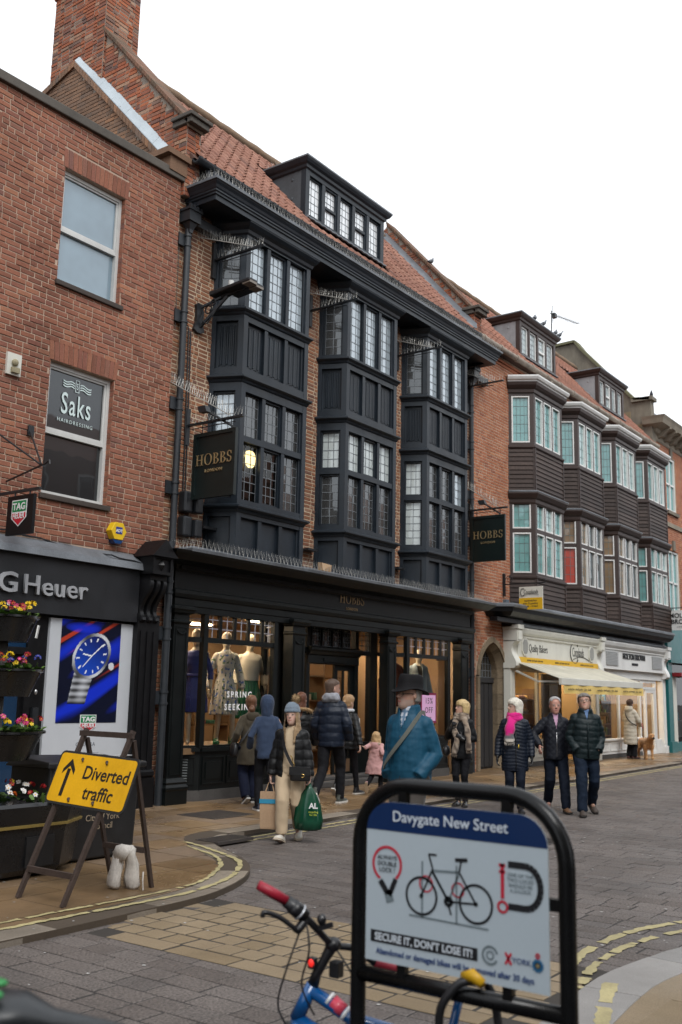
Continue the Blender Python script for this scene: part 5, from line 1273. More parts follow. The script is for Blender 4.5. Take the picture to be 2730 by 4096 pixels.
M_TILE2 = mat_pieces('faded_pantile', [(0,(.27,.125,.085)),(.3,(.34,.165,.115)),(.6,(.3,.14,.1)),(.8,(.37,.19,.14)),(1,(.24,.12,.09))], nscale=25, nvar=.35, stain=.35, bump=.3)
KD = [(23.3, 25.6), (28.85, 31.0)]
tile_roof(kroof, M_TILE2, 20.78, 33.0, RY0-.04, RZ0-.02, RY1, RZ1, skip=lambda x, y: any(a-.05 < x < b+.05 for a, b in KD) and 11.0 < y < 12.5)
mb = MB(); mb.tube([(x_, RY1, RZ1+.02+.012*sin(x_*13)) for x_ in [20.8+.3*k for k in range(41)]], .1, 10); mb.build('ridge_tile', mat('mossy_ridge', 0), kroof, smooth=True)
for i, (a, b) in enumerate(KD): dormer(CB, a, b, 11.22, 10.7, 11.72, 4, mat('pale_lead_cheek', (.3,.305,.315), .6, .3, 3, .3, grime=.35), M_BROWN, M_WHITE, mat_glass('pale_dormer_glass', (.45,.52,.52), .25), 2, 5, (2,) if i == 0 else (1,), .04)
# projecting dark gutter roof below the bays
mb = MB(); path = [(21.0, WY), (21.3, 10.52), (33.0, 10.52), (33.2, WY)]
plan_band(mb, path, [(-.3, 3.52), (-.1, 3.56), (.0, 3.66), (.02, 3.76)], -.5); mb.build('canopy', M_BLACK, CB)
mb = MB(); plan_band(mb, path, [(.02, 3.755), (.05, 3.77), (.05, 3.82), (.0, 3.86)], -.5); mb.build('canopy_lead', M_LEAD, CB)
mb = MB(); mb.box(21.9, 33.1, 10.85, 11.2, 3.35, 3.6); mb.build('shadow_board', mat('canopy_shade', (.03,.02,.015), .8, .3, 5, .2), CB)  # dark fill painted in for the shaded void under the canopy
mb = MB(); mb.box(20.95, 22.3, 10.75, 10.95, 3.42, 3.52); mb.build('bracket_beam', M_BLACK, CB)
mb = MB(); mb.box(21.83, 21.98, 10.95, 11.05, 3.6, 4.0); mb.build('alarm_box', mat('grey_blue_box', (.1,.13,.16), .5, .15, 9, .05), CB, bevel=.01)
# the two shopfronts
def console(x0, x1, mt, par):
    mb = MB(); mb.box(x0, x1, 10.72, 11.1, 3.0, 3.36); mb.box(x0-.02, x1+.02, 10.68, 11.1, 3.3, 3.4); mb.box(x0+.04, x1-.04, 10.7, 10.72, 3.04, 3.26)
    rings = [[Vector((x0, 11.1, z)), Vector((x0, y, z)), Vector((x1, y, z)), Vector((x1, 11.1, z))] for y, z in ((10.74, 3.02), (10.8, 2.98), (10.86, 2.9), (10.88, 2.8), (10.86, 2.7), (10.8, 2.6), (10.76, 2.5), (10.76, 2.42), (10.82, 2.36))]
    mb.loft(rings); mb.build('console', mt, par, auto=True)
    mb = MB(); mb.box(x0+.02, x1-.02, 10.92, 11.1, 0, 2.37); mb.box(x0, x1, 10.88, 11.1, 0, .22); frame_rect(mb, FX(10.92), x0+.05, x1-.05, .3, 2.3, .02, 0, .012); mb.build('pilaster', mt, par)
console(21.92, 22.2, M_CREAM, CB); console(27.2, 27.5, M_CREAM, CB); console(32.95, 33.25, M_WHITE, CB)
def shop_head(x0, x1, mt, nm):
    mb = MB(); mb.box(x0, x1, 10.84, 11.1, 2.54, 3.12)
    plan_band(mb, [(x0, 10.84), (x1, 10.84)], [(.0, 3.08), (.02, 3.1), (.02, 3.15), (.05, 3.17), (.08, 3.22), (.1, 3.3), (.1, 3.33), (.06, 3.36)], -.2)
    o = mb.build(nm, mt, CB)
    m2 = MB(); n = int((x1-x0)/.075)
    for k in range(n): m2.box(x0+.02+k*.075, x0+.06+k*.075, 10.8, 10.845, 3.105, 3.145)
    m2.build('dentil', mt, o, kind='stuff')
    m3 = MB(); plan_band(m3, [(x0, 10.84), (x1, 10.84)], [(.11, 3.36), (.12, 3.41), (.02, 3.48)], -.2); m3.build('fascia_lead', M_LEAD, o)
    return o
s1 = shop_head(22.2, 27.2, M_CREAM, 'bakery_fascia'); s2 = shop_head(27.5, 32.95, M_WHITE, 'cosmetics_fascia')
fs = FX(10.84)
M_YELLOW = mat('bakery_yellow', (.68,.4,.012), .5, .06, 6, .03)
mb = MB(); fs.box(mb, 22.2, 27.2, 2.5, 2.64, 0, .02); mb.build('yellow_strip', M_YELLOW, CB)
M_PRINT = mat('dark_print', (.03,.03,.025), .5, .1, 9, 0)
text('fascia_lettering', 'Quality Bakers', .27, fs, 23.35, 2.79, .002, M_PRINT, CB, .003, sx=.72, spacing=.95)
text('fascia_lettering', 'Cooplands', .36, fs, 25.85, 2.78, .002, M_PRINT, CB, .003, sx=.5, shear=.12)
mb = MB(); mb.tube([fs.P(25.6+.28*cos(a), 2.9+.2*sin(a)*1.4-.02, .01) for a in [radians(40+280*k/20) for k in range(21)]], .016, 5); mb.tube([fs.P(25.5+1.1*k/10, 2.7+.09*sin(pi*k/10), .01) for k in range(11)], .008, 5); mb.build('fascia_flourish', M_PRINT, CB)
for k in range(3): text('strip_lettering', 'sandwiches  pies & pasties  cakes  bread', .075, fs, 23.1+1.65*k, 2.55, .022, M_PRINT, CB, .001, sx=.75)
for x_, w in ((22.55, .17), (26.75, .17)):
    mb = MB(); mb.prism([fs.P(x_+w*c*1.0, 2.9+.22*s_, 0) for c, s_ in ((-1,-.5),(-.5,-1),(.5,-1),(1,-.5),(1,.5),(.5,1),(-.5,1),(-1,.5))], (0,-.03,0)); mb.build('fascia_lamp', M_CREAM, CB)
    mb = MB(); mb.prism([fs.P(x_+w*.75*c, 2.9+.17*s_, .03) for c, s_ in ((-1,-.5),(-.5,-1),(.5,-1),(1,-.5),(1,.5),(.5,1),(-.5,1),(-1,.5))], (0,-.01,0)); mb.build('lamp_grille', mat('grey_grille', (.3,.3,.28), .6, .15, 60, .1), CB)
text('fascia_lettering', 'MOLTON BROWN', .25, fs, 30.15, 2.87, .01, M_BLACK, CB, .012, sx=.92, bold=.003, spacing=1.0); text('fascia_lettering', 'LONDON', .1, fs, 30.2, 2.7, .01, M_BLACK, CB, .008, spacing=1.3, bold=.004)
for x_ in (27.85, 31.75):
    mb = MB()
    for k in range(9): fs.box(mb, x_, x_+.95, 2.66+k*.045, 2.685+k*.045, .0, .03)
    mb.build('vent_slat', mat('grey_slat', (.45,.46,.46), .5, .1, 9, 0), CB, kind='stuff')
mb = MB(); mb.box(27.5, 32.95, 10.95, 11.1, 2.3, 2.54); mb.build('fascia_apron', M_WHITE, CB)
# shop windows, stall risers, doors
fw = FX(11.0)
def kshop(x0, x1, mt, doors, zs, ztop, mulls, nm):
    mb = MB(); fw.box(mb, x0, x1, .12, zs, -.1, 0); fw.box(mb, x0, x1, zs, zs+.05, -.1, .06); fw.box(mb, x0, x1, ztop, ztop+.06, -.06, .02); fw.box(mb, x0, x1, ztop+.06, 2.54, -.06, -.02)
    for x_ in mulls: fw.box(mb, x_-.035, x_+.035, zs, ztop, -.06, .02)
    npn = int((x1-x0)/.75)
    for k in range(npn): frame_rect(mb, fw, x0+.06+k*(x1-x0)/npn, x0-.06+(k+1)*(x1-x0)/npn, .2, zs-.06, .025, 0, .018)
    o = mb.build(nm, mt, CB); m2 = MB(); m2.quad(fw.P(x0, zs, -.02), fw.P(x1, zs, -.02), fw.P(x1, ztop, -.02), fw.P(x0, ztop, -.02)); m2.build('pane', M_SHOPGLASS, o)
    m3 = MB(); fw.box(m3, x0-.05, x1+.05, 0, .12, -.1, .03); m3.build('plinth', M_SILLST, o); return o
kshop(22.2, 24.9, M_CREAM, 0, .6, 2.3, (23.6,), 'bakery_window'); kshop(26.1, 27.2, M_CREAM, 0, .6, 2.3, (), 'bakery_window')
kshop(27.5, 31.0, M_WHITE, 0, .5, 2.25, (29.2,), 'cosmetics_window')
mb = MB(); frame_rect(mb, fw, 31.0, 32.5, 0, 2.3, .09, -.08, .01); fw.box(mb, 31.05, 32.45, 2.0, 2.08, -.08, .005); frame_rect(mb, fw, 31.55, 32.4, .05, 2.0, .1, -.1, -.01); fw.box(mb, 32.5, 32.95, .0, .45, -.05, .0); mb.build('cosmetics_door', M_WHITE, CB)
for a, b, c, d in ((31.1, 31.5, .1, 1.98), (31.66, 32.3, .15, 1.9), (31.1, 32.4, 2.09, 2.22), (32.55, 32.9, .45, 2.25)):
    mb = MB(); mb.quad(fw.P(a, c, -.05), fw.P(b, c, -.05), fw.P(b, d, -.05), fw.P(a, d, -.05)); mb.build('pane', M_SHOPGLASS, CB)
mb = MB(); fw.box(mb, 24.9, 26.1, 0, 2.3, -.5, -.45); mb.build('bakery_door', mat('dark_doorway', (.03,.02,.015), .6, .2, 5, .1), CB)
# interiors
mb = MB(); mb.box(22.2, 27.3, 13.4, 13.5, 0, 2.7); mb.box(27.25, 27.35, 11.1, 13.5, 0, 2.7); mb.box(27.35, 33.2, 12.9, 13.0, 0, 2.7); mb.box(22.2, 33.2, 11.1, 13.5, 2.62, 2.7); mb.box(22.2, 33.2, 11.1, 13.5, 0, .05); mb.box(22.16, 22.2, 11.1, 13.5, 0, 2.7); mb.box(33.1, 33.2, 11.1, 13.5, 0, 2.7); mb.build('shop_inner_wall', mat('ochre_inner_wall', (.34,.235,.11), .7, .15, 3, .05), CB)
for x_, y_ in ((23, 12), (24.5, 12.4), (26.5, 12), (28.5, 12), (30.3, 12), (31.8, 12)):
    mb = MB(); mb.box(x_-.5, x_+.5, y_-.12, y_+.12, 2.58, 2.6); mb.build('ceiling_light', M_WARM, CB)
cols2 = [(.5,.25,.06),(.6,.4,.15),(.3,.14,.05),(.6,.55,.4),(.2,.08,.04)]; cols3 = [(.05,.05,.05),(.5,.45,.2),(.6,.6,.6),(.12,.3,.45),(.35,.2,.08),(.15,.25,.1)]
rr = random.Random(8)
for x0, x1, y, cc, nm in ((22.3, 24.7, 11.6, cols2, 'loaf'), (27.7, 29.1, 11.7, cols3, 'carton'), (29.35, 30.9, 11.9, cols3, 'carton')):
    mb = MB()
    for z in (.55, .9, 1.25, 1.6): mb.box(x0, x1, y, y+.35, z, z+.025)
    for x_ in (x0, x1-.03): mb.box(x_, x_+.03, y, y+.35, .05, 1.9)
    sh = mb.build('shelf_unit', mat('shelf_brown', (.16,.09,.045), .5, .2, 6, .05), CB)
    for z in (.575, .925, 1.275, 1.625):
        x_ = x0+.08
        while x_ < x1-.15:
            w = rr.uniform(.07, .2); m2 = MB(); ci = rr.randrange(len(cc))
            if nm == 'loaf': m2.ball((x_+w/2, y+.16, z+.05), w/2, .1, .055, 8, 6)
            else: m2.box(x_, x_+w*.8, y+.05, y+.2, z, z+rr.uniform(.08, .26))
            m2.build(nm, mat('%s%d' % (nm, ci), cc[ci], .6, .15, 9, .05), sh, smooth=nm == 'loaf'); x_ += w+.04
# awning over the bakery
AW = thing('awning', (24.4, 10.8, 2.0), 'cream awning with a yellow valance over the bakery window', 'awning')
mb = MB(); nst = 26
for k in range(nst):
    a0, a1 = k/nst, (k+1)/nst; xt0, xt1 = 22.1+4.95*a0, 22.1+4.95*a1; xb0, xb1 = 21.62+5.3*a0, 21.62+5.3*a1; dz = .006*(k % 2)
    mb.hexa([(xb0, 9.52, 2.11), (xb1, 9.52, 2.12), (xt1, 10.82, 2.49), (xt0, 10.82, 2.49), (xb0, 9.52, 2.125+dz), (xb1, 9.52, 2.135+dz), (xt1, 10.82, 2.505+dz), (xt0, 10.82, 2.505+dz)])
mb.build('canopy_cloth', mat('cream_canvas', (.56,.53,.43), .7, .2, 5, .1, grime=.25), AW)
mb = MB(); mb.box(21.6, 26.95, 9.46, 9.54, 1.97, 2.13); mb.build('front_bar', M_CREAM, AW, bevel=.012)
mb = MB(); N = 40; rings = [[Vector((21.72+5.2*k/N, 9.47+.012*sin(k*.9), 1.98)), Vector((21.72+5.2*k/N, 9.462+.02*sin(k*.9), 1.78)), Vector((21.72+5.2*k/N, 9.468+.02*sin(k*.9), 1.78)), Vector((21.72+5.2*k/N, 9.476+.012*sin(k*.9), 1.98))] for k in range(N+1)]
mb.loft(rings); mb.build('valance', mat('yellow_valance', (.72,.52,.16), .6, .06, 6, .05), AW)
fv = FX(9.45)
for k in range(3): text('valance_lettering', 'sandwiches - pies & pasties - cakes - bread', .075, fv, 22.6+1.75*k, 1.86, .002, M_PRINT, AW, .001, sx=1.05)
mb = MB()
for x_ in (21.9, 26.6): mb.bar((x_+.2, 10.85, 2.3), (x_, 10.2, 2.05), .04); mb.bar((x_, 10.2, 2.05), (x_, 9.56, 2.05), .04)
mb.build('folding_arm', M_CREAM, AW, kind='stuff')
# bakery hanging sign
t = thing('hanging_sign', (22.0, 10.38, 3.75), 'small white and yellow bakery sign hanging over the pavement', 'sign')
fr = Fr((21.98, 10.69, 0), (0,-1,0), (-1,0,0)); mb = MB(); mb.box(21.99, 22.02, 10.08, 10.69, 3.75, 4.3); mb.build('board', M_CREAM, t)
mb = MB(); fr.box(mb, 0, .61, 3.75, 4.03, -.008, .0); mb.build('yellow_panel', M_YELLOW, t)
text('sign_lettering', 'Cooplands', .14, fr, .31, 4.13, .001, M_PRINT, t, .001, sx=.62, shear=.1); [text('sign_lettering', w_, .07, fr, .3, 3.94-.066*k, .001, M_PRINT, t, .001, bold=.001) for k, w_ in enumerate(('sandwiches', 'pies & pasties', 'cakes - bread'))]
mb = MB(); mb.tube([fr.P(.1+.06*cos(a), 4.17+.09*sin(a), .002) for a in [radians(50+270*k/14) for k in range(15)]], .008, 5); mb.tube([fr.P(.12+.4*k/8, 4.1+.03*sin(pi*k/8), .002) for k in range(9)], .004, 4); mb.build('sign_flourish', M_PRINT, t)
mb = MB(); mb.bar((22.0, 11.1, 4.38), (22.0, 10.02, 4.38), .025); mb.box(21.97, 22.03, 11.07, 11.13, 4.1, 4.65)
for yy in (10.15, 10.62): mb.tube([(22.0, yy, 4.38), (22.0, yy, 4.29)], .006, 4)
mb.tube([(22.0, 10.95+.1*cos(a)*(1-k/30), 4.5+.1*sin(a)*(1-k/30)) for k, a in enumerate([.5*q for q in range(22)])], .008, 5); mb.tube([(22.0, 10.05+.05*cos(a), 4.42+.05*sin(a)) for a in [.6*q for q in range(9)]], .008, 5); mb.build('bracket', M_IRON, t)
# stone party wall at the far end of the roof
t = thing('stone_party_wall', (33.2, 12, 10), 'weathered grey stone party wall stepping above the tiled roof', 'wall')
pts = [(15.5, 10), (15.5, 14.5), (13.75, 14.56), (13.5, 14.2), (11.62, 12.02), (11.05, 11.95), (11.0, 10)]
mb = MB(); mb.prism([(33.15, y, z) for y, z in pts][::-1], (.35, 0, 0)); mb.build('masonry', M_STONE, t)
mb = MB()
for a, b in zip(pts[1:5], pts[2:6]): mb.bar((33.3, a[0], a[1]+.03), (33.3, b[0], b[1]+.03), .5, .09)
mb.build('coping', mat('mossy_coping', (.13,.125,.07), .9, .4, 4, .5), t)
mb = MB(); mb.box(33.05, 33.55, 10.95, 11.7, 11.93, 12.06); mb.build('cap_stone', M_STONE, t)
mb = MB()
for y_, z_ in ((12.9, 12.75), (13.3, 13.2), (12.0, 11.5), (12.4, 11.2), (11.6, 11.0)): mb.box(33.13, 33.16, y_-.25, y_+.2, z_-.16, z_+.12)
mb.build('proud_stone', mat('pale_stone', (.26,.2,.12), .85, .3, 3, .4, grime=.4), t, kind='stuff')
# far brick building with stone cornice over a green shop
t = thing('red_brick_building', (38, 11.1, 0), 'far red brick building with heavy stone cornice over a green shop', 'building')
ff3 = FX(11.1); wh = [(34.7, 35.75, 8.3, 10.3), (34.6, 35.75, 4.6, 6.9), (37.5, 38.6, 8.3, 10.3), (37.5, 38.6, 4.6, 6.9)]
mb = MB(); wall_with_holes(mb, ff3, 33.3, 46, 4.3, 11, wh, -.3, 0); fwll = mb.build('wall', M_KMORT, t)
brick_field(fwll, M_KBRICK, lambda u, z, d: ff3.P(33.3+u, 4.3+z, d), 5, 6.7, .222, .0735, .012, (1,1,.5), [(a-33.3, b-33.3, c-4.3, d-4.3) for a, b, c, d in wh], nparts=120, proud=.006)
for a, b, c, d in wh:
    mb = MB(); frame_rect(mb, ff3, a, b, c, d, .09, -.12, -.03); ff3.box(mb, (a+b)/2-.03, (a+b)/2+.03, c, d, -.1, -.04); ff3.box(mb, a, b, (c+d)/2-.03, (c+d)/2+.03, -.1, -.04); w = mb.build('window', M_WHITE, t)
    mb = MB(); mb.quad(ff3.P(a+.05, c, -.09), ff3.P(b-.05, c, -.09), ff3.P(b-.05, d, -.09), ff3.P(a+.05, d, -.09)); mb.build('pane', M_GL_TEAL, w); mb = MB(); ff3.box(mb, a-.08, b+.08, c-.12, c, -.05, .08); mb.build('sill', M_STONE, w)
    mb = MB(); ff3.box(mb, (a+b)/2-.12, (a+b)/2+.12, d, d+.35, 0, .06); mb.build('keystone', M_STONE, w)
mb = MB(); plan_band(mb, [(33.5, 11.3), (33.5, 11.1), (46, 11.1)], [(.02, 10.6), (.05, 10.65), (.05, 10.8), (.15, 10.85), (.2, 10.95), (.5, 11.05), (.55, 11.2), (.6, 11.3)], -.1); ff3.box(mb, 33.3, 33.6, 4.3, 10.7, 0, .05); ff3.box(mb, 33.3, 46, 7.7, 7.85, 0, .06)
mb.build('stone_cornice', mat('carved_stone', (.3,.26,.2), .85, .3, 3, .4, grime=.4), t)
for k in range(5):
    mb = MB(); x_ = 33.8+k*.62; rings = [[Vector((x_, 11.1, z)), Vector((x_, 11.1-o, z)), Vector((x_+.16, 11.1-o, z)), Vector((x_+.16, 11.1, z))] for o, z in ((.1,10.72),(.2,10.76),(.35,10.9),(.5,11.0),(.5,11.05))]; mb.loft(rings); mb.build('cornice_bracket', mat('carved_stone', 0), t)
mb = MB(); mb.box(33.5, 46, 11.1, 12, 11.3, 11.6); mb.build('roof_lead', M_LEAD, t)
M_TEAL = mat('green_shop_paint', (.008,.13,.135), .4, .15, 5, .05)
mb = MB(); mb.box(33.4, 46, 10.85, 11.2, 3.0, 4.3); mb.box(33.35, 33.75, 10.85, 11.2, 0, 3.0); mb.box(33.3, 33.85, 10.78, 11.2, 0, .35); mb.box(33.4, 46, 10.75, 11.2, 2.92, 3.05); mb.box(33.75, 46, 11.0, 11.2, 0, .3); mb.build('shopfront', M_TEAL, t)
mb = MB(); mb.box(33.75, 46, 11.5, 11.6, 0, 3); mb.build('shop_inner_wall', mat('dim_interior', (.05,.035,.03), .8, .3, 3, .05), t)
mb = MB(); mb.quad((33.75, 11.05, .3), (46, 11.05, .3), (46, 11.05, 2.9), (33.75, 11.05, 2.9)); mb.build('pane', M_SHOPGLASS, t)
mb = MB(); mb.box(33.95, 34.3, 10.9, 11.3, .3, 2.6); mb.build('display_panel', M_CREAM, t); mb = MB(); mb.box(33.9, 36, 10.6, 11.0, 2.48, 2.6); mb.build('red_awning_box', mat('dark_red_box', (.25,.01,.015), .5, .1, 5, .05), t)
mb = MB(); mb.box(34.35, 37, 11.1, 11.45, .45, 1.0); mb.build('display_counter', mat('grey_counter', (.35,.36,.36), .5, .1, 9, .05), t)
for k, c in enumerate(((.05,.25,.5), (.6,.6,.58), (.12,.4,.5))):
    mb = MB(); mb.hexa([(34.45+.3*k, 11.15, 1.0), (34.68+.3*k, 11.15, 1.0), (34.68+.3*k, 11.28, 1.0), (34.45+.3*k, 11.28, 1.0), (34.49+.3*k, 11.17, 1.28), (34.64+.3*k, 11.17, 1.28), (34.64+.3*k, 11.26, 1.28), (34.49+.3*k, 11.26, 1.28)]); mb.tube([(34.5+.3*k, 11.2, 1.27), (34.53+.3*k, 11.2, 1.4), (34.6+.3*k, 11.2, 1.4), (34.63+.3*k, 11.2, 1.27)], .01, 5); mb.build('handbag', mat('bag%d' % k, c, .5, .15, 9, .1), t)
t = thing('hanging_sign', (33.9, 10.4, 3.95), 'white cosmetics shop sign at the right edge of the street', 'sign')
fr = Fr((33.0, 10.75, 0), (0,-1,0), (-1,0,0)); mb = MB(); mb.box(33.01, 33.05, 9.6, 10.75, 3.95, 4.6); mb.build('board', M_WHITE, t)
[text('sign_lettering', w_, .21, fr, .57, 4.36-.2*k, .002, M_BLACK, t, .002, bold=.003) for k, w_ in enumerate(('MOLTON', 'BROWN'))]; text('sign_lettering', 'LONDON', .07, fr, .57, 4.04, .002, M_BLACK, t, .002, spacing=1.6)
mb = MB(); mb.bar((33.03, 11.1, 4.68), (33.03, 9.55, 4.68), .03); mb.tube([(33.03, 9.9, 4.68), (33.03, 9.9, 4.6)], .008, 4); mb.tube([(33.03, 10.5, 4.68), (33.03, 10.5, 4.6)], .008, 4); mb.build('bracket', M_IRON, t)

# ------------------------------------------------------------------ people
def remesh(mb, voxel, smooth=4, factor=.5):
    me = mb.mesh('tmp', None); o = bpy.data.objects.new('tmp', me)
    m = o.modifiers.new('r', 'REMESH'); m.mode = 'VOXEL'; m.voxel_size = voxel
    if smooth:
        m2 = o.modifiers.new('s', 'SMOOTH'); m2.iterations = smooth; m2.factor = factor
    out = baked(o); bpy.data.meshes.remove(me); return out
def finish(me, name, material, parent=None, disp=None, cut=None, col=None, thick=0):
    if disp:
        me.update(); ns = [v.normal.copy() for v in me.vertices]; cs = [v.co.copy() for v in me.vertices]
        for v, c, n in zip(me.vertices, cs, ns): v.co = c + n*disp(c, n)
    if cut:
        bm = bmesh.new(); bm.from_mesh(me); bmesh.ops.delete(bm, geom=[f_ for f_ in bm.faces if cut(f_.calc_center_median(), f_.normal)], context='FACES'); bm.to_mesh(me); bm.free()
    me.polygons.foreach_set('use_smooth', [True]*len(me.polygons)); me.materials.clear(); me.materials.append(material); me.name = name; me.update()
    if col: setcol(me, col)
    o = bpy.data.objects.new(name, me)
    if parent is not None:
        COL.objects.link(o); o.parent = parent
    if thick:
        m = o.modifiers.new('t', 'SOLIDIFY'); m.thickness = thick; m.offset = -1
    return o
def ik(a, c, l1, l2, bend):
    a, c = Vector(a), Vector(c); d = c-a; L = min(d.length, (l1+l2)*.999); dn = d.normalized(); x = (L*L+l1*l1-l2*l2)/(2*L); h = sqrt(max(0, l1*l1-x*x))
    b = Vector(bend); b = (b-dn*b.dot(dn)); b = b.normalized() if b.length > 1e-4 else dn.orthogonal()
    return a+dn*x+b*h, a+dn*L
def chain(pts, rs, n=4):
    P, R = [], []
    for i in range(len(pts)-1):
        for k in range(n): t = k/n; P.append(Vector(pts[i]).lerp(Vector(pts[i+1]), t)); R.append(rs[i]+(rs[i+1]-rs[i])*t)
    P.append(Vector(pts[-1])); R.append(rs[-1]); return P, R
def ering(c, rx, ryf, ryb, n=20, e=2.3):
    out = []
    for k in range(n):
        a = 2*pi*k/n; ca, sa = cos(a), sin(a); x = rx*abs(ca)**(2/e)*(1 if ca > 0 else -1); y = (ryf if sa > 0 else ryb)*abs(sa)**(2/e)*(1 if sa > 0 else -1)
        out.append(Vector(c)+Vector((x, y, 0)))
    return out
HEADR = [(-.012,.03,.07,.0),(.0,.04,.086,.012),(.018,.05,.092,.03),(.045,.058,.093,.055),(.075,.065,.09,.075),(.1,.069,.086,.088),(.13,.073,.09,.096),(.16,.074,.09,.1),(.185,.069,.08,.096),(.205,.056,.062,.08),(.22,.034,.035,.05)]
def head_parts(mb, M_, s, nose=1.0):
    rings = []
    for z, w, f_, b in HEADR: rings.append([M_@(p*s) for p in ering((0, 0, z), w, f_, b)])
    mb.loft(rings)
    mb.loft([[M_@(p*s) for p in ering((0, y, z), w, d, d, 8)] for z, w, y, d in ((.075,.016*nose,.088,.022*nose),(.085,.014*nose,.092,.024*nose),(.1,.01,.088,.017),(.125,.009,.084,.01))])
    for sx_ in (-1, 1):
        mb.ball(M_@(Vector((sx_*.073, -.008, .095))*s), .012*s, .02*s, .032*s, 8, 6)
    mb.ball(M_@(Vector((0, .087, .048))*s), .024*s, .012*s, .012*s, 8, 6)
    for sx_ in (-1, 1): mb.ball(M_@(Vector((sx_*.033, .078, .125))*s), .022*s, .012*s, .008*s, 8, 5)
def skin_col(Minv, s, skin, hairc=None, beard=None, lips=(.36,.13,.11), brows=(.1,.07,.05)):
    skin = Vector(skin)
    def fn(co, n):
        p = (Minv@co)/s; c = skin.copy()
        if p.z > -.03 and p.length < .35:
            if p.y > .05:
                for sx_ in (-1, 1):
                    e = ((p.x-sx_*.031)/.015)**2+((p.z-.108)/.0075)**2
                    if e < 1: c = Vector((.5,.42,.37)) if ((p.x-sx_*.031)/.007)**2 > 1 else Vector((.16,.12,.095))
                    elif e < 1.6: c = skin*.88
                    if ((p.x-sx_*.033)/.02)**2+((p.z-.13)/.0045)**2 < 1: c = Vector(brows)
                if (p.x/.022)**2+((p.z-.048)/.0085)**2 < 1: c = Vector(lips)
                if (p.x/.016)**2+((p.z-.068)/.007)**2 < 1 and p.y > .09: c = skin*.72
                for sx_ in (-1, 1):
                    if ((p.x-sx_*.042)/.02)**2+((p.z-.075)/.018)**2 < 1: c = c.lerp(Vector((.5,.22,.17)), .25)
            if beard and p.z < .066 and p.y > .0 and not ((p.x/.024)**2+((p.z-.05)/.011)**2 < 1):
                c = c.lerp(Vector(beard), .4+.3*noise.noise(p*90))
        return c
    return fn
def hand(mb, w, d, pn, side, s=1.0, curl=.5, spread=.15):
    """w wrist, d direction of the fingers, pn palm normal, side +1 if thumb lies along d x pn"""
    w, d, pn = Vector(w), Vector(d).normalized(), Vector(pn); pn = (pn-d*pn.dot(d)).normalized(); t = d.cross(pn)*side
    L = .095*s; rings = []
    for k, (q, a, b) in enumerate(((-.01,.026,.02),(.03,.036,.017),(.07,.04,.015),(.095,.037,.012))):
        c = w+d*q*s; rings.append([c+t*a*s*cos(2*pi*i/10)+pn*b*s*sin(2*pi*i/10) for i in range(10)])
    mb.loft(rings)
    for i, (off, ln) in enumerate(((.029,.07),(.01,.08),(-.009,.074),(-.027,.058))):
        b0 = w+d*.088*s+t*off*s; dr = (d+t*spread*(off/.03)).normalized(); p1 = b0+(dr*cos(curl*.6)+pn*sin(curl*.6))*ln*.45*s; p2 = p1+(dr*cos(curl*1.5)+pn*sin(curl*1.5))*ln*.33*s; p3 = p2+(dr*cos(curl*2.2)+pn*sin(curl*2.2))*ln*.24*s
        mb.tube([b0-dr*.012*s, b0, p1, p2, p3], [.0095*s,.0095*s,.009*s,.0083*s,.0068*s], 8)
    b0 = w+d*.025*s+t*.026*s; p1 = b0+(d*.55+t*.75+pn*.25).normalized()*.042*s; p2 = p1+(d*.85+t*.3+pn*.4).normalized()*.034*s
    mb.tube([b0, p1, p2], [.013*s,.0105*s,.008*s], 8)
_noff = [0]
def folds(amp, fx=7, fz=4, seed=0):
    sd = Vector((seed*1.7, seed*.3, seed))
    return lambda c, n: amp*(noise.noise(Vector((c.x*fx, c.y*fx, c.z*fz))+sd)+.5*noise.noise(Vector((c.x*fx*2.3, c.y*fx*2.3, c.z*fz*2.6))+sd))
def puffer(sp, amp, z0=0, seed=0, fold=.005, lim=None):
    fo = folds(fold, 9, 9, seed)
    def fn(c, n):
        zz = c.z+.03*noise.noise(Vector((c.x*4, c.y*4, seed)))+.012*noise.noise(Vector((c.x*13, c.y*13, c.z*5+seed)))
        u = abs(sin(pi*(zz-z0)/sp)); return amp*.62*(u**.6-.6)+fo(c, n)*(.5+1.3*u)
    return fn
def combine(*fs): return lambda c, n: sum(f_(c, n) for f_ in fs)
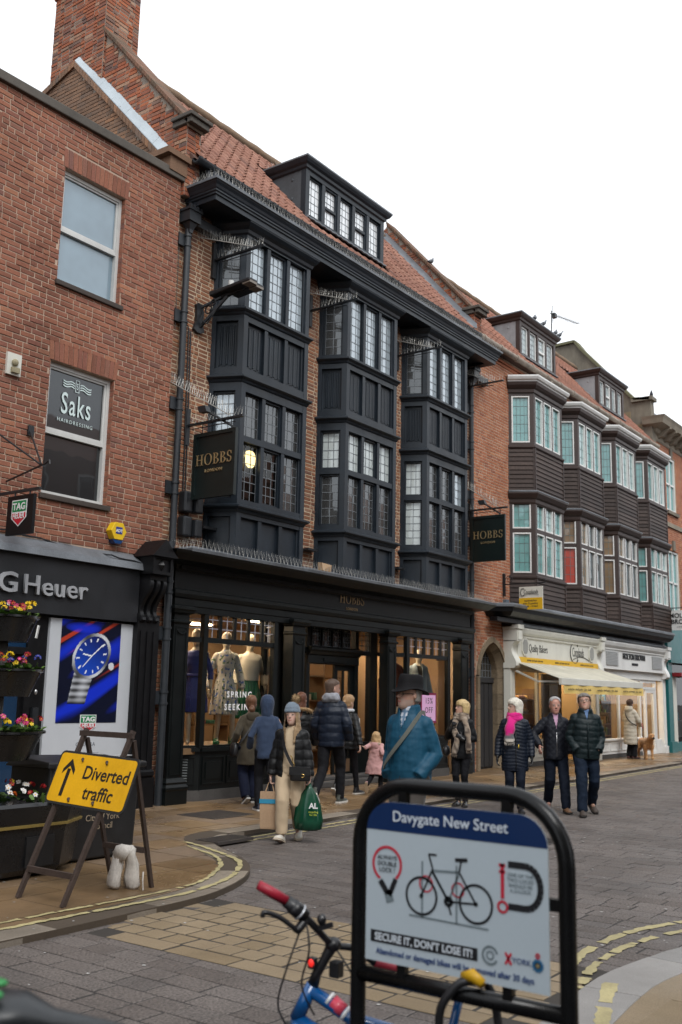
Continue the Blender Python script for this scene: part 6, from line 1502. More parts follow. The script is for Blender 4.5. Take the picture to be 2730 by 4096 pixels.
def person(label, pos, heading, H, sp):
    s = H/1.75; rnd = random.Random(len(label)*7+int(pos[0]*10)); sk = sp.get('skin', (.42,.25,.19))
    lean = sp.get('lean', 0.0); tw = sp.get('wide', 1.0)*.94
    def T(x, y, z): return Vector((x*s, (y+lean*max(0, z-.9))*s, z*s))
    hipz = .93-sp.get('drop', 0); P_hip = [T(-.095*tw, 0, hipz), T(.095*tw, 0, hipz)]
    ank = [Vector(a)*s for a in sp.get('ank', ((-.1,0,.09),(.1,0,.09)))]
    knees = []
    for i in (0, 1):
        k, a = ik(P_hip[i], ank[i], .435*s, .425*s, sp.get('kbend', ((0,1,0),(0,1,0)))[i]); knees.append(k); ank[i] = a
    sh = [T(-.168*tw, -.01, 1.385), T(.168*tw, -.01, 1.385)]
    wr = [Vector((w[0]*s, (w[1]+lean*max(0, w[2]-.9))*s, w[2]*s)) for w in sp.get('wr', ((-.26,.03,.86),(.26,.03,.86)))]
    elb = []
    for i in (0, 1):
        e, w = ik(sh[i], wr[i], .29*s, .265*s, sp.get('ebend', ((-.5,-1,-.2),(.5,-1,-.2)))[i]); elb.append(e); wr[i] = w
    hy, hp, hr = sp.get('head', (0, 0, 0)); piv = T(0, .015, 1.502)
    HM = Matrix.Translation(piv) @ Matrix.Rotation(radians(hy), 4, 'Z') @ Matrix.Rotation(radians(hp), 4, 'X') @ Matrix.Rotation(radians(hr), 4, 'Y') @ Matrix.Scale(1.12, 4)
    HI = HM.inverted()
    # ---- body, one continuous skin
    mb = MB(); mann = sp.get('mannequin')
    if mann: mb.loft([[HM@(p*s) for p in ering((0, 0, z), w, f_, b)] for z, w, f_, b in ((-.01,.03,.05,.02),(.02,.05,.075,.04),(.07,.065,.08,.07),(.12,.074,.085,.09),(.17,.07,.08,.09),(.205,.05,.06,.065),(.225,.02,.03,.03))])
    else: head_parts(mb, HM, s, sp.get('nose', 1))
    mb.tube([T(0, -.02, 1.38), T(0, -.012, 1.47), HM@(Vector((0, -.01, .0))*s), HM@(Vector((0, -.015, .05))*s)], [.085*s, .058*s, .054*s, .05*s], 14)
    bw = .78
    mb.loft([ering(T(0, 0, z), rx*bw*tw*s, ry*bw*s, ry*bw*s) for z, rx, ry in ((.8,.15,.12),(.93,.175,.13),(1.08,.15,.115),(1.25,.18,.13),(1.36,.18,.115),(1.43,.13,.09),(1.47,.06,.06))])
    for i in (0, 1):
        p, r = chain([P_hip[i], knees[i], ank[i]], [.078*s, .05*s, .036*s]); mb.tube(p, r, 12)
        mb.tube([ank[i], ank[i]+Vector((0, .03, -.04))*s, ank[i]+Vector((0, .1, -.06))*s], [.036*s, .035*s, .025*s], 8)
        p, r = chain([sh[i], elb[i], wr[i]], [.048*s, .038*s, .027*s]); mb.tube(p, r, 10)
        hd = sp.get('hands', (None, None))[i]
        dr = (wr[i]-elb[i]).normalized()
        if hd != 'hide':
            dd, pn, cl = hd if hd else (dr+Vector((0,.15,-.2)), Vector((1 if i == 0 else -1, .2, 0)), .5)
            t_ = Vector(dd).normalized().cross(Vector(pn)); sd = 1 if t_.y > 0 else -1
            hand(mb, wr[i], dd, pn, sd, s, cl)
    me = remesh(mb, sp.get('vox', .0095)*max(.7, s), 2, .45)
    if mann: o = finish(me, 'mannequin', mat('mannequin_ivory', (.62,.54,.42), .35, .05, 6, 0))
    else: o = finish(me, 'person', mat_vcol('skin', .5, var=.1, fine=40, sss=.08), col=skin_col(HI, s, sk, beard=sp.get('beard'), brows=sp.get('brows', (.1,.07,.05))))
    o.location = pos; o.rotation_euler = (0, 0, radians(heading-90)); COL.objects.link(o); WM[o.name] = Matrix()
    tag(o, label, 'mannequin' if mann else 'person')
    K = dict(s=s, T=T, HM=HM, HI=HI, sh=sh, elb=elb, wr=wr, knees=knees, ank=ank, hip=P_hip, lean=lean, tw=tw, root=o)
    return o, K
def top(K, material, rings, arm=(.075,.062,.05), sleeve=1.0, vox=.011, disp=None, cut=None, name='jacket', smooth=4, col=None, collar=None, arms=(0, 1), thick=0):
    s, T, tw = K['s'], K['T'], K['tw']; mb = MB()
    mb.loft([ering(T(0, r[3] if len(r) > 3 else 0, r[0]), r[1]*.93*tw*s, r[2]*s, (r[4] if len(r) > 4 else r[2])*s, 24) for r in rings])
    for i in arms:
        w = K['elb'][i].lerp(K['wr'][i], sleeve); p, r = chain([K['sh'][i]+Vector((.02 if i == 0 else -.02, 0, .0)), K['elb'][i], w], [a*s*.86 for a in arm]); mb.tube(p, r, 14)
        mb.ball(K['sh'][i]+Vector((.02 if i == 0 else -.02, 0, -.02))*s, arm[0]*.95*s, arm[0]*.95*s, arm[0]*.9*s)
    if collar:
        for z, rx, ry in [collar]: mb.loft([ering(T(0, -.005, 1.42), rx*s*1.15, ry*s*1.1, ry*s*1.15), ering(T(0, -.0, z), rx*s, ry*s, ry*s*1.05)])
    return finish(remesh(mb, vox*max(.7, s), smooth), name, material, K['root'], disp, cut, col, thick)
def trousers(K, material, r=(.1,.075,.058), top_z=1.02, low=1.0, vox=.011, disp=None, name='trousers', waist=(.165,.125), smooth=4):
    s, T, tw = K['s'], K['T'], K['tw']; mb = MB()
    mb.loft([ering(T(0, 0, z), rx*tw*s, ry*s, ry*s*1.05, 20) for z, rx, ry in ((.86, waist[0]*.98, waist[1]), (.95, waist[0]*1.04, waist[1]*1.03), (top_z, waist[0]*.95, waist[1]*.92))])
    for i in (0, 1):
        a = K['knees'][i].lerp(K['ank'][i], low*1.07); p, rr_ = chain([K['hip'][i]+Vector((0,0,.0)), K['knees'][i], a], [q*s for q in r]); mb.tube(p, rr_, 14)
    return finish(remesh(mb, vox*max(.7, s), smooth), name, material, K['root'], disp or folds(.008, 9, 7, 3))
def shoes(K, upper, sole, L=.27, yaw=(8,-8), pitch=(0,0), high=.09, ws=1.0):
    s = K['s']
    for i in (0, 1):
        a = K['ank'][i]; M_ = Matrix.Translation(a) @ Matrix.Rotation(radians(yaw[i]), 4, 'Z') @ Matrix.Rotation(radians(pitch[i]), 4, 'X')
        z0 = -.088
        secs = [(-.075,.028,.05),(-.06,.035,.085),(-.02,.037,.095),(.03,.038,.08),(.08,.044,.058),(.13,.048,.045),(.17,.042,.036),(.195,.025,.02)]
        mb = MB(); k = L/.27
        mb.loft([[M_@(Vector((w*ws*cos(t), y*k, z0+.018+max(0, sin(t))*h*(high/.09 if y < .03 else 1)-.0))*s) for t in [2*pi*q/14 for q in range(14)]] for y, w, h in secs])
        mb.loft([[M_@(Vector((x, 0, 0))*0)+M_.to_3x3()@(Vector((c*.055*ws, d, high))*s)-Vector((0,0,0)) for c, d in [(cos(t)*.7, -.02+.05*sin(t)) for t in [2*pi*q/12 for q in range(12)]]] if False else [M_@(Vector((.04*ws*cos(t), -.022+.048*sin(t), zz))*s) for t in [2*pi*q/12 for q in range(12)]] for x, zz in ((0, -.05), (0, high-.09+.03))])
        o = mb.build('shoe', upper, K['root'], auto=True); sb = MB()
        sb.loft([[M_@(Vector((w*1.09*ws*c, y*k*1.03, z0+z))*s) for c, z in ((-1,0),(1,0),(1.02,.024),(-1.02,.024))] for y, w, h in secs]); sb.build('sole', sole, o)
def hair(K, material, rings, cut=None, vox=.010, disp=None, extra=None, smooth=3, name='hair', fine=.006):
    s = K['s']; mb = MB(); HM = K['HM']
    mb.loft([[HM@(p*s) for p in ering((0, 0, z), w, f_, b, 24)] for z, w, f_, b in rings])
    if extra: extra(mb, HM, s)
    HI = K['HI']; c2 = (lambda c, n: cut((HI@c)/s)) if cut else None
    d2 = lambda c, n: fine*noise.noise(Vector((((HI@c)/s).x*70, ((HI@c)/s).y*70, ((HI@c)/s).z*9)))+.004*noise.noise(c*25)
    return finish(remesh(mb, vox*max(.8, s), smooth), name, material, K['root'], disp or d2, c2)
CAP = [(.09,.077,.06,.1),(.12,.081,.088,.108),(.15,.083,.097,.112),(.18,.08,.096,.11),(.205,.07,.08,.098),(.225,.05,.055,.07),(.238,.02,.025,.03)]
def mhair(name, c, var=.35): return mat(name, c, .5, var, 14, .5, fine=120, spec=.35, sheen=.1)
def tube_obj(K, pts, r, material, name, sy=1.0, n=8):
    mb = MB(); mb.tube(pts, r, n, True, sy); return mb.build(name, material, K['root'], smooth=True)
def strap(K, pts, w, th, material, name='strap'):
    mb = MB(); pts = [Vector(p)*K['s'] for p in pts]; pp = catmull3(pts, 5); rings = []
    for i, p in enumerate(pp):
        t = (pp[min(i+1, len(pp)-1)]-pp[max(i-1, 0)]).normalized(); out = Vector((p.x, p.y, 0)); out = out.normalized() if out.length > 1e-4 else Vector((0,1,0)); sd = t.cross(out).normalized(); out = sd.cross(t)
        rings.append([p+sd*w/2+out*th, p-sd*w/2+out*th, p-sd*w/2-out*th, p+sd*w/2-out*th])
    mb.loft(rings); return mb.build(name, material, K['root'])
def catmull3(pts, n=6):
    out = []
    for i in range(len(pts)-1):
        p0 = pts[max(i-1,0)]; p1 = pts[i]; p2 = pts[i+1]; p3 = pts[min(i+2,len(pts)-1)]
        for k in range(n):
            t = k/n; out.append(.5*((2*p1)+(p2-p0)*t+(2*p0-5*p1+4*p2-p3)*t*t+(3*p1-p0-3*p2+p3)*t**3))
    out.append(pts[-1]); return out
def scarf(K, material, ends=(), r=.042, zc=1.475):
    s, T = K['s'], K['T']; mb = MB()
    for q, (rr_, zz, ph) in enumerate(((.085, zc, 0), (.092, zc-.03, 1.2), (.08, zc+.025, 2.4))):
        mb.tube([T(rr_*cos(a), .01+rr_*.95*sin(a), zz+.012*sin(a*2+ph)) for a in [2*pi*k/16 for k in range(17)]], r*s, 8, False)
    for pts, w, th in ends:
        pp = catmull3([Vector(p)*s for p in pts], 5); rings = []
        for i, p in enumerate(pp):
            t = (pp[min(i+1, len(pp)-1)]-pp[max(i-1, 0)]).normalized(); sd = t.cross(Vector((0,1,0))).normalized(); n_ = sd.cross(t); ww = w*s*(1+.12*sin(i*1.1))
            rings.append([p+sd*ww*.5, p+sd*ww*.25+n_*th*s, p-sd*ww*.25+n_*th*s, p-sd*ww*.5, p-sd*ww*.25-n_*th*s, p+sd*ww*.25-n_*th*s])
        mb.loft(rings)
        b = pp[-1]; t = (pp[-1]-pp[-2]).normalized(); sd = t.cross(Vector((0,1,0))).normalized()
        for k in range(9): q = b+sd*w*s*(k/8-.5)*.95; mb.tube([q, q+t*.05*s+sd*random.uniform(-.008,.008)], [.006*s,.003*s], 5)
    return mb.build('scarf', material, K['root'], smooth=True)
def glove(K, i, material, d=None, pn=None, curl=.6):
    mb = MB(); s = K['s']; dr = Vector(d) if d else (K['wr'][i]-K['elb'][i]).normalized()+Vector((0,.1,-.2)); pn = Vector(pn) if pn else Vector((1 if i == 0 else -1, .2, 0))
    t_ = dr.normalized().cross(pn); hand(mb, K['wr'][i], dr, pn, 1 if t_.y > 0 else -1, s*1.12, curl, .1); mb.tube([K['wr'][i]-dr.normalized()*.05*s, K['wr'][i]+dr.normalized()*.02*s], [.036*s,.034*s], 10)
    return finish(remesh(mb, .008*s, 2), 'glove', material, K['root'])
JK = lambda hem, w=1.0, d=1.0: [(hem,.2*w,.14*d),(hem+.08,.2*w,.142*d),(1.02,.19*w,.138*d),(1.18,.2*w,.142*d),(1.3,.203*w,.138*d),(1.38,.185*w,.118*d),(1.43,.14*w,.1*d),(1.47,.085,.08)]
def mfab(n, c, r=.8, v=.2, sheen=None, b=.25): return mat(n, c, r, v, 7, b, fine=140, spec=.2, sheen=(0 if max(c) < .05 else .12) if sheen is None else sheen)
def mnylon(n, c, r=.42, v=.18): return mat(n, c, r+.1, v, 9, .15, fine=50, rvar=.1, spec=.32)
NAVYJ = mfab('navy_denim', (.006,.0095,.019)); BLKT = mfab('black_trousers', (.006,.006,.008)); WSOLE = mat('white_sole', (.6,.58,.54), .5, .1, 9, .05); DSOLE = mat('dark_sole', (.02,.017,.015), .7, .1, 9, .05)
BLKSH = mat('black_shoe', (.012,.012,.014), .45, .2, 9, .1)

# -- woman in the olive coat, seen from behind
o, K = person('woman in an olive coat with auburn bun facing the dress window', (11.88, 10.33, 0), 62, 1.60, dict(ank=((-.09,-.12,.12),(.09,.06,.09)), wr=((-.27,.06,.92),(.27,.06,.92)), head=(-12,2,0), hands=('hide','hide'), wide=1.0))
M_OLV = mfab('olive_coat', (.05,.04,.026)); top(K, M_OLV, [(.62,.235,.165),(.75,.23,.16),(.92,.215,.15),(1.02,.2,.14),(1.06,.19,.135),(1.18,.21,.145),(1.3,.21,.14),(1.38,.19,.12),(1.43,.14,.1),(1.47,.09,.08)], (.083,.07,.058), 1.02, disp=folds(.014, 8, 5, 1), name='coat')
trousers(K, mfab('dark_blue_trousers', (.007,.01,.026)), (.11,.09,.082), low=.97); shoes(K, BLKSH, WSOLE, pitch=(-35,0))
hair(K, mhair('auburn_hair', (.13,.055,.026)), [(.03,.06,.02,.09)]+CAP, extra=lambda mb, HM, s: mb.ball(HM@(Vector((0,-.115,.03))*s), .055*s, .05*s, .06*s), cut=lambda p: p.y > .05 and p.z < .17)
mb = MB(); mb.loft([ering(K['T'](0,-.1,z), rx*K['s'], .05*K['s'], ry*K['s']) for z, rx, ry in ((1.3,.05,.02),(1.36,.11,.05),(1.43,.12,.06),(1.48,.09,.05))]); finish(remesh(mb, .012, 4), 'hood', M_OLV, o, folds(.01))
strap(K, [(.15,.12,1.44),(.1,-.08,1.45),(-.05,-.165,1.25),(-.2,-.14,1.02),(-.26,-.05,.95)], .025, .006, BLKSH)
mb = MB(); mb.loft([ering(K['T'](-.3,-.03,z), rx*K['s'], ry*K['s'], ry*K['s']) for z, rx, ry in ((.76,.04,.1),(.8,.06,.13),(.92,.05,.12),(.98,.02,.08))]); mb.build('shoulder_bag', BLKSH, o, smooth=True)
# -- person in a blue hoodie, hood up
o, K = person('person in a blue hoodie with the hood up, back to the street', (11.27, 9.49, 0), 50, 1.61, dict(ank=((-.09,.02,.09),(.1,-.3,.16)), kbend=((0,1,0),(0,1,0)), wr=((-.24,.12,.95),(.24,.12,.95)), head=(-20,0,0), hands=('hide','hide'), wide=.92))
M_HOOD = mfab('blue_hoodie', (.03,.047,.088)); top(K, M_HOOD, [(.79,.175,.13),(.83,.19,.14),(.95,.2,.145),(1.18,.2,.14),(1.3,.2,.135),(1.38,.18,.115),(1.43,.13,.1),(1.47,.09,.085)], (.078,.066,.055), 1.0, disp=folds(.012, 8, 6, 5), name='hoodie')
hair(K, M_HOOD, [(-.07,.085,.08,.1),(-.02,.082,.06,.115),(.05,.09,.08,.125),(.12,.098,.1,.13),(.18,.09,.095,.122),(.215,.07,.075,.1),(.238,.035,.045,.05)], cut=lambda p: p.y > .06 and abs(p.x) < .065 and 0 < p.z < .2, name='hood', fine=.004)
trousers(K, BLKT, (.1,.075,.06)); shoes(K, mat('navy_trainer', (.015,.02,.035), .6, .2, 9, .1), WSOLE, pitch=(0,-40))
# -- girl in beanie walking towards the camera
o, K = person('girl in a grey bobble beanie and black puffer walking with two bags', (9.46, 7.57, ROADZ), 208, 1.56, dict(ank=((-.085,-.22,.15),(.075,.14,.1)), wr=((-.27,.06,.8),(.27,.06,.8)), head=(-8,2,2), hands=((Vector((0,.1,-1)), Vector((1,.0,0)), 1.1), (Vector((0,.1,-1)), Vector((-1,.0,0)), 1.1)), skin=(.52,.33,.26), nose=.85, vox=.0075, brows=(.4,.26,.18)))
BEIGE = mfab('beige_sweat', (.47,.36,.24), .8, .08); top(K, BEIGE, [(.85,.175,.13),(.9,.19,.14),(1.05,.175,.125),(1.2,.18,.135),(1.3,.18,.125),(1.38,.16,.105),(1.44,.1,.085),(1.485,.068,.068)], (.06,.05,.04), .9, disp=folds(.006, 9, 7, 2), name='sweatshirt')
BPUF = mnylon('black_puffer', (.0042,.0044,.005), .42)
top(K, BPUF, [(.82,.235,.16),(.88,.245,.17),(1.05,.235,.168),(1.2,.225,.165),(1.3,.22,.15),(1.38,.195,.125),(1.44,.15,.11),(1.5,.11,.1)], (.095,.085,.07), 1.0, disp=puffer(.115, .016, .82, 4), cut=lambda c, n: c.y > .02 and abs(c.x-.01) < (.075 if c.z < 1.3 else .085) and c.z > .7, thick=.02)
trousers(K, BEIGE, (.112,.095,.075), low=.9, disp=folds(.012, 6, 4, 9), waist=(.18,.135)); TR = mat('cream_trainer', (.6,.57,.5), .6, .12, 12, .15); shoes(K, TR, mat('trainer_sole', (.5,.42,.32), .6, .15, 9, .05), pitch=(-14,16), L=.28, ws=1.1)
tube_obj(K, [K['knees'][0].lerp(K['ank'][0], .86), K['knees'][0].lerp(K['ank'][0], .93)], [.075*K['s'], .06*K['s']], BEIGE, 'cuff'); tube_obj(K, [K['knees'][1].lerp(K['ank'][1], .86), K['knees'][1].lerp(K['ank'][1], .93)], [.075*K['s'], .06*K['s']], BEIGE, 'cuff')
BLOND = mhair('dark_blonde_hair', (.28,.185,.1), .5)
hair(K, BLOND, [(-.27,.04,.1,.02),(-.2,.1,.12,.05),(-.1,.115,.105,.09),(-.02,.1,.095,.105),(.06,.088,.09,.108),(.13,.083,.092,.11),(.19,.07,.08,.1)], cut=lambda p: p.y > .02 and abs(p.x) < (.066 if p.z > -.03 else .05), fine=.012)
BEAN = mat('grey_blue_knit', (.14,.18,.225), .85, .2, 30, .6, fine=160, sheen=.3)
rib = lambda c, n: .004*sin(atan2((K['HI']@c).x, (K['HI']@c).y)*34)
hair(K, BEAN, [(.138,.086,.1,.115),(.146,.09,.105,.118),(.165,.09,.106,.118),(.172,.085,.1,.113),(.2,.08,.095,.11),(.235,.062,.072,.085),(.26,.035,.04,.05)], name='beanie', disp=rib, vox=.007)
mb = MB(); c0 = K['HM']@(Vector((-.035,-.03,.295))*K['s']); rr = random.Random(2)
mb.ball(c0, .05, .05, .05, 14, 10)
for k in range(420):
    v = Vector((rr.gauss(0,1), rr.gauss(0,1), rr.gauss(0,1))).normalized(); a = v.orthogonal().normalized()*.004; b = c0+v*.045; e = c0+(v+Vector((rr.gauss(0,.25), rr.gauss(0,.25), rr.gauss(0,.25)))).normalized()*rr.uniform(.06,.078); mb.add([b+a, b-a, e], [(0,1,2)])
mb.build('bobble', mat('fur_bobble', (.3,.2,.1), .8, .5, 40, 0), o)
strap(K, [(.12,-.02,1.47),(.11,.12,1.4),(.06,.19,1.2),(-.03,.205,1.02),(-.08,.2,.97)], .035, .005, BLKSH)
S_ = K['s']; R_ = Matrix.Translation(o.location) @ Matrix.Rotation(o.rotation_euler.z, 4, 'Z')
def placed(mb, name, material, M_, parent=None, **kw):
    mb.v = [tuple(M_@Vector(v)) for v in mb.v]; return mb.build(name, material, parent, **kw)
bag = thing('handbag', R_@(Vector((-.13,.2,.8))*S_), 'small black leather handbag with a gold clasp at the girl\'s hip', 'handbag')
mb = MB(); mb.loft([ering(Vector((-.16,.2,z))*S_, rx*S_, ry*S_, ry*S_, 20, 4) for z, rx, ry in ((.79,.125,.035),(.81,.135,.045),(.92,.135,.045),(.97,.125,.03))]); LEA = mat('black_leather', (.012,.012,.013), .35, .2, 20, .2); placed(mb, 'bag_body', LEA, R_, bag, smooth=True)
mb = MB(); mb.loft([[Vector((-.16+x*.14, .2+.05, z))*S_ for x in (-1,-.5,.5,1)]+[Vector((-.16+x*.14, .2+.045, z))*S_ for x in (1,.5,-.5,-1)] for z in (.865,.9,.97)]); placed(mb, 'flap', LEA, R_, bag)
mb = MB(); mb.tube([Vector((-.2+.02*cos(a), .256, .86+.02*sin(a)))*S_ for a in [radians(45+270*k/12) for k in range(13)]], .006*S_, 6); placed(mb, 'clasp', mat('gold', (.8,.55,.2), .25, .05, 9, 0, metal=1), R_, bag, smooth=True)
mb = MB(); mb.tube([Vector((-.08+.012*k, .205, .97+.035*k))*S_+Vector((.006*(-1)**k,0,0)) for k in range(5)], .007, 5); placed(mb, 'chain', mat('gold', 0), R_, bag)
# paper carrier in her right hand, plastic bag in her left
wR = R_@(K['wr'][1]+Vector((0,.01,-.1))*S_); wL = R_@(K['wr'][0]+Vector((0,.01,-.1))*S_)
t = thing('paper_carrier_bag', wR-Vector((0,0,.5)), 'brown paper carrier bag with a blue band held by the beanie girl', 'bag')
KR = mat('kraft_paper', (.38,.25,.15), .8, .2, 6, .3); ux, uy = Vector((.55,-.83,0)), Vector((.83,.55,0))
mb = MB(); c = wR-Vector((0,0,.1)); rings = []
for z, a, b in ((-.42,.1,.045),(-.4,.105,.05),(-.2,.11,.055),(0,.11,.045)): rings.append([c+Vector((0,0,z))+ux*a*sx_+uy*b*sy_ for sx_, sy_ in ((-1,-1),(0,-1.05),(1,-1),(1.02,0),(1,1),(0,1.05),(-1,1),(-1.02,0))])
mb.loft(rings); bo = mb.build('bag_body', KR, t); rough_up(bo, .012, 9)
mb = MB(); rings = [[c+Vector((0,0,z))+ux*.116*sx_+uy*.061*sy_ for sx_, sy_ in ((-1,-1),(0,-1.05),(1,-1),(1.02,0),(1,1),(0,1.05),(-1,1),(-1.02,0))] for z in (-.13,-.08)]; mb.loft(rings, False); bo = mb.build('blue_band', mat('blue_print', (.02,.22,.36), .7, .08, 9, 0), t)
mb = MB()
for sy_ in (-1, 1): mb.tube([c+ux*.05+uy*.045*sy_, wR+ux*.02+Vector((0,0,.0)), wR-ux*.02, c-ux*.05+uy*.045*sy_], .006, 5)
mb.build('handle', KR, t)
t = thing('plastic_carrier_bag', wL-Vector((0,0,.5)), 'shiny dark green plastic carrier bag held by the beanie girl', 'bag')
GRN = mat('green_polythene', (.004,.055,.028), .22, .2, 6, .25, fine=25); mb = MB(); c = wL
rings = []; N = 28
for z, a, b in ((-.52,.1,.06),(-.5,.155,.1),(-.4,.165,.11),(-.25,.14,.09),(-.12,.09,.06),(-.05,.045,.04),(0,.018,.018)):
    rings.append([c+Vector((0,0,z))+(ux*a*cos(2*pi*k/N)+uy*b*sin(2*pi*k/N))*(1+.09*sin(k*2.7+z*6)+.06*sin(k*5.1)) for k in range(N)])
mb.loft(rings); mb.build('bag_body', GRN, t, smooth=True)
fr = Fr(c+uy*-.125, ux, -uy); text('bag_lettering', 'AL', .085, fr, .06, -.26, .004, mat('white_print', (.7,.7,.7), .5, .05, 9, 0), t, .001, bold=.003); text('bag_lettering', 'recycling\nfor life', .032, fr, .06, -.31, .006, mat('lime_print', (.5,.55,.05), .5, .05, 9, 0), t, .001)
mb = MB()
for sg in (-1, 1): mb.tube([c+ux*.03*sg+Vector((0,0,-.1)), c+ux*.012*sg+Vector((0,0,.0)), c+Vector((0,0,.04))], .007, 5)
mb.build('handle', GRN, t)
# -- woman in black coat with a fur hood, behind the girl
o, K = person('woman in a black coat with fur hood and long auburn hair', (13.15, 10.35, 0), 42, 1.66, dict(ank=((-.09,0,.09),(.09,.1,.09)), head=(-8,0,0), hands=('hide','hide')))
top(K, BPUF, JK(.8, 1.08, 1.1), (.085,.072,.06), 1.0, disp=puffer(.1, .01, .8, 7)); trousers(K, BLKT, (.1,.07,.055)); shoes(K, mat('tan_suede_boot', (.22,.085,.025), .85, .2, 12, .3), DSOLE, high=.26)
hair(K, mhair('long_auburn_hair', (.11,.04,.02)), [(-.3,.05,-.03,.15),(-.2,.06,-.02,.15),(-.08,.07,.0,.125),(.03,.078,.03,.105)]+CAP, cut=lambda p: p.y > .05 and p.z < .16, fine=.01)
def furry(parent, pts, r, n, material, name, seed=1, ln=.035):
    rr_ = random.Random(seed); m_ = MB(); m_.tube(pts, r*.8, 8)
    for k in range(n):
        i = rr_.randrange(len(pts)-1); p = Vector(pts[i]).lerp(Vector(pts[i+1]), rr_.random()); v = Vector((rr_.gauss(0,1), rr_.gauss(0,1), rr_.gauss(0,1))).normalized(); a = v.orthogonal().normalized()*.004; m_.add([p+v*r*.6+a, p+v*r*.6-a, p+v*(r+ln*rr_.uniform(.4,1))], [(0,1,2)])
    return m_.build(name, material, parent)
furry(o, [K['T'](.17*cos(a), -.02+.1*sin(a)-.04, 1.43+.05*abs(sin(a))) for a in [2*pi*k/16 for k in range(17)]], .035, 420, mat('fur_trim', (.3,.19,.09), .8, .5, 30, 0), 'fur_trim')
# -- tall man in navy puffer
o, K = person('tall man in a navy puffer jacket and grey hood seen from behind', (12.72, 9.4, 0), 20, 1.87, dict(ank=((-.09,-.42,.2),(.1,.16,.09)), wr=((-.25,.12,.9),(.24,.1,.9)), head=(-48,0,0), hands=('hide','hide'), wide=.98, drop=.02))
NPUF = mnylon('navy_puffer', (.0055,.0105,.023), .42); top(K, NPUF, [(.80,.215,.155),(.86,.225,.165),(1.02,.225,.168),(1.18,.23,.17),(1.3,.23,.165),(1.39,.2,.135),(1.44,.15,.115),(1.5,.1,.1)], (.1,.09,.075), 1.0, disp=puffer(.13, .018, .8, 12), vox=.012)
mb = MB(); mb.loft([ering(K['T'](0,-.05,z), rx*K['s'], .09*K['s'], ry*K['s']) for z, rx, ry in ((1.43,.12,.09),(1.47,.14,.125),(1.52,.13,.12),(1.56,.1,.09))]); finish(remesh(mb, .011, 5), 'hood', mfab('grey_marl', (.26,.265,.29), .9), o, folds(.016, 10, 9, 4))
trousers(K, BLKT, (.105,.078,.062), disp=folds(.009, 9, 8, 6)); shoes(K, mat('olive_trainer', (.05,.055,.045), .7, .2, 14, .2), WSOLE, pitch=(-34,0), L=.3)
hair(K, mhair('short_brown_hair', (.075,.045,.03)), [(.02,.06,-.02,.09),(.06,.072,.0,.1)]+[(z, w*.98, f_*.98, b*.99) for z, w, f_, b in CAP], cut=lambda p: p.y > -.02+max(0, p.z-.14)*2.2 and p.z < .18, fine=.004)
# -- woman leading the child
o, K = person('woman in a black puffer leading a small child by the hand', (14.02, 10.02, 0), 5, 1.64, dict(ank=((-.09,-.25,.14),(.09,.2,.09)), wr=((-.22,.1,.95),(.36,-.16,.84)), head=(-10,0,0), hands=('hide', (Vector((.25,-.25,-1)), Vector((-1,-.3,0)), .9)), skin=(.48,.29,.22)))
top(K, BPUF, JK(.8, 1.06, 1.08), (.085,.075,.06), 1.0, disp=puffer(.085, .011, .8, 17)); trousers(K, BLKT, (.09,.062,.045)); shoes(K, BLKSH, WSOLE, pitch=(-40,0))
hair(K, mhair('fair_tied_hair', (.33,.2,.1)), [(.04,.068,.0,.095),(.07,.076,.03,.1)]+CAP, extra=lambda mb, HM, s: mb.tube([HM@(Vector((0,-.1,.12))*s), HM@(Vector((0,-.15,.1))*s), HM@(Vector((0,-.15,.0))*s)], [.03*s,.03*s,.015*s], 8), cut=lambda p: p.y > .05 and p.z < .165)
tube_obj(K, [K['T'](.1*cos(a), -.02+.09*sin(a), 1.48) for a in [2*pi*k/12 for k in range(13)]], .03, mfab('pale_scarf_cloth', (.5,.52,.55)), 'snood')
hand_w = (Matrix.Translation(o.location) @ Matrix.Rotation(o.rotation_euler.z, 4, 'Z')) @ (K['wr'][1]+Vector((.02,-.02,-.07)))
# -- child in pink
CH = Vector((14.5, 9.76, 0)); hd_ = 12
Rc = Matrix.Translation(CH) @ Matrix.Rotation(radians(hd_-90), 4, 'Z'); hl = (Rc.inverted()@hand_w)/(1.03/1.75)
o, K = person('small child in a pink coat running beside the woman', CH, hd_, 1.03, dict(ank=((-.1,-.42,.3),(.1,.1,.1)), wr=(tuple(hl-Vector((0,0,.02))), (.34,.05,1.0)), ebend=((0,-.2,-1),(0,-1,-.3)), head=(-8,6,0), hands=((Vector((-.6,.2,.3)), Vector((0,0,-1)), .5), 'hide'), skin=(.5,.31,.24), vox=.014, wide=1.2))
PINK = mfab('pink_coat', (.5,.28,.27), .8, .1); top(K, PINK, [(.56,.3,.23),(.7,.29,.22),(.95,.23,.175),(1.05,.2,.15),(1.18,.21,.16),(1.3,.21,.15),(1.38,.19,.125),(1.44,.13,.1),(1.47,.09,.09)], (.085,.075,.062), 1.0, disp=combine(folds(.01, 12, 9, 3), puffer(.09, .004, .66, 2)), name='coat', vox=.014)
mb = MB(); mb.loft([ering(K['T'](0,-.11,z), rx*K['s'], .06*K['s'], ry*K['s']) for z, rx, ry in ((1.24,.04,.03),(1.3,.12,.07),(1.4,.14,.09),(1.47,.11,.07))]); finish(remesh(mb, .01, 4), 'hood', PINK, o, folds(.012))
furry(o, [K['T'](.14*cos(a), -.1+.05*sin(a), 1.44+.04*sin(a)) for a in [pi+pi*k/8 for k in range(9)]], .02, 160, mat('cream_fur', (.5,.38,.3), .8, .3, 30, 0), 'fur_trim', 3, .02)
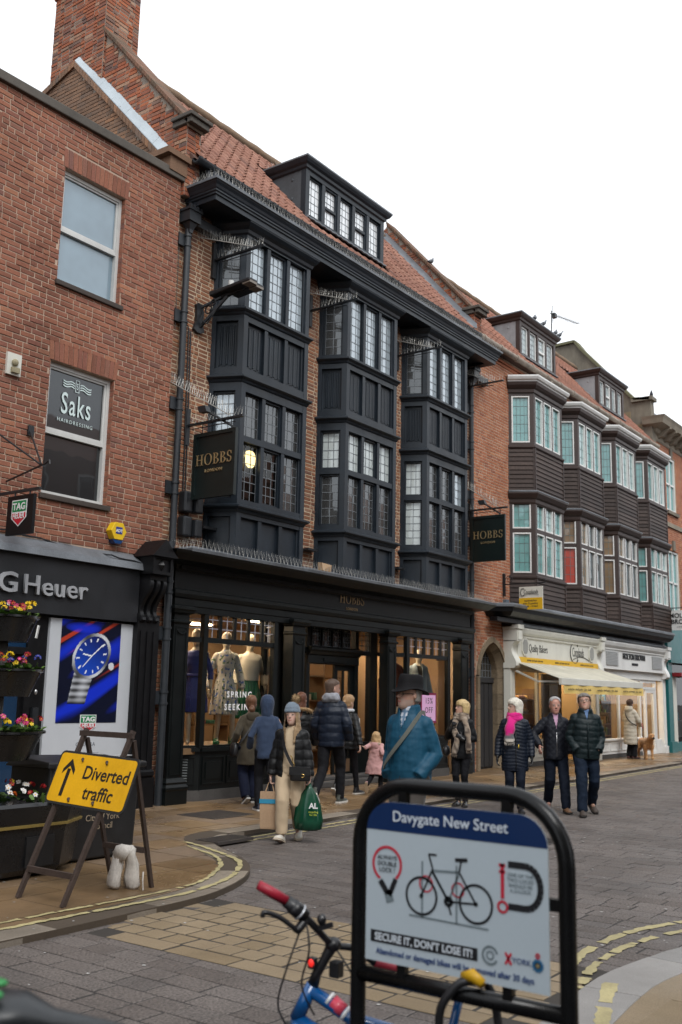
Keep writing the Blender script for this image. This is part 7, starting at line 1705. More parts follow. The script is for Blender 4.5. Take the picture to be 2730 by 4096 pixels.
trousers(K, BLKT, (.1,.075,.06), vox=.014); shoes(K, mat('pink_boot', (.4,.24,.24), .7, .15, 9, .1), mat('gum_sole', (.35,.26,.17), .8, .15, 40, .2), pitch=(-75,0), L=.3, high=.16)
hair(K, mhair('child_blonde_hair', (.45,.29,.14), .5), [(-.24,.1,.0,.11),(-.14,.15,.03,.15),(-.02,.135,.06,.15),(.06,.115,.09,.135),(.13,.1,.105,.125),(.19,.085,.095,.112),(.23,.05,.06,.07)], cut=lambda p: p.y > .05 and abs(p.x) < .06 and p.z < .16, fine=.014, vox=.014)
# -- man in the hat and teal jacket
o, K = person('grey-bearded man in a black hat and teal jacket with a shoulder strap', (8.02, 5.02, ROADZ), 182, 1.85, dict(ank=((-.1,.16,.1),(.1,-.14,.1)), wr=((-.15,.13,.93),(.15,.13,.93)), ebend=((-.5,-1,0),(.5,-1,0)), head=(-26,3,0), hands=('hide','hide'), beard=(.3,.28,.26), skin=(.46,.27,.2), wide=.98, nose=1.15, vox=.008, lean=.03))
TEAL = mnylon('teal_jacket', (.003,.056,.105), .5, .14)
top(K, TEAL, [(.84,.2,.15),(.88,.215,.17),(1.0,.22,.182),(1.12,.22,.185),(1.25,.22,.17),(1.34,.21,.145),(1.4,.175,.118),(1.45,.125,.1),(1.53,.1,.095)], (.092,.083,.07), 1.0, disp=combine(folds(.008, 13, 3, 21), folds(.005, 7, 16, 5)), cut=lambda c, n: c.y > .04 and abs(c.x+.0) < max(0, (c.z-1.4)*.3) and c.z > 1.38, thick=.01)
top(K, mat_vcol('check_shirt', .8, var=.1, fine=50), [(1.0,.15,.13),(1.25,.16,.14),(1.36,.16,.115),(1.42,.12,.1),(1.46,.085,.085),(1.52,.072,.078)], (.05,.04,.03), .3, name='shirt', col=lambda c, n: (.52,.56,.62) if (int(c.x*60) % 3 and int(c.z*60) % 3) else (.12,.2,.3), disp=folds(.005, 14, 12, 2))
tube_obj(K, [K['T'](.0,.17,z) for z in (.86, 1.0)] + [K['T'](.0,.175,1.15), K['T'](0,.165,1.27)], .006, BLKSH, 'zip')
strap(K, [(-.05,-.15,1.3),(-.1,-.09,1.44),(-.115,.0,1.468),(-.12,.09,1.42),(-.06,.185,1.28),(.06,.215,1.12),(.17,.16,1.0),(.2,.06,.93),(.15,-.1,.9)], .036, .005, mfab('grey_webbing', (.11,.115,.1)))
trousers(K, mfab('grey_brown_trousers', (.05,.043,.038)), (.11,.088,.075), disp=folds(.012, 8, 6, 8), waist=(.185,.15)); shoes(K, BLKSH, DSOLE, pitch=(0,-15))
hair(K, mhair('grey_fringe_hair', (.25,.23,.21)), [(.05,.072,-.02,.1)]+CAP[:4], cut=lambda p: p.y > -.01)
HATM = mat('black_waxed_hat', (.008,.0075,.0085), .8, .25, 14, .3, fine=90, spec=.15)
mb = MB(); HM = K['HM']; s = K['s']; hp = [(.135,.1,.13,.14),(.13,.118,.152,.162),(.124,.118,.154,.164),(.136,.098,.13,.138),(.15,.084,.106,.114),(.19,.08,.1,.108),(.235,.073,.091,.1),(.25,.062,.078,.086),(.244,.03,.04,.04)]
mb.loft([[HM@(Vector((p.x, p.y, p.z+.02*(p.x/.15)**2*(1 if k < 4 else 0)-.03*max(0, (p.y)/.2)*(1 if k < 4 else 0)-.03*max(0, -p.y/.2)*(1 if k < 4 else 0)))*s) for p in ering((0,-.005,z+.012), w, f_, b, 28)] for k, (z, w, f_, b) in enumerate(hp)]); h = mb.build('hat', HATM, o, smooth=True); rough_up(h, .006, 9)
def glasses(K, frame_c=(.012,.012,.014), r=.024, lens=True):
    HM, s = K['HM'], K['s']; m_ = MB()
    for sx_ in (-1, 1):
        m_.tube([HM@(Vector((sx_*.033+r*1.15*cos(a), .1-.006*abs(cos(a)), .104+r*.8*sin(a)))*s) for a in [2*pi*k/14 for k in range(15)]], .0018*s, 5); m_.tube([HM@(Vector((sx_*.06,.095,.108))*s), HM@(Vector((sx_*.077,.04,.112))*s), HM@(Vector((sx_*.078,-.01,.108))*s)], .003*s, 5)
    m_.tube([HM@(Vector((-.008,.103,.108))*s), HM@(Vector((.008,.103,.108))*s)], .0028*s, 5); m_.build('glasses', mat('spectacle_frame', frame_c, .3, .1, 9, 0), K['root'])
glasses(K)
# -- blonde woman with the long scarf
o, K = person('blonde woman in black with a long striped beige scarf', (14.36, 8.02, ROADZ), 196, 1.65, dict(ank=((-.07,.04,.1),(.07,-.02,.1)), wr=((-.06,.22,1.12),(.14,.2,1.27)), ebend=((-.5,-.4,-1),(.5,-.4,-1)), head=(-52,8,0), hands=('hide','hide'), skin=(.48,.29,.21), brows=(.3,.2,.12)))
BJ = mfab('black_quilt_jacket', (.007,.0075,.009), .6); top(K, BJ, [(.78,.2,.15),(.85,.21,.155),(1.02,.2,.15),(1.18,.2,.145),(1.3,.2,.135),(1.38,.18,.115),(1.44,.13,.1),(1.49,.095,.09)], (.082,.07,.056), 1.0, disp=folds(.012, 9, 7, 31)); trousers(K, BLKT, (.092,.062,.045), disp=folds(.008, 12, 12, 4)); shoes(K, mat('black_boot', (.012,.012,.013), .25, .15, 9, .05), DSOLE, high=.16)
SCF = mat_vcol('striped_scarf', .9, var=.25, fine=120, sheen=.2)
sc_ = scarf(K, SCF, [([(-.06,.1,1.46),(-.13,.17,1.3),(-.16,.2,1.1),(-.17,.2,.92)], .1, .022), ([(.06,.1,1.45),(.09,.18,1.28),(.03,.215,1.1),(.08,.21,.86)], .1, .022)], .05)
setcol(sc_.data, lambda c, n: (.3,.23,.17) if (c.x*38+c.y*11+.5*noise.noise(c*12)) % 1 > .42 else ((.09,.065,.05) if (c.x*38+c.y*11) % 1 > .2 else (.42,.35,.28)))
GLV = mat('black_leather_glove', (.01,.01,.011), .35, .2, 20, .2); glove(K, 1, GLV, (-.4,.2,.8), (-.6,-.6,0), 1.1); glove(K, 0, GLV, (.8,.1,.5), (0,-1,0), 1.1)
hair(K, mhair('blonde_bob', (.5,.36,.17), .4), [(-.03,.08,-.02,.095),(.0,.092,.0,.11),(.05,.096,.02,.118),(.11,.092,.04,.118),(.14,.09,.104,.118),(.185,.083,.1,.11),(.215,.06,.07,.08),(.238,.025,.03,.03)], cut=lambda p: p.y > .03 and abs(p.x) < .06 and p.z < .128, fine=.008)
mb = MB(); mb.ball(K['T'](.26,.02,.9), .06, .09, .09); mb.build('shoulder_bag', BLKSH, o, smooth=True)
# -- woman with the pink scarf
o, K = person('white-haired woman in a long navy puffer coat and bright pink scarf', (14.15, 6.98, ROADZ), 205, 1.69, dict(ank=((-.08,.03,.1),(.08,-.03,.1)), wr=((-.26,.05,.86),(.27,.06,.86)), head=(-62,2,0), hands=('hide','hide'), skin=(.5,.31,.24), wide=1.05, brows=(.4,.35,.3)))
NP2 = mnylon('navy_down_coat', (.0045,.0085,.018), .4); top(K, NP2, [(.64,.225,.165),(.7,.23,.17),(.9,.222,.165),(1.05,.21,.155),(1.2,.215,.155),(1.3,.21,.145),(1.38,.19,.122),(1.44,.14,.105),(1.5,.1,.095)], (.086,.075,.06), 1.0, disp=puffer(.05, .011, .64, 41, .003), vox=.0105, name='coat'); trousers(K, NAVYJ, (.095,.075,.06)); shoes(K, BLKSH, DSOLE)
mb = MB(); mb.loft([ering(K['T'](0,-.09,z), rx*K['s'], .05*K['s'], ry*K['s']) for z, rx, ry in ((1.36,.08,.05),(1.44,.13,.08),(1.5,.11,.06))]); finish(remesh(mb, .011, 4), 'hood', NP2, o, folds(.012))
PS = mat_vcol('pink_scarf', .9, var=.12, fine=120, sheen=.2)
sc_ = scarf(K, PS, [([(.02,.1,1.45),(.06,.18,1.35),(.08,.2,1.2),(.08,.205,1.08)], .15, .02)], .045)
setcol(sc_.data, lambda c, n: (.62,.01,.2) if c.z > 1.2*K['s'] else ((.12,.12,.13) if c.z > 1.13*K['s'] else ((.6,.55,.48) if int(c.z*90) % 2 else (.1,.1,.11))))
glove(K, 0, GLV); glove(K, 1, GLV)
tube_obj(K, [K['T'](-.06,.17,.99), K['T'](-.062,.17,1.05)], .008, mat('yellow_tab', (.6,.4,.03), .5, .05, 9, 0), 'zip_tab'); tube_obj(K, [K['T'](-.02,.178,.66), K['T'](-.02,.175,.9), K['T'](-.02,.165,1.1), K['T'](-.02,.16,1.25)], .006, BLKSH, 'zip')
hair(K, mhair('white_bob', (.62,.58,.5), .18), [(-.06,.075,-.02,.09),(-.02,.09,.0,.11),(.04,.095,.02,.118),(.1,.093,.035,.118),(.15,.09,.103,.118),(.185,.083,.098,.11),(.215,.06,.07,.08),(.238,.025,.03,.03)], cut=lambda p: p.y > .035 and abs(p.x) < .062 and p.z < .145, fine=.009)
# -- man in quilted navy jacket, hand out
o, K = person('grey-haired man in a quilted navy jacket with his hand held out', (14.78, 6.6, ROADZ), 212, 1.72, dict(ank=((-.12,.2,.1),(.1,-.22,.15)), wr=((-.23,.06,.9),(.27,.2,1.0)), ebend=((-1,-1,-.2),(1,-.6,-.2)), head=(4,0,0), hands=('hide', (Vector((.1,.6,-.6)), Vector((-.9,-.1,-.3)), .45)), skin=(.5,.26,.2), wide=.99, vox=.0085, brows=(.3,.25,.22)))
QJ = mnylon('quilted_navy_jacket', (.0045,.006,.0115), .5)
quilt = lambda c, n: .006*(min(abs(sin((c.x*1.0+c.z)*32)), abs(sin((c.x-c.z)*32)))**.5)+folds(.007, 8, 7, 9)(c, n)
top(K, QJ, [(.8,.215,.16),(.86,.22,.165),(1.02,.212,.162),(1.18,.212,.16),(1.3,.212,.15),(1.38,.19,.125),(1.44,.135,.108),(1.51,.1,.098)], (.088,.078,.062), 1.0, disp=quilt, cut=lambda c, n: c.y > .03 and abs(c.x) < max(0, (c.z-1.25)*.22) and c.z > 1.23, thick=.01)
top(K, mfab('pink_shirt', (.5,.3,.42), .7, .08), [(1.0,.15,.13),(1.25,.165,.145),(1.36,.165,.118),(1.42,.12,.1),(1.46,.085,.085),(1.51,.072,.078)], (.05,.04,.03), .3, name='shirt'); tube_obj(K, [K['T'](.0,.168,.84), K['T'](0,.17,1.05), K['T'](0,.162,1.22)], .005, mat('steel', 0), 'zip')
trousers(K, NAVYJ, (.105,.082,.07), disp=folds(.011, 9, 8, 14)); shoes(K, mat('tan_shoe', (.16,.085,.045), .5, .2, 9, .1), DSOLE, pitch=(0,-30))
hair(K, mhair('short_grey_hair', (.36,.35,.34), .3), [(.06,.073,-.01,.1)]+CAP, cut=lambda p: p.y > -.005+max(0, p.z-.14)*1.4 and p.z < .172 or p.y > .075, fine=.004)
# -- man in dark green puffer looking down
o, K = person('bespectacled man in a dark green puffer looking down, hands in pockets', (14.72, 6.08, ROADZ), 214, 1.79, dict(ank=((-.12,-.24,.17),(.11,.2,.1)), wr=((-.155,.13,.92),(.155,.13,.92)), ebend=((-.6,-1,0),(.6,-1,0)), head=(-14,20,6), hands=('hide','hide'), skin=(.46,.27,.2), wide=1.0, vox=.0085, lean=.02))
GP = mnylon('dark_green_puffer', (.0035,.0115,.0135), .45); top(K, GP, [(.8,.215,.165),(.86,.23,.175),(1.02,.228,.175),(1.18,.228,.172),(1.3,.225,.158),(1.38,.2,.132),(1.44,.145,.112),(1.53,.11,.105)], (.1,.088,.074), 1.0, disp=puffer(.088, .014, .8, 51), cut=lambda c, n: c.y > .03 and abs(c.x) < max(0, (c.z-1.4)*.3) and c.z > 1.38, thick=.012)
top(K, mfab('blue_shirt', (.12,.2,.36), .7, .08), [(1.1,.15,.13),(1.3,.165,.145),(1.38,.165,.118),(1.43,.12,.1),(1.47,.085,.085),(1.52,.074,.08)], (.05,.04,.03), .2, name='shirt')
tube_obj(K, [K['T'](.0,.178,.82), K['T'](0,.185,1.0), K['T'](0,.182,1.2), K['T'](0,.165,1.32)], .012, GP, 'placket')
trousers(K, mfab('blue_jeans', (.007,.014,.029)), (.108,.085,.072), disp=folds(.012, 9, 8, 24)); shoes(K, mat('brown_boot', (.055,.04,.032), .7, .25, 12, .2), DSOLE, high=.13, L=.3, pitch=(-22,0))
hair(K, mhair('greying_hair', (.16,.145,.13), .5), [(.03,.076,-.02,.1),(.08,.082,.02,.11)]+[(z, w*1.06, f_*1.08, b*1.04) for z, w, f_, b in CAP], cut=lambda p: p.y > .0+max(0, p.z-.14)*1.0 and p.z < .165, fine=.009); glasses(K)
# -- woman in cream coat by the cosmetics window
o, K = person('woman in a long cream puffer coat standing with the dog', (28.85, 10.55, 0), -20, 1.68, dict(ank=((-.07,0,.09),(.07,.05,.09)), wr=((-.1,.26,1.05),(.12,.3,.98)), ebend=((-1,-.6,-.5),(1,-.6,-.6)), head=(8,14,0), hands=((Vector((.2,.8,-.3)), Vector((.3,0,-1)), .6),)*2, lean=.06, vox=.013))
CRM = mnylon('cream_down_coat', (.5,.46,.38), .5); top(K, CRM, [(.42,.225,.175),(.55,.23,.18),(.8,.225,.175),(1.02,.21,.16),(1.2,.215,.158),(1.32,.21,.145),(1.4,.185,.12),(1.47,.12,.1)], (.095,.085,.065), 1.0, disp=puffer(.105, .014, .42, 61), vox=.014, name='coat')
mb = MB(); mb.loft([ering(K['T'](0,-.07,z), rx*K['s'], .06*K['s'], ry*K['s']) for z, rx, ry in ((1.36,.1,.07),(1.46,.15,.1),(1.55,.12,.08))]); finish(remesh(mb, .012, 4), 'hood', CRM, o, folds(.012))
trousers(K, BLKT, (.1,.09,.08), vox=.014); shoes(K, mat('burgundy_shoe', (.08,.03,.028), .6, .2, 9, .1), DSOLE); hair(K, mfab('brown_knit_hat', (.06,.035,.025)), CAP, name='knit_hat'); hair(K, mhair('brown_nape', (.09,.055,.04)), [(.0,.07,-.02,.1),(.06,.076,.0,.108),(.11,.078,.02,.108)])
strap(K, [(-.12,-.08,1.48),(.0,-.17,1.25),(.15,-.16,1.08),(.24,.0,.98)], .03, .005, BLKSH)
Rw = Matrix.Translation(o.location) @ Matrix.Rotation(o.rotation_euler.z, 4, 'Z'); ph = Rw@(K['wr'][1]+Vector((0,.1,-.01)))
mb = MB(); mb.obox(ph, (.045,.01,0), (0,.012,.0), (0,.02,.075)); tag(mb.build('phone', mat('red_case', (.35,.02,.03), .4, .1, 9, 0), bevel=.006), 'red phone in the hand of the cream-coated woman', 'phone')
# -- dog
def dog(pos, heading):
    mb = MB(); L = lambda x, y, z: Vector((x, y, z))
    mb.loft([[L(rx*cos(a), y, zc+rz*sin(a)) for a in [2*pi*k/16 for k in range(16)]] for y, rx, rz, zc in ((-.36,.06,.08,.47),(-.3,.1,.12,.46),(-.18,.115,.135,.45),(-.02,.11,.125,.45),(.12,.125,.155,.44),(.24,.125,.165,.45),(.33,.09,.12,.48),(.37,.04,.05,.5))])
    mb.tube([L(0,.27,.5), L(0,.36,.58), L(0,.42,.64)], [.115,.09,.075], 12)
    mb.tube([L(0,.38,.64), L(0,.45,.66), L(0,.52,.64)], [.07,.085,.06], 12); mb.tube([L(0,.49,.635), L(0,.57,.61), L(0,.61,.605)], [.05,.04,.03], 10)
    for sx_ in (-1, 1):
        mb.loft([[L(sx_*(.075+.02*t), .42+.035*cos(a), .68-.11*t+.01*sin(a)*1) if False else L(sx_*(.07+.022*t)+.012*cos(a), .42+.04*sin(a)*(1-.3*t), .69-.12*t) for a in [2*pi*k/8 for k in range(8)]] for t in (0,.4,.8,1)])
        mb.tube([L(sx_*.085,.24,.4), L(sx_*.09,.22,.28), L(sx_*.085,.25,.17), L(sx_*.085,.25,.05)], [.075,.048,.036,.034], 10); mb.tube([L(sx_*.085,.24,.03), L(sx_*.085,.3,.025)], [.042,.035], 8)
        mb.tube([L(sx_*.09,-.24,.42), L(sx_*.1,-.17,.3), L(sx_*.095,-.3,.17), L(sx_*.095,-.28,.05)], [.1,.065,.036,.032], 10); mb.tube([L(sx_*.095,-.29,.03), L(sx_*.095,-.22,.025)], [.04,.034], 8)
    mb.tube([L(0,-.34,.5), L(0,-.46,.47), L(.02,-.54,.38), L(.02,-.58,.28)], [.04,.05,.055,.02], 10)
    me = remesh(mb, .012, 3); base = Vector((.42,.19,.065))
    def col(c, n):
        k = .5+.5*noise.noise(c*14); q = base.lerp(Vector((.55,.3,.12)), k)
        if c.z < .2 or c.y < -.4: q = q.lerp(Vector((.6,.4,.2)), .4)
        if c.y > .59: q = Vector((.02,.015,.012))
        for sx_ in (-1, 1):
            if (c-Vector((sx_*.035,.525,.675))).length < .016: q = Vector((.01,.008,.006))
        return q
    o = finish(me, 'dog', mat_vcol('golden_fur', .8, var=.35, fine=90, sheen=.3), disp=lambda c, n: .014*noise.noise(Vector((c.x*30, c.y*22, c.z*12)))-(.01*abs(noise.noise(c*60)) if c.z < .5 else 0), col=col)
    o.location = pos; o.rotation_euler = (0, 0, radians(heading-90)); COL.objects.link(o); WM[o.name] = Matrix(); tag(o, 'golden brown long-haired dog standing by the cream-coated woman', 'dog')
    rr_ = random.Random(4); m_ = MB(); vs = o.data.vertices
    for k in range(1500):
        v = vs[rr_.randrange(len(vs))]
        if v.co.y > .5: continue
        d = (v.normal*.35+Vector((0,-.4,-1))).normalized(); a = d.cross(v.normal); a = a.normalized()*.006 if a.length > 1e-3 else Vector((.006,0,0)); ln = .03+.04*rr_.random()*(1.4 if v.co.z < .42 else .7); m_.add([v.co+a, v.co-a, v.co+d*ln+v.normal*.008], [(0,1,2)])
    ob = m_.build('coat_hair', mat('golden_hair', (.45,.21,.075), .7, .4, 20, 0), o, kind='stuff'); ob.matrix_parent_inverse = Matrix()
    return o
dog((29.15, 10.22, 0), 222)
tg = MB(); tg.tube([ph, ph.lerp(Vector((29.1,10.3,.6)), .5)-Vector((0,0,.12)), Vector((28.98,10.06,.56))], .006, 5); tag(tg.build('dog_lead', BLKSH), 'thin dark lead running from the woman to the dog', 'lead')
# -- mannequins in the dress windows
def dress(K, material, rings, name, arms=True, sl=1.0, arm=(.06,.05,.045), col=None, disp=None): return top(K, material, rings, arm, sl, name=name, disp=disp, col=col, arms=(0, 1) if arms else ())
FZ = .79
o, K = person('mannequin in a pleated royal blue dress in the left shop window', (11.84, 11.52, FZ), 225, 1.86, dict(mannequin=1, ank=((-.06,.05,.1),(.07,-.03,.1)), wr=((-.24,.05,.86),(.24,.05,.86)), vox=.012))
dress(K, mat('royal_blue_cloth', (.004,.02,.19), .55, .15, 6, .1, sheen=.3), [(.5,.24,.19),(.7,.225,.18),(.98,.16,.125),(1.08,.15,.12),(1.22,.175,.135),(1.33,.175,.12),(1.4,.15,.095),(1.43,.1,.07)], 'dress', True, .5, (.065,.055,.05), disp=lambda c, n: .006*sin(atan2(c.x, c.y)*44)*(1 if c.z < 1.03 else .3)); tube_obj(K, [K['T'](.17*cos(a), .135*sin(a), 1.05) for a in [2*pi*k/20 for k in range(21)]], .018, mat('royal_blue_cloth', 0), 'belt', 1.4)
o, K = person('mannequin in a long white floral dress in the left shop window', (12.62, 11.58, FZ), 235, 1.86, dict(mannequin=1, ank=((-.12,.08,.1),(.1,-.05,.1)), wr=((-.27,.05,.86),(.27,.05,.86)), vox=.012))
def floral(c, n):
    q = Vector((.62,.6,.54)); a = noise.noise(Vector((c.x*23, c.y*23, c.z*23))); b = noise.noise(Vector((c.x*23+40, c.y*23, c.z*19)))
    if a > .4: q = Vector((.1,.18,.45))
    elif b > .38: q = Vector((.07,.14,.07))
    return q
dress(K, mat_vcol('floral_print', .7, var=.08, fine=30), [(.46,.26,.21),(.62,.25,.2),(.85,.2,.16),(1.04,.145,.115),(1.1,.145,.115),(1.22,.17,.135),(1.33,.175,.12),(1.41,.15,.095),(1.47,.065,.06)], 'dress', True, .97, (.07,.065,.06), floral, lambda c, n: folds(.008, 12, 3, 3)(c, n)+.006*sin(atan2(c.x, c.y)*20)*(1 if c.z < 1 else 0))
shoes(K, mat('green_shoe', (.0,.14,.06), .4, .1, 9, 0), mat('green_shoe', 0), L=.24)
o, K = person('mannequin in a white cropped jacket and green skirt in the left window', (13.25, 11.6, FZ), 240, 1.86, dict(mannequin=1, ank=((-.07,.05,.1),(.07,-.03,.1)), wr=((-.27,.06,.86),(.25,.06,.86)), vox=.012))
dress(K, mat('green_skirt_cloth', (.0,.12,.055), .6, .35, 40, .1), [(.4,.27,.21),(.7,.24,.19),(.98,.165,.13),(1.1,.15,.12),(1.3,.16,.12),(1.42,.1,.08)], 'skirt', False, disp=lambda c, n: .008*sin(atan2(c.x, c.y)*18)); dress(K, mfab('ivory_jacket', (.6,.57,.5), .7, .05), [(1.0,.185,.15),(1.1,.18,.145),(1.22,.195,.15),(1.33,.195,.135),(1.4,.165,.11),(1.45,.09,.08)], 'jacket', True, .7, (.075,.065,.058))
o, K = person('mannequin in a long pale grey coat in the right shop window', (18.85, 11.6, FZ), 235, 1.86, dict(mannequin=1, wr=((-.25,.05,.86),(.25,.05,.86)), vox=.012))
dress(K, mat('tartan_dress', (.1,.08,.05), .8, .5, 40, .1), [(.5,.18,.14),(1.0,.16,.12),(1.3,.165,.125),(1.42,.1,.08)], 'dress', False); top(K, mfab('pale_grey_coat', (.26,.32,.36), .8, .1), [(.55,.225,.165),(.8,.22,.16),(1.02,.2,.148),(1.2,.205,.15),(1.33,.21,.14),(1.4,.185,.118),(1.47,.1,.09)], (.078,.066,.055), 1.0, name='coat', disp=folds(.008, 8, 5, 3), cut=lambda c, n: c.y > .03 and abs(c.x-.02) < .035+.05*max(0, c.z-1.1), thick=.01)
o, K = person('mannequin in a rust coat half hidden by the right window post', (17.9, 11.65, FZ), 230, 1.84, dict(mannequin=1, wr=((-.25,.05,.86),(.25,.05,.86)), vox=.012)); top(K, mfab('rust_coat', (.14,.04,.02), .8, .15), JK(.6, 1.05), (.078,.066,.055), 1.0, name='coat', disp=folds(.008, 8, 5, 6))

# ------------------------------------------------------------------ street furniture
# bike stand with the information plate
t = thing('bike_stand', (3.0, 1.7, ROADZ), 'black tubular bike stand carrying a blue and white information plate', 'bike stand')
BS = mat('black_powder_coat', (.0045,.0047,.0052), .26, .2, 10, .05, spec=.3); ya, yb, zt, rc = 2.08, 1.31, 1.345, .2
pts = [(3, ya, -.1), (3, ya, .5), (3, ya, zt-rc)]+[(3, ya-rc+rc*cos(a), zt-rc+rc*sin(a)) for a in [pi/2*k/8 for k in range(1, 8)]]+[(3, ya-rc, zt), (3, yb+rc, zt)]+[(3, yb+rc-rc*sin(a), zt-rc+rc*cos(a)) for a in [pi/2*k/8 for k in range(1, 8)]]+[(3, yb, zt-rc), (3, yb, .5), (3, yb, -.1)]
mb = MB(); mb.tube(pts, .027, 20); mb.build('hoop', BS, t, smooth=True)
mb = MB(); mb.tube([(3, ya, .715), (3, yb, .715)], .026, 18); mb.build('cross_bar', BS, t, smooth=True)
fr = Fr((2.975, 2.035, 0), (0,-1,0), (-1,0,0)); W = .675
for u, z, du, dz in ((.14,1.3,.016,.035),(.53,1.3,.016,.035),(.14,.755,.016,.03),(.53,.755,.016,.03),(-.012,1.03,.03,.018),(W+.012,1.03,.03,.018)):
    mb = MB(); fr.box(mb, u-du, u+du, z-dz, z+dz, -.03, -.004); mb.build('fixing_tab', BS, t)
mb = MB(); top_ = [(0,.77),(W,.77),(W,1.195)]+[(W-.1+.1*cos(a), 1.195+.095*sin(a)) for a in [pi/2*k/7 for k in range(1,8)]]+[(.1-.1*sin(a), 1.195+.095*cos(a)) for a in [pi/2*k/7 for k in range(0,7)]]+[(0,1.195)]
mb.prism([fr.P(u, z, -.004) for u, z in top_], fr.n*.004); pl = mb.build('plate', mat('white_plate', (.43,.5,.55), .35, .03, 4, 0), t)
mb = MB(); mb.prism([fr.P(u, z, .0) for u, z in top_[2:]]+[], fr.n*.0012); mb.build('plate_header', mat('blue_header', (.001,.019,.085), .35, .05, 4, 0), pl)
WH = mat('plate_white_ink', (.6,.66,.72), .4, .03, 9, 0); BK = mat('plate_black_ink', (.01,.011,.014), .4, .05, 9, 0); RD = mat('plate_red_ink', (.5,.02,.045), .4, .05, 9, 0); GY = mat('plate_grey_ink', (.16,.2,.22), .4, .05, 9, 0); BL = mat('plate_blue_ink', (.01,.04,.16), .4, .05, 9, 0)
def pt(b, size, u, z, m_, **k): return text('plate_lettering', b, size, fr, u, z, k.pop('d', .0018), m_, pl, .0004, **k)
pt('Davygate New Street', .05, W/2-.015, 1.228, WH, d=.002, bold=.0004)
def pline(pts, w, m_, nm='plate_drawing', d=.0012):
    mb = MB()
    for (a, b) in zip(pts, pts[1:]):
        a, b = Vector(a), Vector(b); n_ = (b-a); n_ = Vector((-n_.y, n_.x)).normalized()*w/2
        mb.prism([fr.P(p.x, p.y, d) for p in (a+n_, a-n_, b-n_, b+n_)], fr.n*.0006)
    return mb.build(nm, m_, pl)
def circ(u, z, r, n=24, a0=0, a1=2*pi, ry=None): return [(u+r*cos(a0+(a1-a0)*k/n), z+(ry or r)*sin(a0+(a1-a0)*k/n)) for k in range(n+1)]
pline(circ(.085,1.085,.056,24,radians(-50),radians(240)), .009, RD); pline([(.058,1.03),(.09,.99)], .02, BK); pline([(.12,1.04),(.095,.985)], .018, BK); pline([(.088,1.0),(.1,.965)], .03, GY)
pt('ALWAYS\nDOUBLE\nLOCK !', .02, .085, 1.1, BK)
for u in (.222, .425): pline(circ(u,1.0,.058), .008, BK); pline(circ(u,1.0,.004,8), .009, BK)
pline([(.222,1.0),(.265,1.09),(.25,1.135),(.28,1.135)], .006, BK); pline([(.262,1.085),(.325,.995),(.365,1.09),(.268,1.085)], .007, GY); pline([(.325,.995),(.425,1.0),(.365,1.09)], .006, BK); pline([(.365,1.09),(.372,1.125)], .006, BK); pline([(.35,1.127),(.395,1.131)], .012, BK); pline([(.262,1.085),(.325,.995)], .008, BK); pline([(.325,.985),(.335,.955)], .006, BK); pline(circ(.325,.995,.012,12), .012, BK)
pline([(.225,1.11),(.225,.93)], .006, GY); pline([(.355,1.11),(.355,.93)], .006, GY); pline([(.175,.935),(.47,.93)], .005, GY); pline(circ(.24,1.04,.025,14), .005, RD); pline(circ(.36,1.035,.022,14), .005, RD)
pline([(.52,1.135),(.52,1.03)], .012, RD); pline(circ(.52,1.005,.016,14), .008, RD); pline([(.508,1.13),(.53,1.13)], .01, RD); pline([(.508,1.11),(.53,1.11)], .008, RD)
pline([(.54,1.135),(.6,1.135)]+circ(.6,1.072,.05,12,pi/2,-pi/2,.063)+[(.54,1.009)], .02, BK); pt('ONE OF THE\nTWO LOCKS\nSHOULD BE\nA D-LOCK', .0155, .582, 1.1, GY)
mb = MB(); fr.box(mb, .022, .43, .83, .868, .0, .0014); mb.build('plate_banner', BK, pl); pt("SECURE IT, DON'T LOSE IT!", .033, .226, .838, WH, d=.002, bold=.0008, sx=.93)
pt('Abandoned or damaged bikes will be removed after 30 days', .0265, .335, .795, BL, sx=.9, bold=.0004)
pline(circ(.475,.855,.026,20,.3,5.8), .007, GY); pline(circ(.475,.855,.012,14), .005, GY); pline([(.528,.872),(.548,.838)], .008, RD); pline([(.548,.872),(.528,.838)], .008, RD); pt('YORK', .024, .583, .845, BL)
pline(circ(.637,.85,.013,12), .014, mat('crest_blue', (.02,.12,.25), .4, .1, 9, 0)); pline(circ(.637,.85,.006,10), .006, mat('crest_gold', (.5,.35,.08), .4, .1, 9, 0)); pline(circ(.637,.878,.006,8), .006, RD)
# yellow lock and cable hung on the cross bar
t = thing('bicycle_lock', (2.97, 1.62, .7), 'yellow-tagged black cable lock looped over the bike stand bar', 'lock')
mb = MB(); mb.tube([(2.985,1.66,.775),(2.98,1.62,.785),(2.975,1.585,.765)], [.018,.024,.016], 10); mb.build('lock_body', mat('yellow_rubber', (.6,.34,.01), .5, .1, 9, .05), t, smooth=True)
mb = MB(); mb.tube(catmull3([Vector(p) for p in ((3.05,1.7,.3),(2.95,1.73,.62),(2.955,1.68,.74),(2.99,1.63,.765),(3.04,1.6,.74),(3.05,1.57,.6),(3.0,1.56,.3))], 6), .014, 10); mb.build('cable', BLKSH, t, smooth=True)
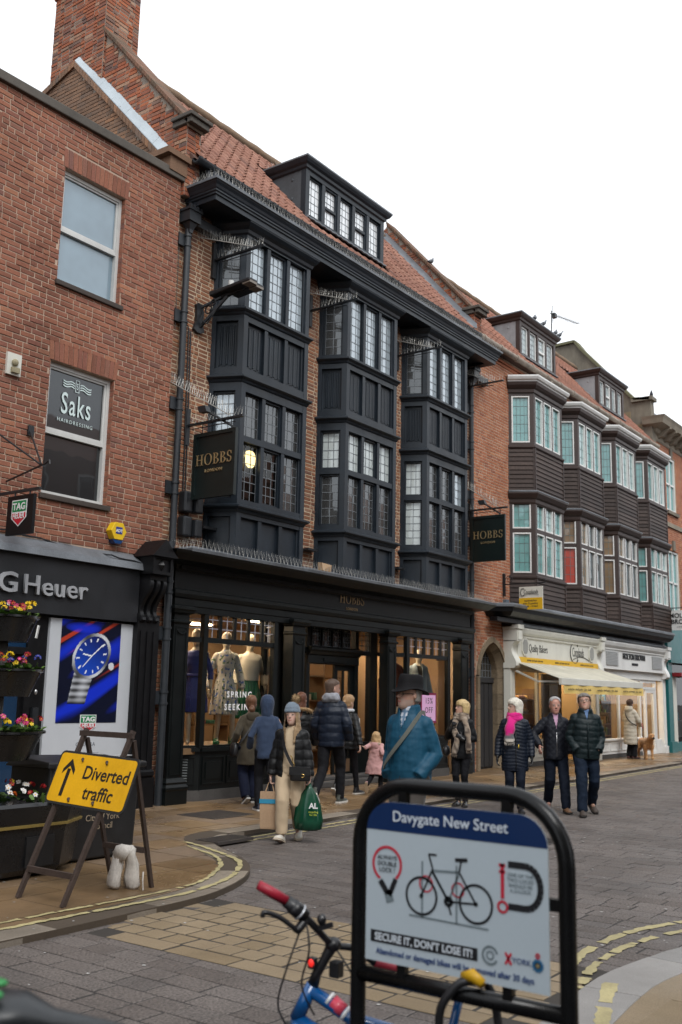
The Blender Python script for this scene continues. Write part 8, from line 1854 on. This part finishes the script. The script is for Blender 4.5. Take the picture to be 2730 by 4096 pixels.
# blue bicycle leaning behind the stand
t = thing('bicycle', (3.1, 2.4, ROADZ), 'blue bicycle with red grips leaning behind the bike stand', 'bicycle')
def RP(a, X): return Vector((X, X*a[0], CAMH+X*a[1]))
gl, g2, b1, b2, st_, rb, r0, r1 = RP((.847,-.236),2.78), RP((.802,-.249),2.86), RP((.772,-.263),2.92), RP((.755,-.274),2.96), RP((.73,-.288),3.05), RP((.699,-.288),3.13), RP((.671,-.299),3.18), RP((.632,-.302),3.28)
BKM = mat('black_bike_part', (.01,.01,.012), .35, .2, 9, .05); RED = mat('red_rubber_grip', (.3,.008,.025), .5, .12, 40, .2); BLUE = mat('blue_bike_paint', (.004,.08,.26), .2, .12, 6, .02, coat=.6)
mb = MB(); mb.tube([gl, gl.lerp(g2,.5), g2], [.0165,.0185,.0175], 14); mb.build('grip', RED, t, smooth=True)
mb = MB(); mb.tube([r0, r1], [.017,.0175], 14); mb.build('grip', RED, t, smooth=True)
mb = MB(); mb.tube([g2, b1], [.022,.024], 14); mb.tube([g2.lerp(b1,.3)+Vector((0,0,.0)), g2.lerp(b1,.75)], .027, 14); mb.build('gear_shifter', BKM, t, smooth=True)
mb = MB(); mb.tube(catmull3([g2, b1, b2, st_, rb, r0], 6), .0125, 12); mb.build('handlebar', BKM, t, smooth=True)
c_ = g2.lerp(b1, .72); ax = (b1-g2).normalized(); o1 = ax.orthogonal().normalized(); o2 = ax.cross(o1)
mb = MB(); mb.tube([c_+(o1*cos(a)+o2*sin(a))*.026 for a in [2*pi*k/16 for k in range(17)]], .0045, 6); mb.build('shifter_ring', mat('silver_ring', (.5,.52,.55), .3, .1, 9, 0, metal=.6), t, smooth=True)
lv, lj = RP((.836,-.269),2.78), RP((.792,-.277),2.86); mb = MB(); mb.tube(catmull3([b1+Vector((0,0,-.01)), b1.lerp(lj,.6)+Vector((0,0,-.025)), lj, lj.lerp(lv,.5)+Vector((0,0,.012)), lv+Vector((0,0,.006)), lv+Vector((-.004,.004,-.01))], 5), [.016]*6+[.009]*20, 8); mb.build('brake_lever', BKM, t, smooth=True)
mb = MB(); mb.ball(b2+Vector((.01,-.015,.03)), .017, .017, .02); mb.bar(b2, b2+Vector((.03,-.05,.015)), .016); mb.build('bell', BKM, t, smooth=False)
sb_, hd, fL, fR = RP((.753,-.324),3.02), RP((.758,-.337),3.02), RP((.786,-.385),2.98), RP((.727,-.374),3.1)
mb = MB(); mb.tube([st_+Vector((0,0,.012)), st_, st_.lerp(sb_,.5), sb_, hd], [.022,.024,.017,.018,.021], 14); mb.ball(st_, .03, .03, .026); mb.build('stem', BKM, t, smooth=True)
mb = MB(); m0 = st_.lerp(sb_,.72); mb.obox(m0+Vector((.03,-.045,-.01)), (.02,0,0), (0,.02,0), (0,0,.028)); mb.build('lamp_mount', BKM, t, bevel=.005); mb = MB(); mb.obox(m0+Vector((-.025,.02,.01)), (.012,0,0), (0,.015,0), (0,0,.02)); mb.build('lamp_mount', BKM, t, bevel=.005)
mb = MB(); mb.ball(m0+Vector((-.035,.018,.012)), .011, .012, .014); mb.build('red_lamp', mat_emit('red_lens', (.7,.02,.015), .6), t, smooth=True)
dn = (hd-st_).normalized(); h2 = hd+dn*.13; mb = MB(); mb.tube([hd, h2], [.024,.026], 14); mb.build('head_tube', BLUE, t, smooth=True)
bb = hd+Vector((.12,-.42,-.36)); mb = MB(); mb.tube([hd+dn*.02, hd.lerp(bb,.35)+Vector((0,0,.03)), bb+Vector((.02,.02,.22))], [.022,.024,.02], 12); mb.tube([h2, h2.lerp(bb,.5), bb], [.026,.03,.026], 12); mb.build('frame', BLUE, t, smooth=True)
mb = MB(); p_ = hd.lerp(bb,.14)+Vector((0,0,.012)); q_ = hd.lerp(bb,.3)+Vector((0,0,.024)); mb.tube([p_, p_.lerp(q_,.12)], .0262, 12); mb.tube([p_.lerp(q_,.85), q_], .0262, 12); mb.build('frame_band', mat('white_decal', (.7,.7,.7), .3, .05, 9, 0), t, smooth=True)
mb = MB(); mb.tube([p_.lerp(q_,.2), p_.lerp(q_,.8)], .0256, 12); mb.build('frame_decal', mat('pink_red_decal', (.6,.06,.1), .3, .1, 9, 0), t, smooth=True)
fk = h2+dn*.38+Vector((-.03,.03,0)); mb = MB()
for k in (-1, 1): mb.tube([h2, h2+Vector((.03*k,.03*k,-.05)), fk+Vector((.03*k,.03*k,0))], [.02,.018,.013], 10)
mb.build('fork', BLUE, t, smooth=True)
wdir = Vector((.78,.62,0)).normalized(); fk.z = .26
def wheel(c, e1, e2, r, par):
    m_ = MB(); m_.tube([c+(e1*cos(a)+e2*sin(a))*r for a in [2*pi*k/36 for k in range(37)]], .022, 10); w_ = m_.build('wheel', mat('tyre', (.02,.02,.02), .8, .2, 20, .2), par, smooth=True)
    m_ = MB(); m_.tube([c+(e1*cos(a)+e2*sin(a))*(r-.03) for a in [2*pi*k/36 for k in range(37)]], .01, 8)
    for k in range(16): a = 2*pi*k/16; m_.tube([c, c+(e1*cos(a)+e2*sin(a))*(r-.03)], .0015, 4)
    m_.build('rim', mat('steel', 0), w_)
up_ = Vector((0,0,1)); wheel(Vector((fk.x+.13, fk.y-.13, ROADZ+.26)), wdir, up_, .25, t); rw = bb+Vector((.2,-.3,0)); wheel(Vector((rw.x, rw.y, ROADZ+.29)), wdir, up_, .27, t)
mb = MB(); mb.tube([bb, Vector((rw.x, rw.y, ROADZ+.29))], .012, 8); mb.tube([bb, bb+Vector((.08,-.1,.5))], .016, 8); mb.build('stay', BLUE, t, smooth=True)
mb = MB(); mb.loft([ering(bb+Vector((.08,-.1,.52+z)), rx, ry, ry) for z, rx, ry in ((0,.05,.1),(.03,.07,.12),(.05,.05,.1))]); mb.build('saddle', BKM, t, smooth=True)
mb = MB()
for pts_ in ([b1, RP((.8,-.33),2.85), RP((.81,-.37),2.85), RP((.79,-.395),2.95)], [b1, RP((.765,-.3),2.9), RP((.775,-.34),2.92), RP((.755,-.37),3.0)], [st_, RP((.70,-.32),3.05), RP((.69,-.36),3.05), RP((.72,-.375),3.08)]): mb.tube(catmull3(pts_, 6), .0035, 6)
mb.build('brake_cable', BKM, t, kind='stuff')
# dark bicycle whose saddle shows at the bottom left corner
t = thing('bicycle', (1.3, 1.62, ROADZ), 'dark blurred bicycle saddle in the bottom left corner', 'bicycle')
mb = MB(); sx0 = Vector((1.3,1.67,1.045)); fw_ = Vector((.75,-.66,0)); sd_ = Vector((.66,.75,0)); rings = []
for q, w, h, z in ((-.1,.02,.02,-.01),(-.085,.055,.04,.0),(-.04,.062,.05,.012),(.0,.055,.045,.012),(.05,.03,.03,-.008),(.12,.018,.022,-.022),(.17,.012,.015,-.03)): rings.append([sx0+Vector((0,0,-.012))+fw_*q*1.1+sd_*w*1.25*cos(a)+Vector((0,0,z+1.1*h*sin(a)*(.7 if sin(a) > 0 else .5))) for a in [2*pi*k/14 for k in range(14)]])
mb.loft(rings); mb.build('saddle', mat('worn_black_saddle', (.02,.023,.026), .4, .25, 12, .1), t, smooth=True)
mb = MB()
for u in (-.05, .03): mb.ball(sx0+sd_*u*1.0+fw_*-.055+Vector((0,0,.045)), .016, .02, .008)
mb.build('green_trim', mat('green_trim', (.02,.22,.05), .4, .1, 9, 0), t, smooth=True, kind='stuff')
mb = MB(); b_ = sx0+Vector((0,0,-.03)); mb.tube([b_, b_+fw_*.1+Vector((0,0,-.65))], .016, 10); mb.tube([b_+fw_*.02+Vector((0,0,-.15)), b_+fw_*.5+Vector((0,0,-.2))], .02, 10); mb.tube([b_+fw_*.1+Vector((0,0,-.65)), b_+fw_*.5+Vector((0,0,-.22))], .022, 10); mb.tube([b_+fw_*.1+Vector((0,0,-.65)), b_+fw_*-.35+Vector((0,0,-.67))], .012, 8); mb.build('frame', BKM, t, smooth=True)
for q in (-.35, .68): wheel(Vector((sx0.x, sx0.y, ROADZ+.32))+fw_*q, fw_, up_, .3, t)
# diverted traffic sign on its A-frame
t = thing('diversion_sign', (5.78, 6.72, 0), 'yellow diverted traffic sign on a rusty A-frame', 'sign')
RUST = mat('rusty_angle_iron', (.05,.032,.025), .75, .5, 16, .4); ap = [Vector((5.79, 6.9, 1.29)), Vector((5.79, 6.32, 1.29))]
ft = [Vector((5.28, 6.98, 0)), Vector((5.28, 6.43, 0))]; bk = [Vector((6.27, 7.0, 0)), Vector((6.29, 6.52, 0))]
for k in (0, 1):
    d = (ap[k]-ft[k]).normalized(); mb = MB(); mb.bar(ft[k], ap[k]+d*.03, .035, .035, (0,1,0)); mb.build('leg', RUST, t)
    d = (ap[k]-bk[k]).normalized(); mb = MB(); mb.bar(bk[k], ap[k]-Vector((-.02,0,.05)), .032, .032, (0,1,0)); mb.build('leg', RUST, t)
for a, b in ((ap[0]+Vector((0,.04,-.01)), ap[1]-Vector((0,.04,.01))), (ft[0].lerp(ap[0],.17), ft[1].lerp(ap[1],.17)), (bk[0].lerp(ap[0],.25), bk[1].lerp(ap[1],.25))):
    mb = MB(); mb.bar(a+Vector((-.02,0,0)), b+Vector((-.02,0,0)), .025, .045); mb.build('cross_bar', RUST, t)
lu = (ap[0]-ft[0]); lu = Vector((lu.x, 0, lu.z)).normalized(); nrm = Vector((-lu.z, 0, lu.x)); nrm = nrm if nrm.x < 0 else -nrm
class Fr2(Fr):
    def __init__(s, O, u, v, n): s.O = Vector(O); s.u = Vector(u); s.v = Vector(v); s.n = Vector(n)
    def P(s, u, z, d=0.0): return s.O+s.u*u+s.v*z+s.n*d
pb = ft[0]+lu*(.70/lu.z); f2 = Fr2((pb.x, 7.06, pb.z)+Vector((0,0,0)) if False else Vector((pb.x, 7.06, .705)), Vector((0,-.9995,-.03)), lu, nrm)
def rrect(w, h, r, n=5): return [(w-r+r*cos(a), h-r+r*sin(a)) for a in [pi/2*k/n for k in range(n+1)]]+[(r-r*sin(a), h-r+r*cos(a)) for a in [pi/2*k/n for k in range(n+1)]]+[(r-r*cos(a), r-r*sin(a)) for a in [pi/2*k/n for k in range(n+1)]]+[(w-r+r*sin(a), r-r*cos(a)) for a in [pi/2*k/n for k in range(n+1)]]
mb = MB(); mb.prism([f2.P(u, z, .022) for u, z in rrect(.97, .45, .05)], f2.n*.012); pn = mb.build('plate', mat('black_rubber_edge', (.012,.012,.012), .7, .3, 12, .2), t)
mb = MB(); mb.prism([f2.P(u+.02, z+.02, .034) for u, z in rrect(.93, .41, .035)], f2.n*.003); mb.build('yellow_face', mat('dirty_yellow_sign', (.72,.38,.008), .4, .12, 5, .05, grime=.35), pn)
SB = mat('sign_black', (.01,.009,.008), .5, .2, 9, .05)
text('sign_lettering', 'Diverted', .155, f2, .64, .235, .0385, SB, pn, .001, bold=.002); text('sign_lettering', 'traffic', .155, f2, .62, .075, .0385, SB, pn, .001, bold=.002)
mb = MB(); mb.prism([f2.P(.155, .07, .0375), f2.P(.195, .07, .0375), f2.P(.195, .3, .0375), f2.P(.155, .3, .0375)], f2.n*.001); mb.prism([f2.P(.175, .385, .0375), f2.P(.1, .295, .0375), f2.P(.1, .255, .0375), f2.P(.175, .325, .0375), f2.P(.25, .255, .0375), f2.P(.25, .295, .0375)], f2.n*.0014); mb.build('arrow', SB, pn)
for u, z in ((.3,.39),(.6,.39),(.3,.055),(.6,.055)):
    mb = MB(); mb.ball(f2.P(u, z, .04), .014); mb.bar(f2.P(u, z, .045), f2.P(u+.02, z-.02, .05), .012); mb.build('clip', RUST, pn)
# sandbags over the rear cross bar
t = thing('sandbag', (6.2, 6.7, 0), 'dirty white sandbags slung over the sign frame bar', 'sandbag')
SAND = mat('dirty_white_sack', (.6,.56,.51), .9, .3, 7, .4, grime=.45)
for (y, w, xa, xb, z0) in ((6.7, .062, 6.06, 6.03, .0), (6.6, .072, 6.1, 6.14, .0)):
    mb = MB(); N = 20; rings = []
    for z, r_, x in ((.004,.7,xb),(.03,1.05,xb),(.1,1.1,xb),(.2,.9,(xa+xb)/2),(.29,.75,xa),(.335,.68,xa+.01),(.345,.3,xa+.02)):
        rings.append([Vector((x, y, z))+Vector((w*r_*.62*cos(2*pi*k/N), w*r_*sin(2*pi*k/N), 0))*(1+.13*sin(k*2.9+z*9)+.07*sin(k*5.3+z*31)) for k in range(N)])
    mb.loft(rings); o = mb.build('sack', SAND, t, smooth=True); rough_up(o, .016, 16, 3)
mb = MB(); mb.loft([[Vector((6.03+.025*k, y, .325+.02*sin(pi*k/4)+dz)) for y, dz in ((6.56,-.03),(6.61,.01),(6.69,.012),(6.74,-.03),(6.69,-.1),(6.62,-.1))] for k in range(5)]); o = mb.build('sack_fold', SAND, t, smooth=True); rough_up(o, .01, 16, 1)
mb = MB(); mb.tube([(6.16,6.5,.1),(6.13,6.46,.15),(6.1,6.43,.09),(6.1,6.42,.015)], .006, 5); mb.build('tie', SAND, t)
# black council cabinet behind the sign
t = thing('street_cabinet', (6.85, 8.15, 0), 'black council litter cabinet behind the diversion sign', 'cabinet')
CABM = mat('scuffed_black_plastic', (.012,.012,.013), .45, .4, 5, .15, grime=.3)
mb = MB(); mb.hexa([(6.28,7.93,.02),(7.36,7.93,.02),(7.4,8.5,.02),(6.25,8.5,.02),(6.25,7.92,.93),(7.4,7.92,.9),(7.42,8.52,.9),(6.25,8.52,.93)]); mb.build('body', CABM, t, bevel=.02)
mb = MB(); mb.hexa([(6.2,7.88,.9),(7.45,7.88,.87),(7.47,8.56,.87),(6.2,8.56,.9),(6.2,7.88,.96),(7.45,7.88,.93),(7.4,8.5,.97),(6.25,8.5,1.0)]); mb.build('lid', CABM, t, bevel=.015)
text('cabinet_lettering', 'City of York\nCouncil', .085, FX(7.925), 6.93, .38, .004, mat('faded_gold_print', (.3,.24,.17), .6, .3, 20, 0), t, .001, lead=1.0)
mb = MB(); mb.box(6.7,7.0,8.05,8.2,1.0,1.008); mb.box(7.05,7.3,7.95,8.05,.985,.992); mb.build('wet_paper', mat('wet_paper', (.4,.4,.4), .5, .2, 9, .1), t, kind='stuff')
# tiered flower planter
t = thing('flower_planter', (5.78, 8.05, 0), 'black three-tier flower planter full of primroses at the left edge', 'planter')
PLM = mat('glossy_black_planter', (.009,.009,.01), .28, .25, 7, .05); PC = Vector((5.72, 8.05, 0))
mb = MB(); mb.loft([[PC+Vector((a*x, b*y, z)) for x, y in ((-1,-.6),(-.6,-1),(.6,-1),(1,-.6),(1,.6),(.6,1),(-.6,1),(-1,.6))] for z, a, b in ((.03,.68,.42),(.08,.74,.46),(.4,.78,.48),(.5,.8,.5),(.62,.82,.52),(.65,.8,.5))]); mb.build('trough', PLM, t)
mb = MB(); mb.loft([[PC+Vector((a*x, b*y, z)) for x, y in ((-1,-.6),(-.6,-1),(.6,-1),(1,-.6),(1,.6),(.6,1),(-.6,1),(-1,.6))] for z, a, b in ((.44,.803,.503),(.465,.808,.508))]); mb.build('gold_band', mat('gold_band', (.25,.18,.05), .5, .15, 9, 0), t)
mb = MB(); mb.box(PC.x+.05, PC.x+.35, PC.y-.49, PC.y-.47, .1, .36); mb.build('hatch', CABM, t)
mb = MB(); mb.tube([PC+Vector((0,0,.5)), PC+Vector((0,0,2.2))], .04, 12); mb.build('pole', mat('grey_pole', (.08,.075,.07), .6, .3, 9, .2), t, smooth=True)
tiers = [(2.31,.29,.24),(1.82,.36,.25),(1.26,.41,.26)]
LEAF = [mat('primrose_leaf%d' % k, c, .5, .3, 30, .2) for k, c in enumerate(((.07,.14,.02),(.1,.19,.03),(.05,.1,.015)))]
FCOL = {'yellow': (.72,.5,.01), 'magenta': (.5,.01,.16), 'red': (.3,.005,.01), 'white': (.72,.7,.68), 'pink': (.6,.09,.25), 'blue': (.02,.04,.3), 'orange': (.65,.12,.01)}
FM = {k: mat('petal_'+k, c, .55, .12, 40, 0) for k, c in FCOL.items()}; EYE = mat('flower_eye', (.75,.42,.01), .6, .1, 9, 0)
rr = random.Random(11)
def leafclump(par, cx, cy, z, R, n):
    ms = [MB(), MB(), MB()]
    for k in range(n):
        a = rr.random()*6.283; q = R*sqrt(rr.random()); b = Vector((cx+q*cos(a), cy+q*sin(a), z)); d = Vector((cos(a)*rr.uniform(.3,1)+rr.gauss(0,.4), sin(a)*rr.uniform(.3,1)+rr.gauss(0,.4), rr.uniform(.1,.9))).normalized(); L = rr.uniform(.06,.11); w = L*.3; sd = d.cross(Vector((0,0,1))).normalized()*w; dp = Vector((0,0,-.02))
        ms[k%3].add([b, b+d*L*.35+sd*.7, b+d*L*.75+sd+dp*.4, b+d*L+dp, b+d*L*.75-sd+dp*.4, b+d*L*.35-sd*.7, b+d*L*.55-Vector((0,0,.012))], [(0,1,6),(1,2,6),(2,3,6),(3,4,6),(4,5,6),(5,0,6)])
    for m_, q in zip(ms, LEAF): m_.build('leaves', q, par, kind='stuff')
def flowerhead(par, c, col, r=.022, n=5):
    """a primrose head: several five-petalled blooms"""
    m_ = MB(); e_ = MB()
    for k in range(n):
        v = Vector((rr.gauss(0,1), rr.gauss(0,1)-.3, abs(rr.gauss(0,.8))+.3)).normalized(); p = c+v*r*1.1; x = v.orthogonal().normalized(); y = v.cross(x)
        for j in range(5):
            a = 2*pi*j/5; d = x*cos(a)+y*sin(a); sd = v.cross(d); m_.add([p, p+d*r*.6+sd*r*.42+v*.003, p+d*r*1.05+sd*r*.2+v*.006, p+d*r*1.05-sd*r*.2+v*.006, p+d*r*.6-sd*r*.42+v*.003], [(0,1,2,3,4)])
        e_.add([p+v*.005+(x*cos(q)+y*sin(q))*r*.25 for q in [2*pi*i/6 for i in range(6)]], [(0,1,2,3,4,5)])
    o = m_.build('flower', FM[col], par); e_.build('flower_eye', EYE, o)
for k, (z, R, h) in enumerate(tiers):
    mb = MB(); mb.lathe(PC, [(R*.72, z-h), (R*.98, z-.03), (R*1.06, z-.02), (R*1.06, z), (R*.96, z), (R*.9, z-.03)], 28); mb.build('basket', PLM, t, auto=True)
    leafclump(t, PC.x, PC.y, z-.01, R*.95, 190)
    for q in range(19):
        a = rr.uniform(-2.6, 1.2); q_ = R*rr.uniform(.3,.95); col = rr.choice(['yellow','yellow','magenta','red','white','pink','yellow'] if k != 1 else ['yellow','red','red','pink','pink','magenta','blue','yellow']); flowerhead(t, PC+Vector((q_*cos(a), q_*sin(a), z+rr.uniform(.04,.13))), col, rr.uniform(.016,.023))
leafclump(t, PC.x+.3, PC.y-.1, .64, .45, 150)
for q in range(26): flowerhead(t, PC+Vector((rr.uniform(-.1,.7), rr.uniform(-.42,.2), .64+rr.uniform(.05,.14))), rr.choice(['yellow','red','white','orange','blue','white','red']), rr.uniform(.018,.024), 3)
mb = MB(); mb.obox(PC+Vector((.2,-.22,2.17)), (.03,.03,0), (.004,-.004,0), (.01,0,.06)); mb.build('tag_label', M_WHITE, t)
# fixtures on the watch shop's wall
t = thing('hanging_sign', (7.55, 10.5, 3.53), 'small black watch shop sign on an iron bracket', 'sign')
fr = Fr((7.53, 10.76, 0), (0,-1,0), (-1,0,0)); mb = MB(); mb.box(7.535, 7.58, 10.24, 10.76, 3.53, 4.03); mb.build('board', M_BLACK, t); shield(fr, .26, 3.8, .3, .34, .001, t)
mb = MB(); mb.bar((7.56, 11.05, 4.09), (7.56, 10.15, 4.09), .035); mb.box(7.52, 7.6, 11.03, 11.08, 3.98, 4.2)
for y in (10.35, 10.65): mb.tube([(7.56, y, 4.09), (7.56, y, 4.03)], .012, 6)
mb.tube([(7.4, 11.06, 4.95), (7.56, 10.2, 4.4)], .012, 6); mb.tube([(8.0, 11.06, 5.05), (7.58, 10.2, 4.4)], .012, 6); mb.tube([(7.7, 11.06, 4.3), (7.57, 10.1, 4.4), (7.57, 10.03, 4.43), (7.57, 10.02, 4.38)], .014, 6); mb.box(7.96, 8.05, 11.04, 11.08, 4.98, 5.12); mb.build('bracket', M_IRON, t)
t = thing('alarm_box', (9.53, 10.95, 3.72), 'yellow hexagonal burglar alarm box on the brick wall', 'alarm')
mb = MB(); hx = [(-.145,0),(-.075,-.125),(.075,-.125),(.145,0),(.075,.125),(-.075,.125)]; mb.prism([Vector((9.56+x, 11.07, 3.9+z)) for x, z in hx], (0,-.12,0)); mb.build('housing', mat('alarm_yellow', (.72,.46,.01), .4, .06, 9, .02), t, bevel=.008)
mb = MB(); mb.prism([Vector((9.56+x, 11.06, z)) for x, z in ((-.1,3.775),(-.05,3.72),(.05,3.72),(.1,3.775))], (0,-.1,0)); mb.build('strobe', mat('blue_strobe', (.01,.05,.16), .2, .1, 9, 0), t)
fa = FX(10.95); mb = MB(); fa.box(mb, 9.5, 9.62, 3.86, 3.96, 0, .004); mb.build('badge', mat('badge_blue', (.01,.03,.22), .4, .05, 9, 0), t); text('alarm_lettering', 'ADT', .06, fa, 9.56, 3.885, .0045, M_WHITE, t, .001, bold=.002)
t = thing('wall_box', (7.68, 11.0, 5.73), 'weathered cream electrical box high on the brick wall', 'box')
mb = MB(); mb.box(7.54, 7.76, 11.03, 11.08, 5.73, 6.03); mb.build('back_plate', M_CREAM, t); mb = MB(); mb.ball((7.65, 11.01, 5.9), .05, .03, .05); mb.box(7.6, 7.72, 10.99, 11.03, 5.76, 5.83); mb.build('mechanism', mat('dirty_brass', (.3,.26,.16), .7, .4, 20, .2), t)
# pigeons and aerial on the roofs
def pigeon(pos, head, lab, low=False):
    mb = MB(); z0 = -.045 if low else -.02
    mb.loft([[Vector((rx*cos(a), y, z+rz*sin(a))) for a in [2*pi*k/12 for k in range(12)]] for y, rx, rz, z in ((-.17,.015,.006,.06+z0),(-.1,.035,.025,.075+z0),(-.03,.06,.055,.1+z0),(.04,.062,.062,.125+z0),(.085,.045,.05,.155+z0),(.1,.028,.03,.195+z0),(.11,.027,.027,.22+z0),(.125,.018,.018,.235+z0),(.15,.006,.006,.228+z0))])
    me = remesh(mb, .009, 1); o = finish(me, 'pigeon', mat_vcol('pigeon_feather', .6, var=.2), col=lambda c, n: (.05,.055,.07) if c.y > .07 or c.y < -.1 else ((.03,.03,.035) if abs(c.y+.03) < .012 and abs(c.x) > .03 else (.11,.12,.135)))
    o.location = pos; o.rotation_euler = (0, 0, radians(head-90)); COL.objects.link(o); WM[o.name] = Matrix(); tag(o, lab, 'pigeon', 'pigeons on the roofs')
    if not low:
        m_ = MB(); m_.tube([(.02,0,.06),(.02,.01,0)], .005, 5); m_.tube([(-.02,0,.06),(-.02,.01,0)], .005, 5); m_.build('legs', mat('pigeon_leg', (.3,.08,.06), .6, .1, 9, 0), o)
pigeon((20.55, 12.36, 12.5), 0, 'lone pigeon on the brick gable between the two tiled roofs')
pigeon((24.08, 11.14, 11.885), 20, 'pigeon nearest the front corner of the first brown dormer'); pigeon((24.62, 11.14, 11.885), -20, 'second pigeon along the first brown dormer roof'); pigeon((25.45, 11.14, 11.885), 10, 'pigeon just left of the end of the first brown dormer roof'); pigeon((25.66, 11.14, 11.885), -60, 'crouching pigeon at the far end of the first brown dormer', True); pigeon((33.3, 11.05, 12.06), 200, 'pigeon on the cap of the stone party wall')
t = thing('tv_aerial', (27.1, 12.0, 12.0), 'thin television aerial standing behind the first brown dormer', 'aerial')
mb = MB(); mb.tube([(27.1,12.0,11.4),(27.15,12.0,13.4)], .018, 6); mb.build('mast', M_IRON, t); mb = MB(); mb.tube([(27.05,12.0,13.28),(29.0,11.9,13.55)], .012, 5)
for k in range(12): c = Vector((27.5,11.98,13.34)).lerp(Vector((28.95,11.9,13.54)), k/11); mb.tube([c-Vector((0,.12,0)), c+Vector((0,.12,0))], .006, 4)
mb.box(27.25,27.4,11.93,12.05,13.22,13.36); mb.tube([(27.25,12.0,13.05),(27.25,12.0,13.6)], .01, 4); mb.build('boom', M_IRON, t)

# ------------------------------------------------------------------ the other side of the street, seen in the glass
def terrace(nm, lab, x0, x1, y0, y1, h, wallc, front=False):
    t = thing(nm, ((x0+x1)/2, y0, 0), lab, 'building')
    mb = MB(); mb.box(x0, x1, y0, y1, 3.4, h); mb.build('wall', mat(nm+'_wall%d' % int(x0), wallc, .9, .3, 4, .3, grime=.3), t); mb = MB(); mb.box(x0, x1, y0, y1, 0, 3.4); mb.build('shopfront', M_BLACK, t)
    mb = MB(); mb.prism([(x0, y1, h), (x0, (y0+y1)/2, h+2.5), (x0, y0, h)], (x1-x0, 0, 0)); mb.build('roof', M_TILE, t)
    x = x0+.8
    while x < x1-1.4:
        for z in (4.2, 6.9):
            if z+1.7 > h: continue
            for yy, q in ((y0, -1) if front else (y1, 1),):
                m_ = MB(); m_.box(x-.08, x+1.08, yy, yy+.05*q, z-.08, z+1.78); w = m_.build('window', M_WHITE, t); m_ = MB(); m_.box(x, x+.48, yy+.05*q, yy+.07*q, z, z+1.7); m_.box(x+.52, x+1, yy+.05*q, yy+.07*q, z, z+1.7); m_.build('pane', M_GL_SHOPDK, w, kind='stuff')
        yy, q = (y0, -1) if front else (y1, 1); m_ = MB(); m_.box(x-.3, x+1.4, yy, yy+.04*q, .5, 2.6); m_.build('shop_pane', mat_glass('lit_shop_glass', (.2,.15,.09), .1), t); x += 2.4
terrace('brick_terrace', 'brick terrace across the street, seen only mirrored in the shop glass', 10.5, 60, -12, -3.6, 9.2, (.2,.09,.06))
terrace('brick_terrace', 'brick terrace beyond the left edge of the picture, seen only mirrored', -40, 5.5, 11.2, 19, 9.6, (.22,.1,.07), True)
terrace('rendered_building', 'pale rendered building across the side street, seen only mirrored in the glass', -30, 3.4, -14, -6.5, 9.8, (.4,.37,.32))
bpy.data.scenes.remove(TMP)
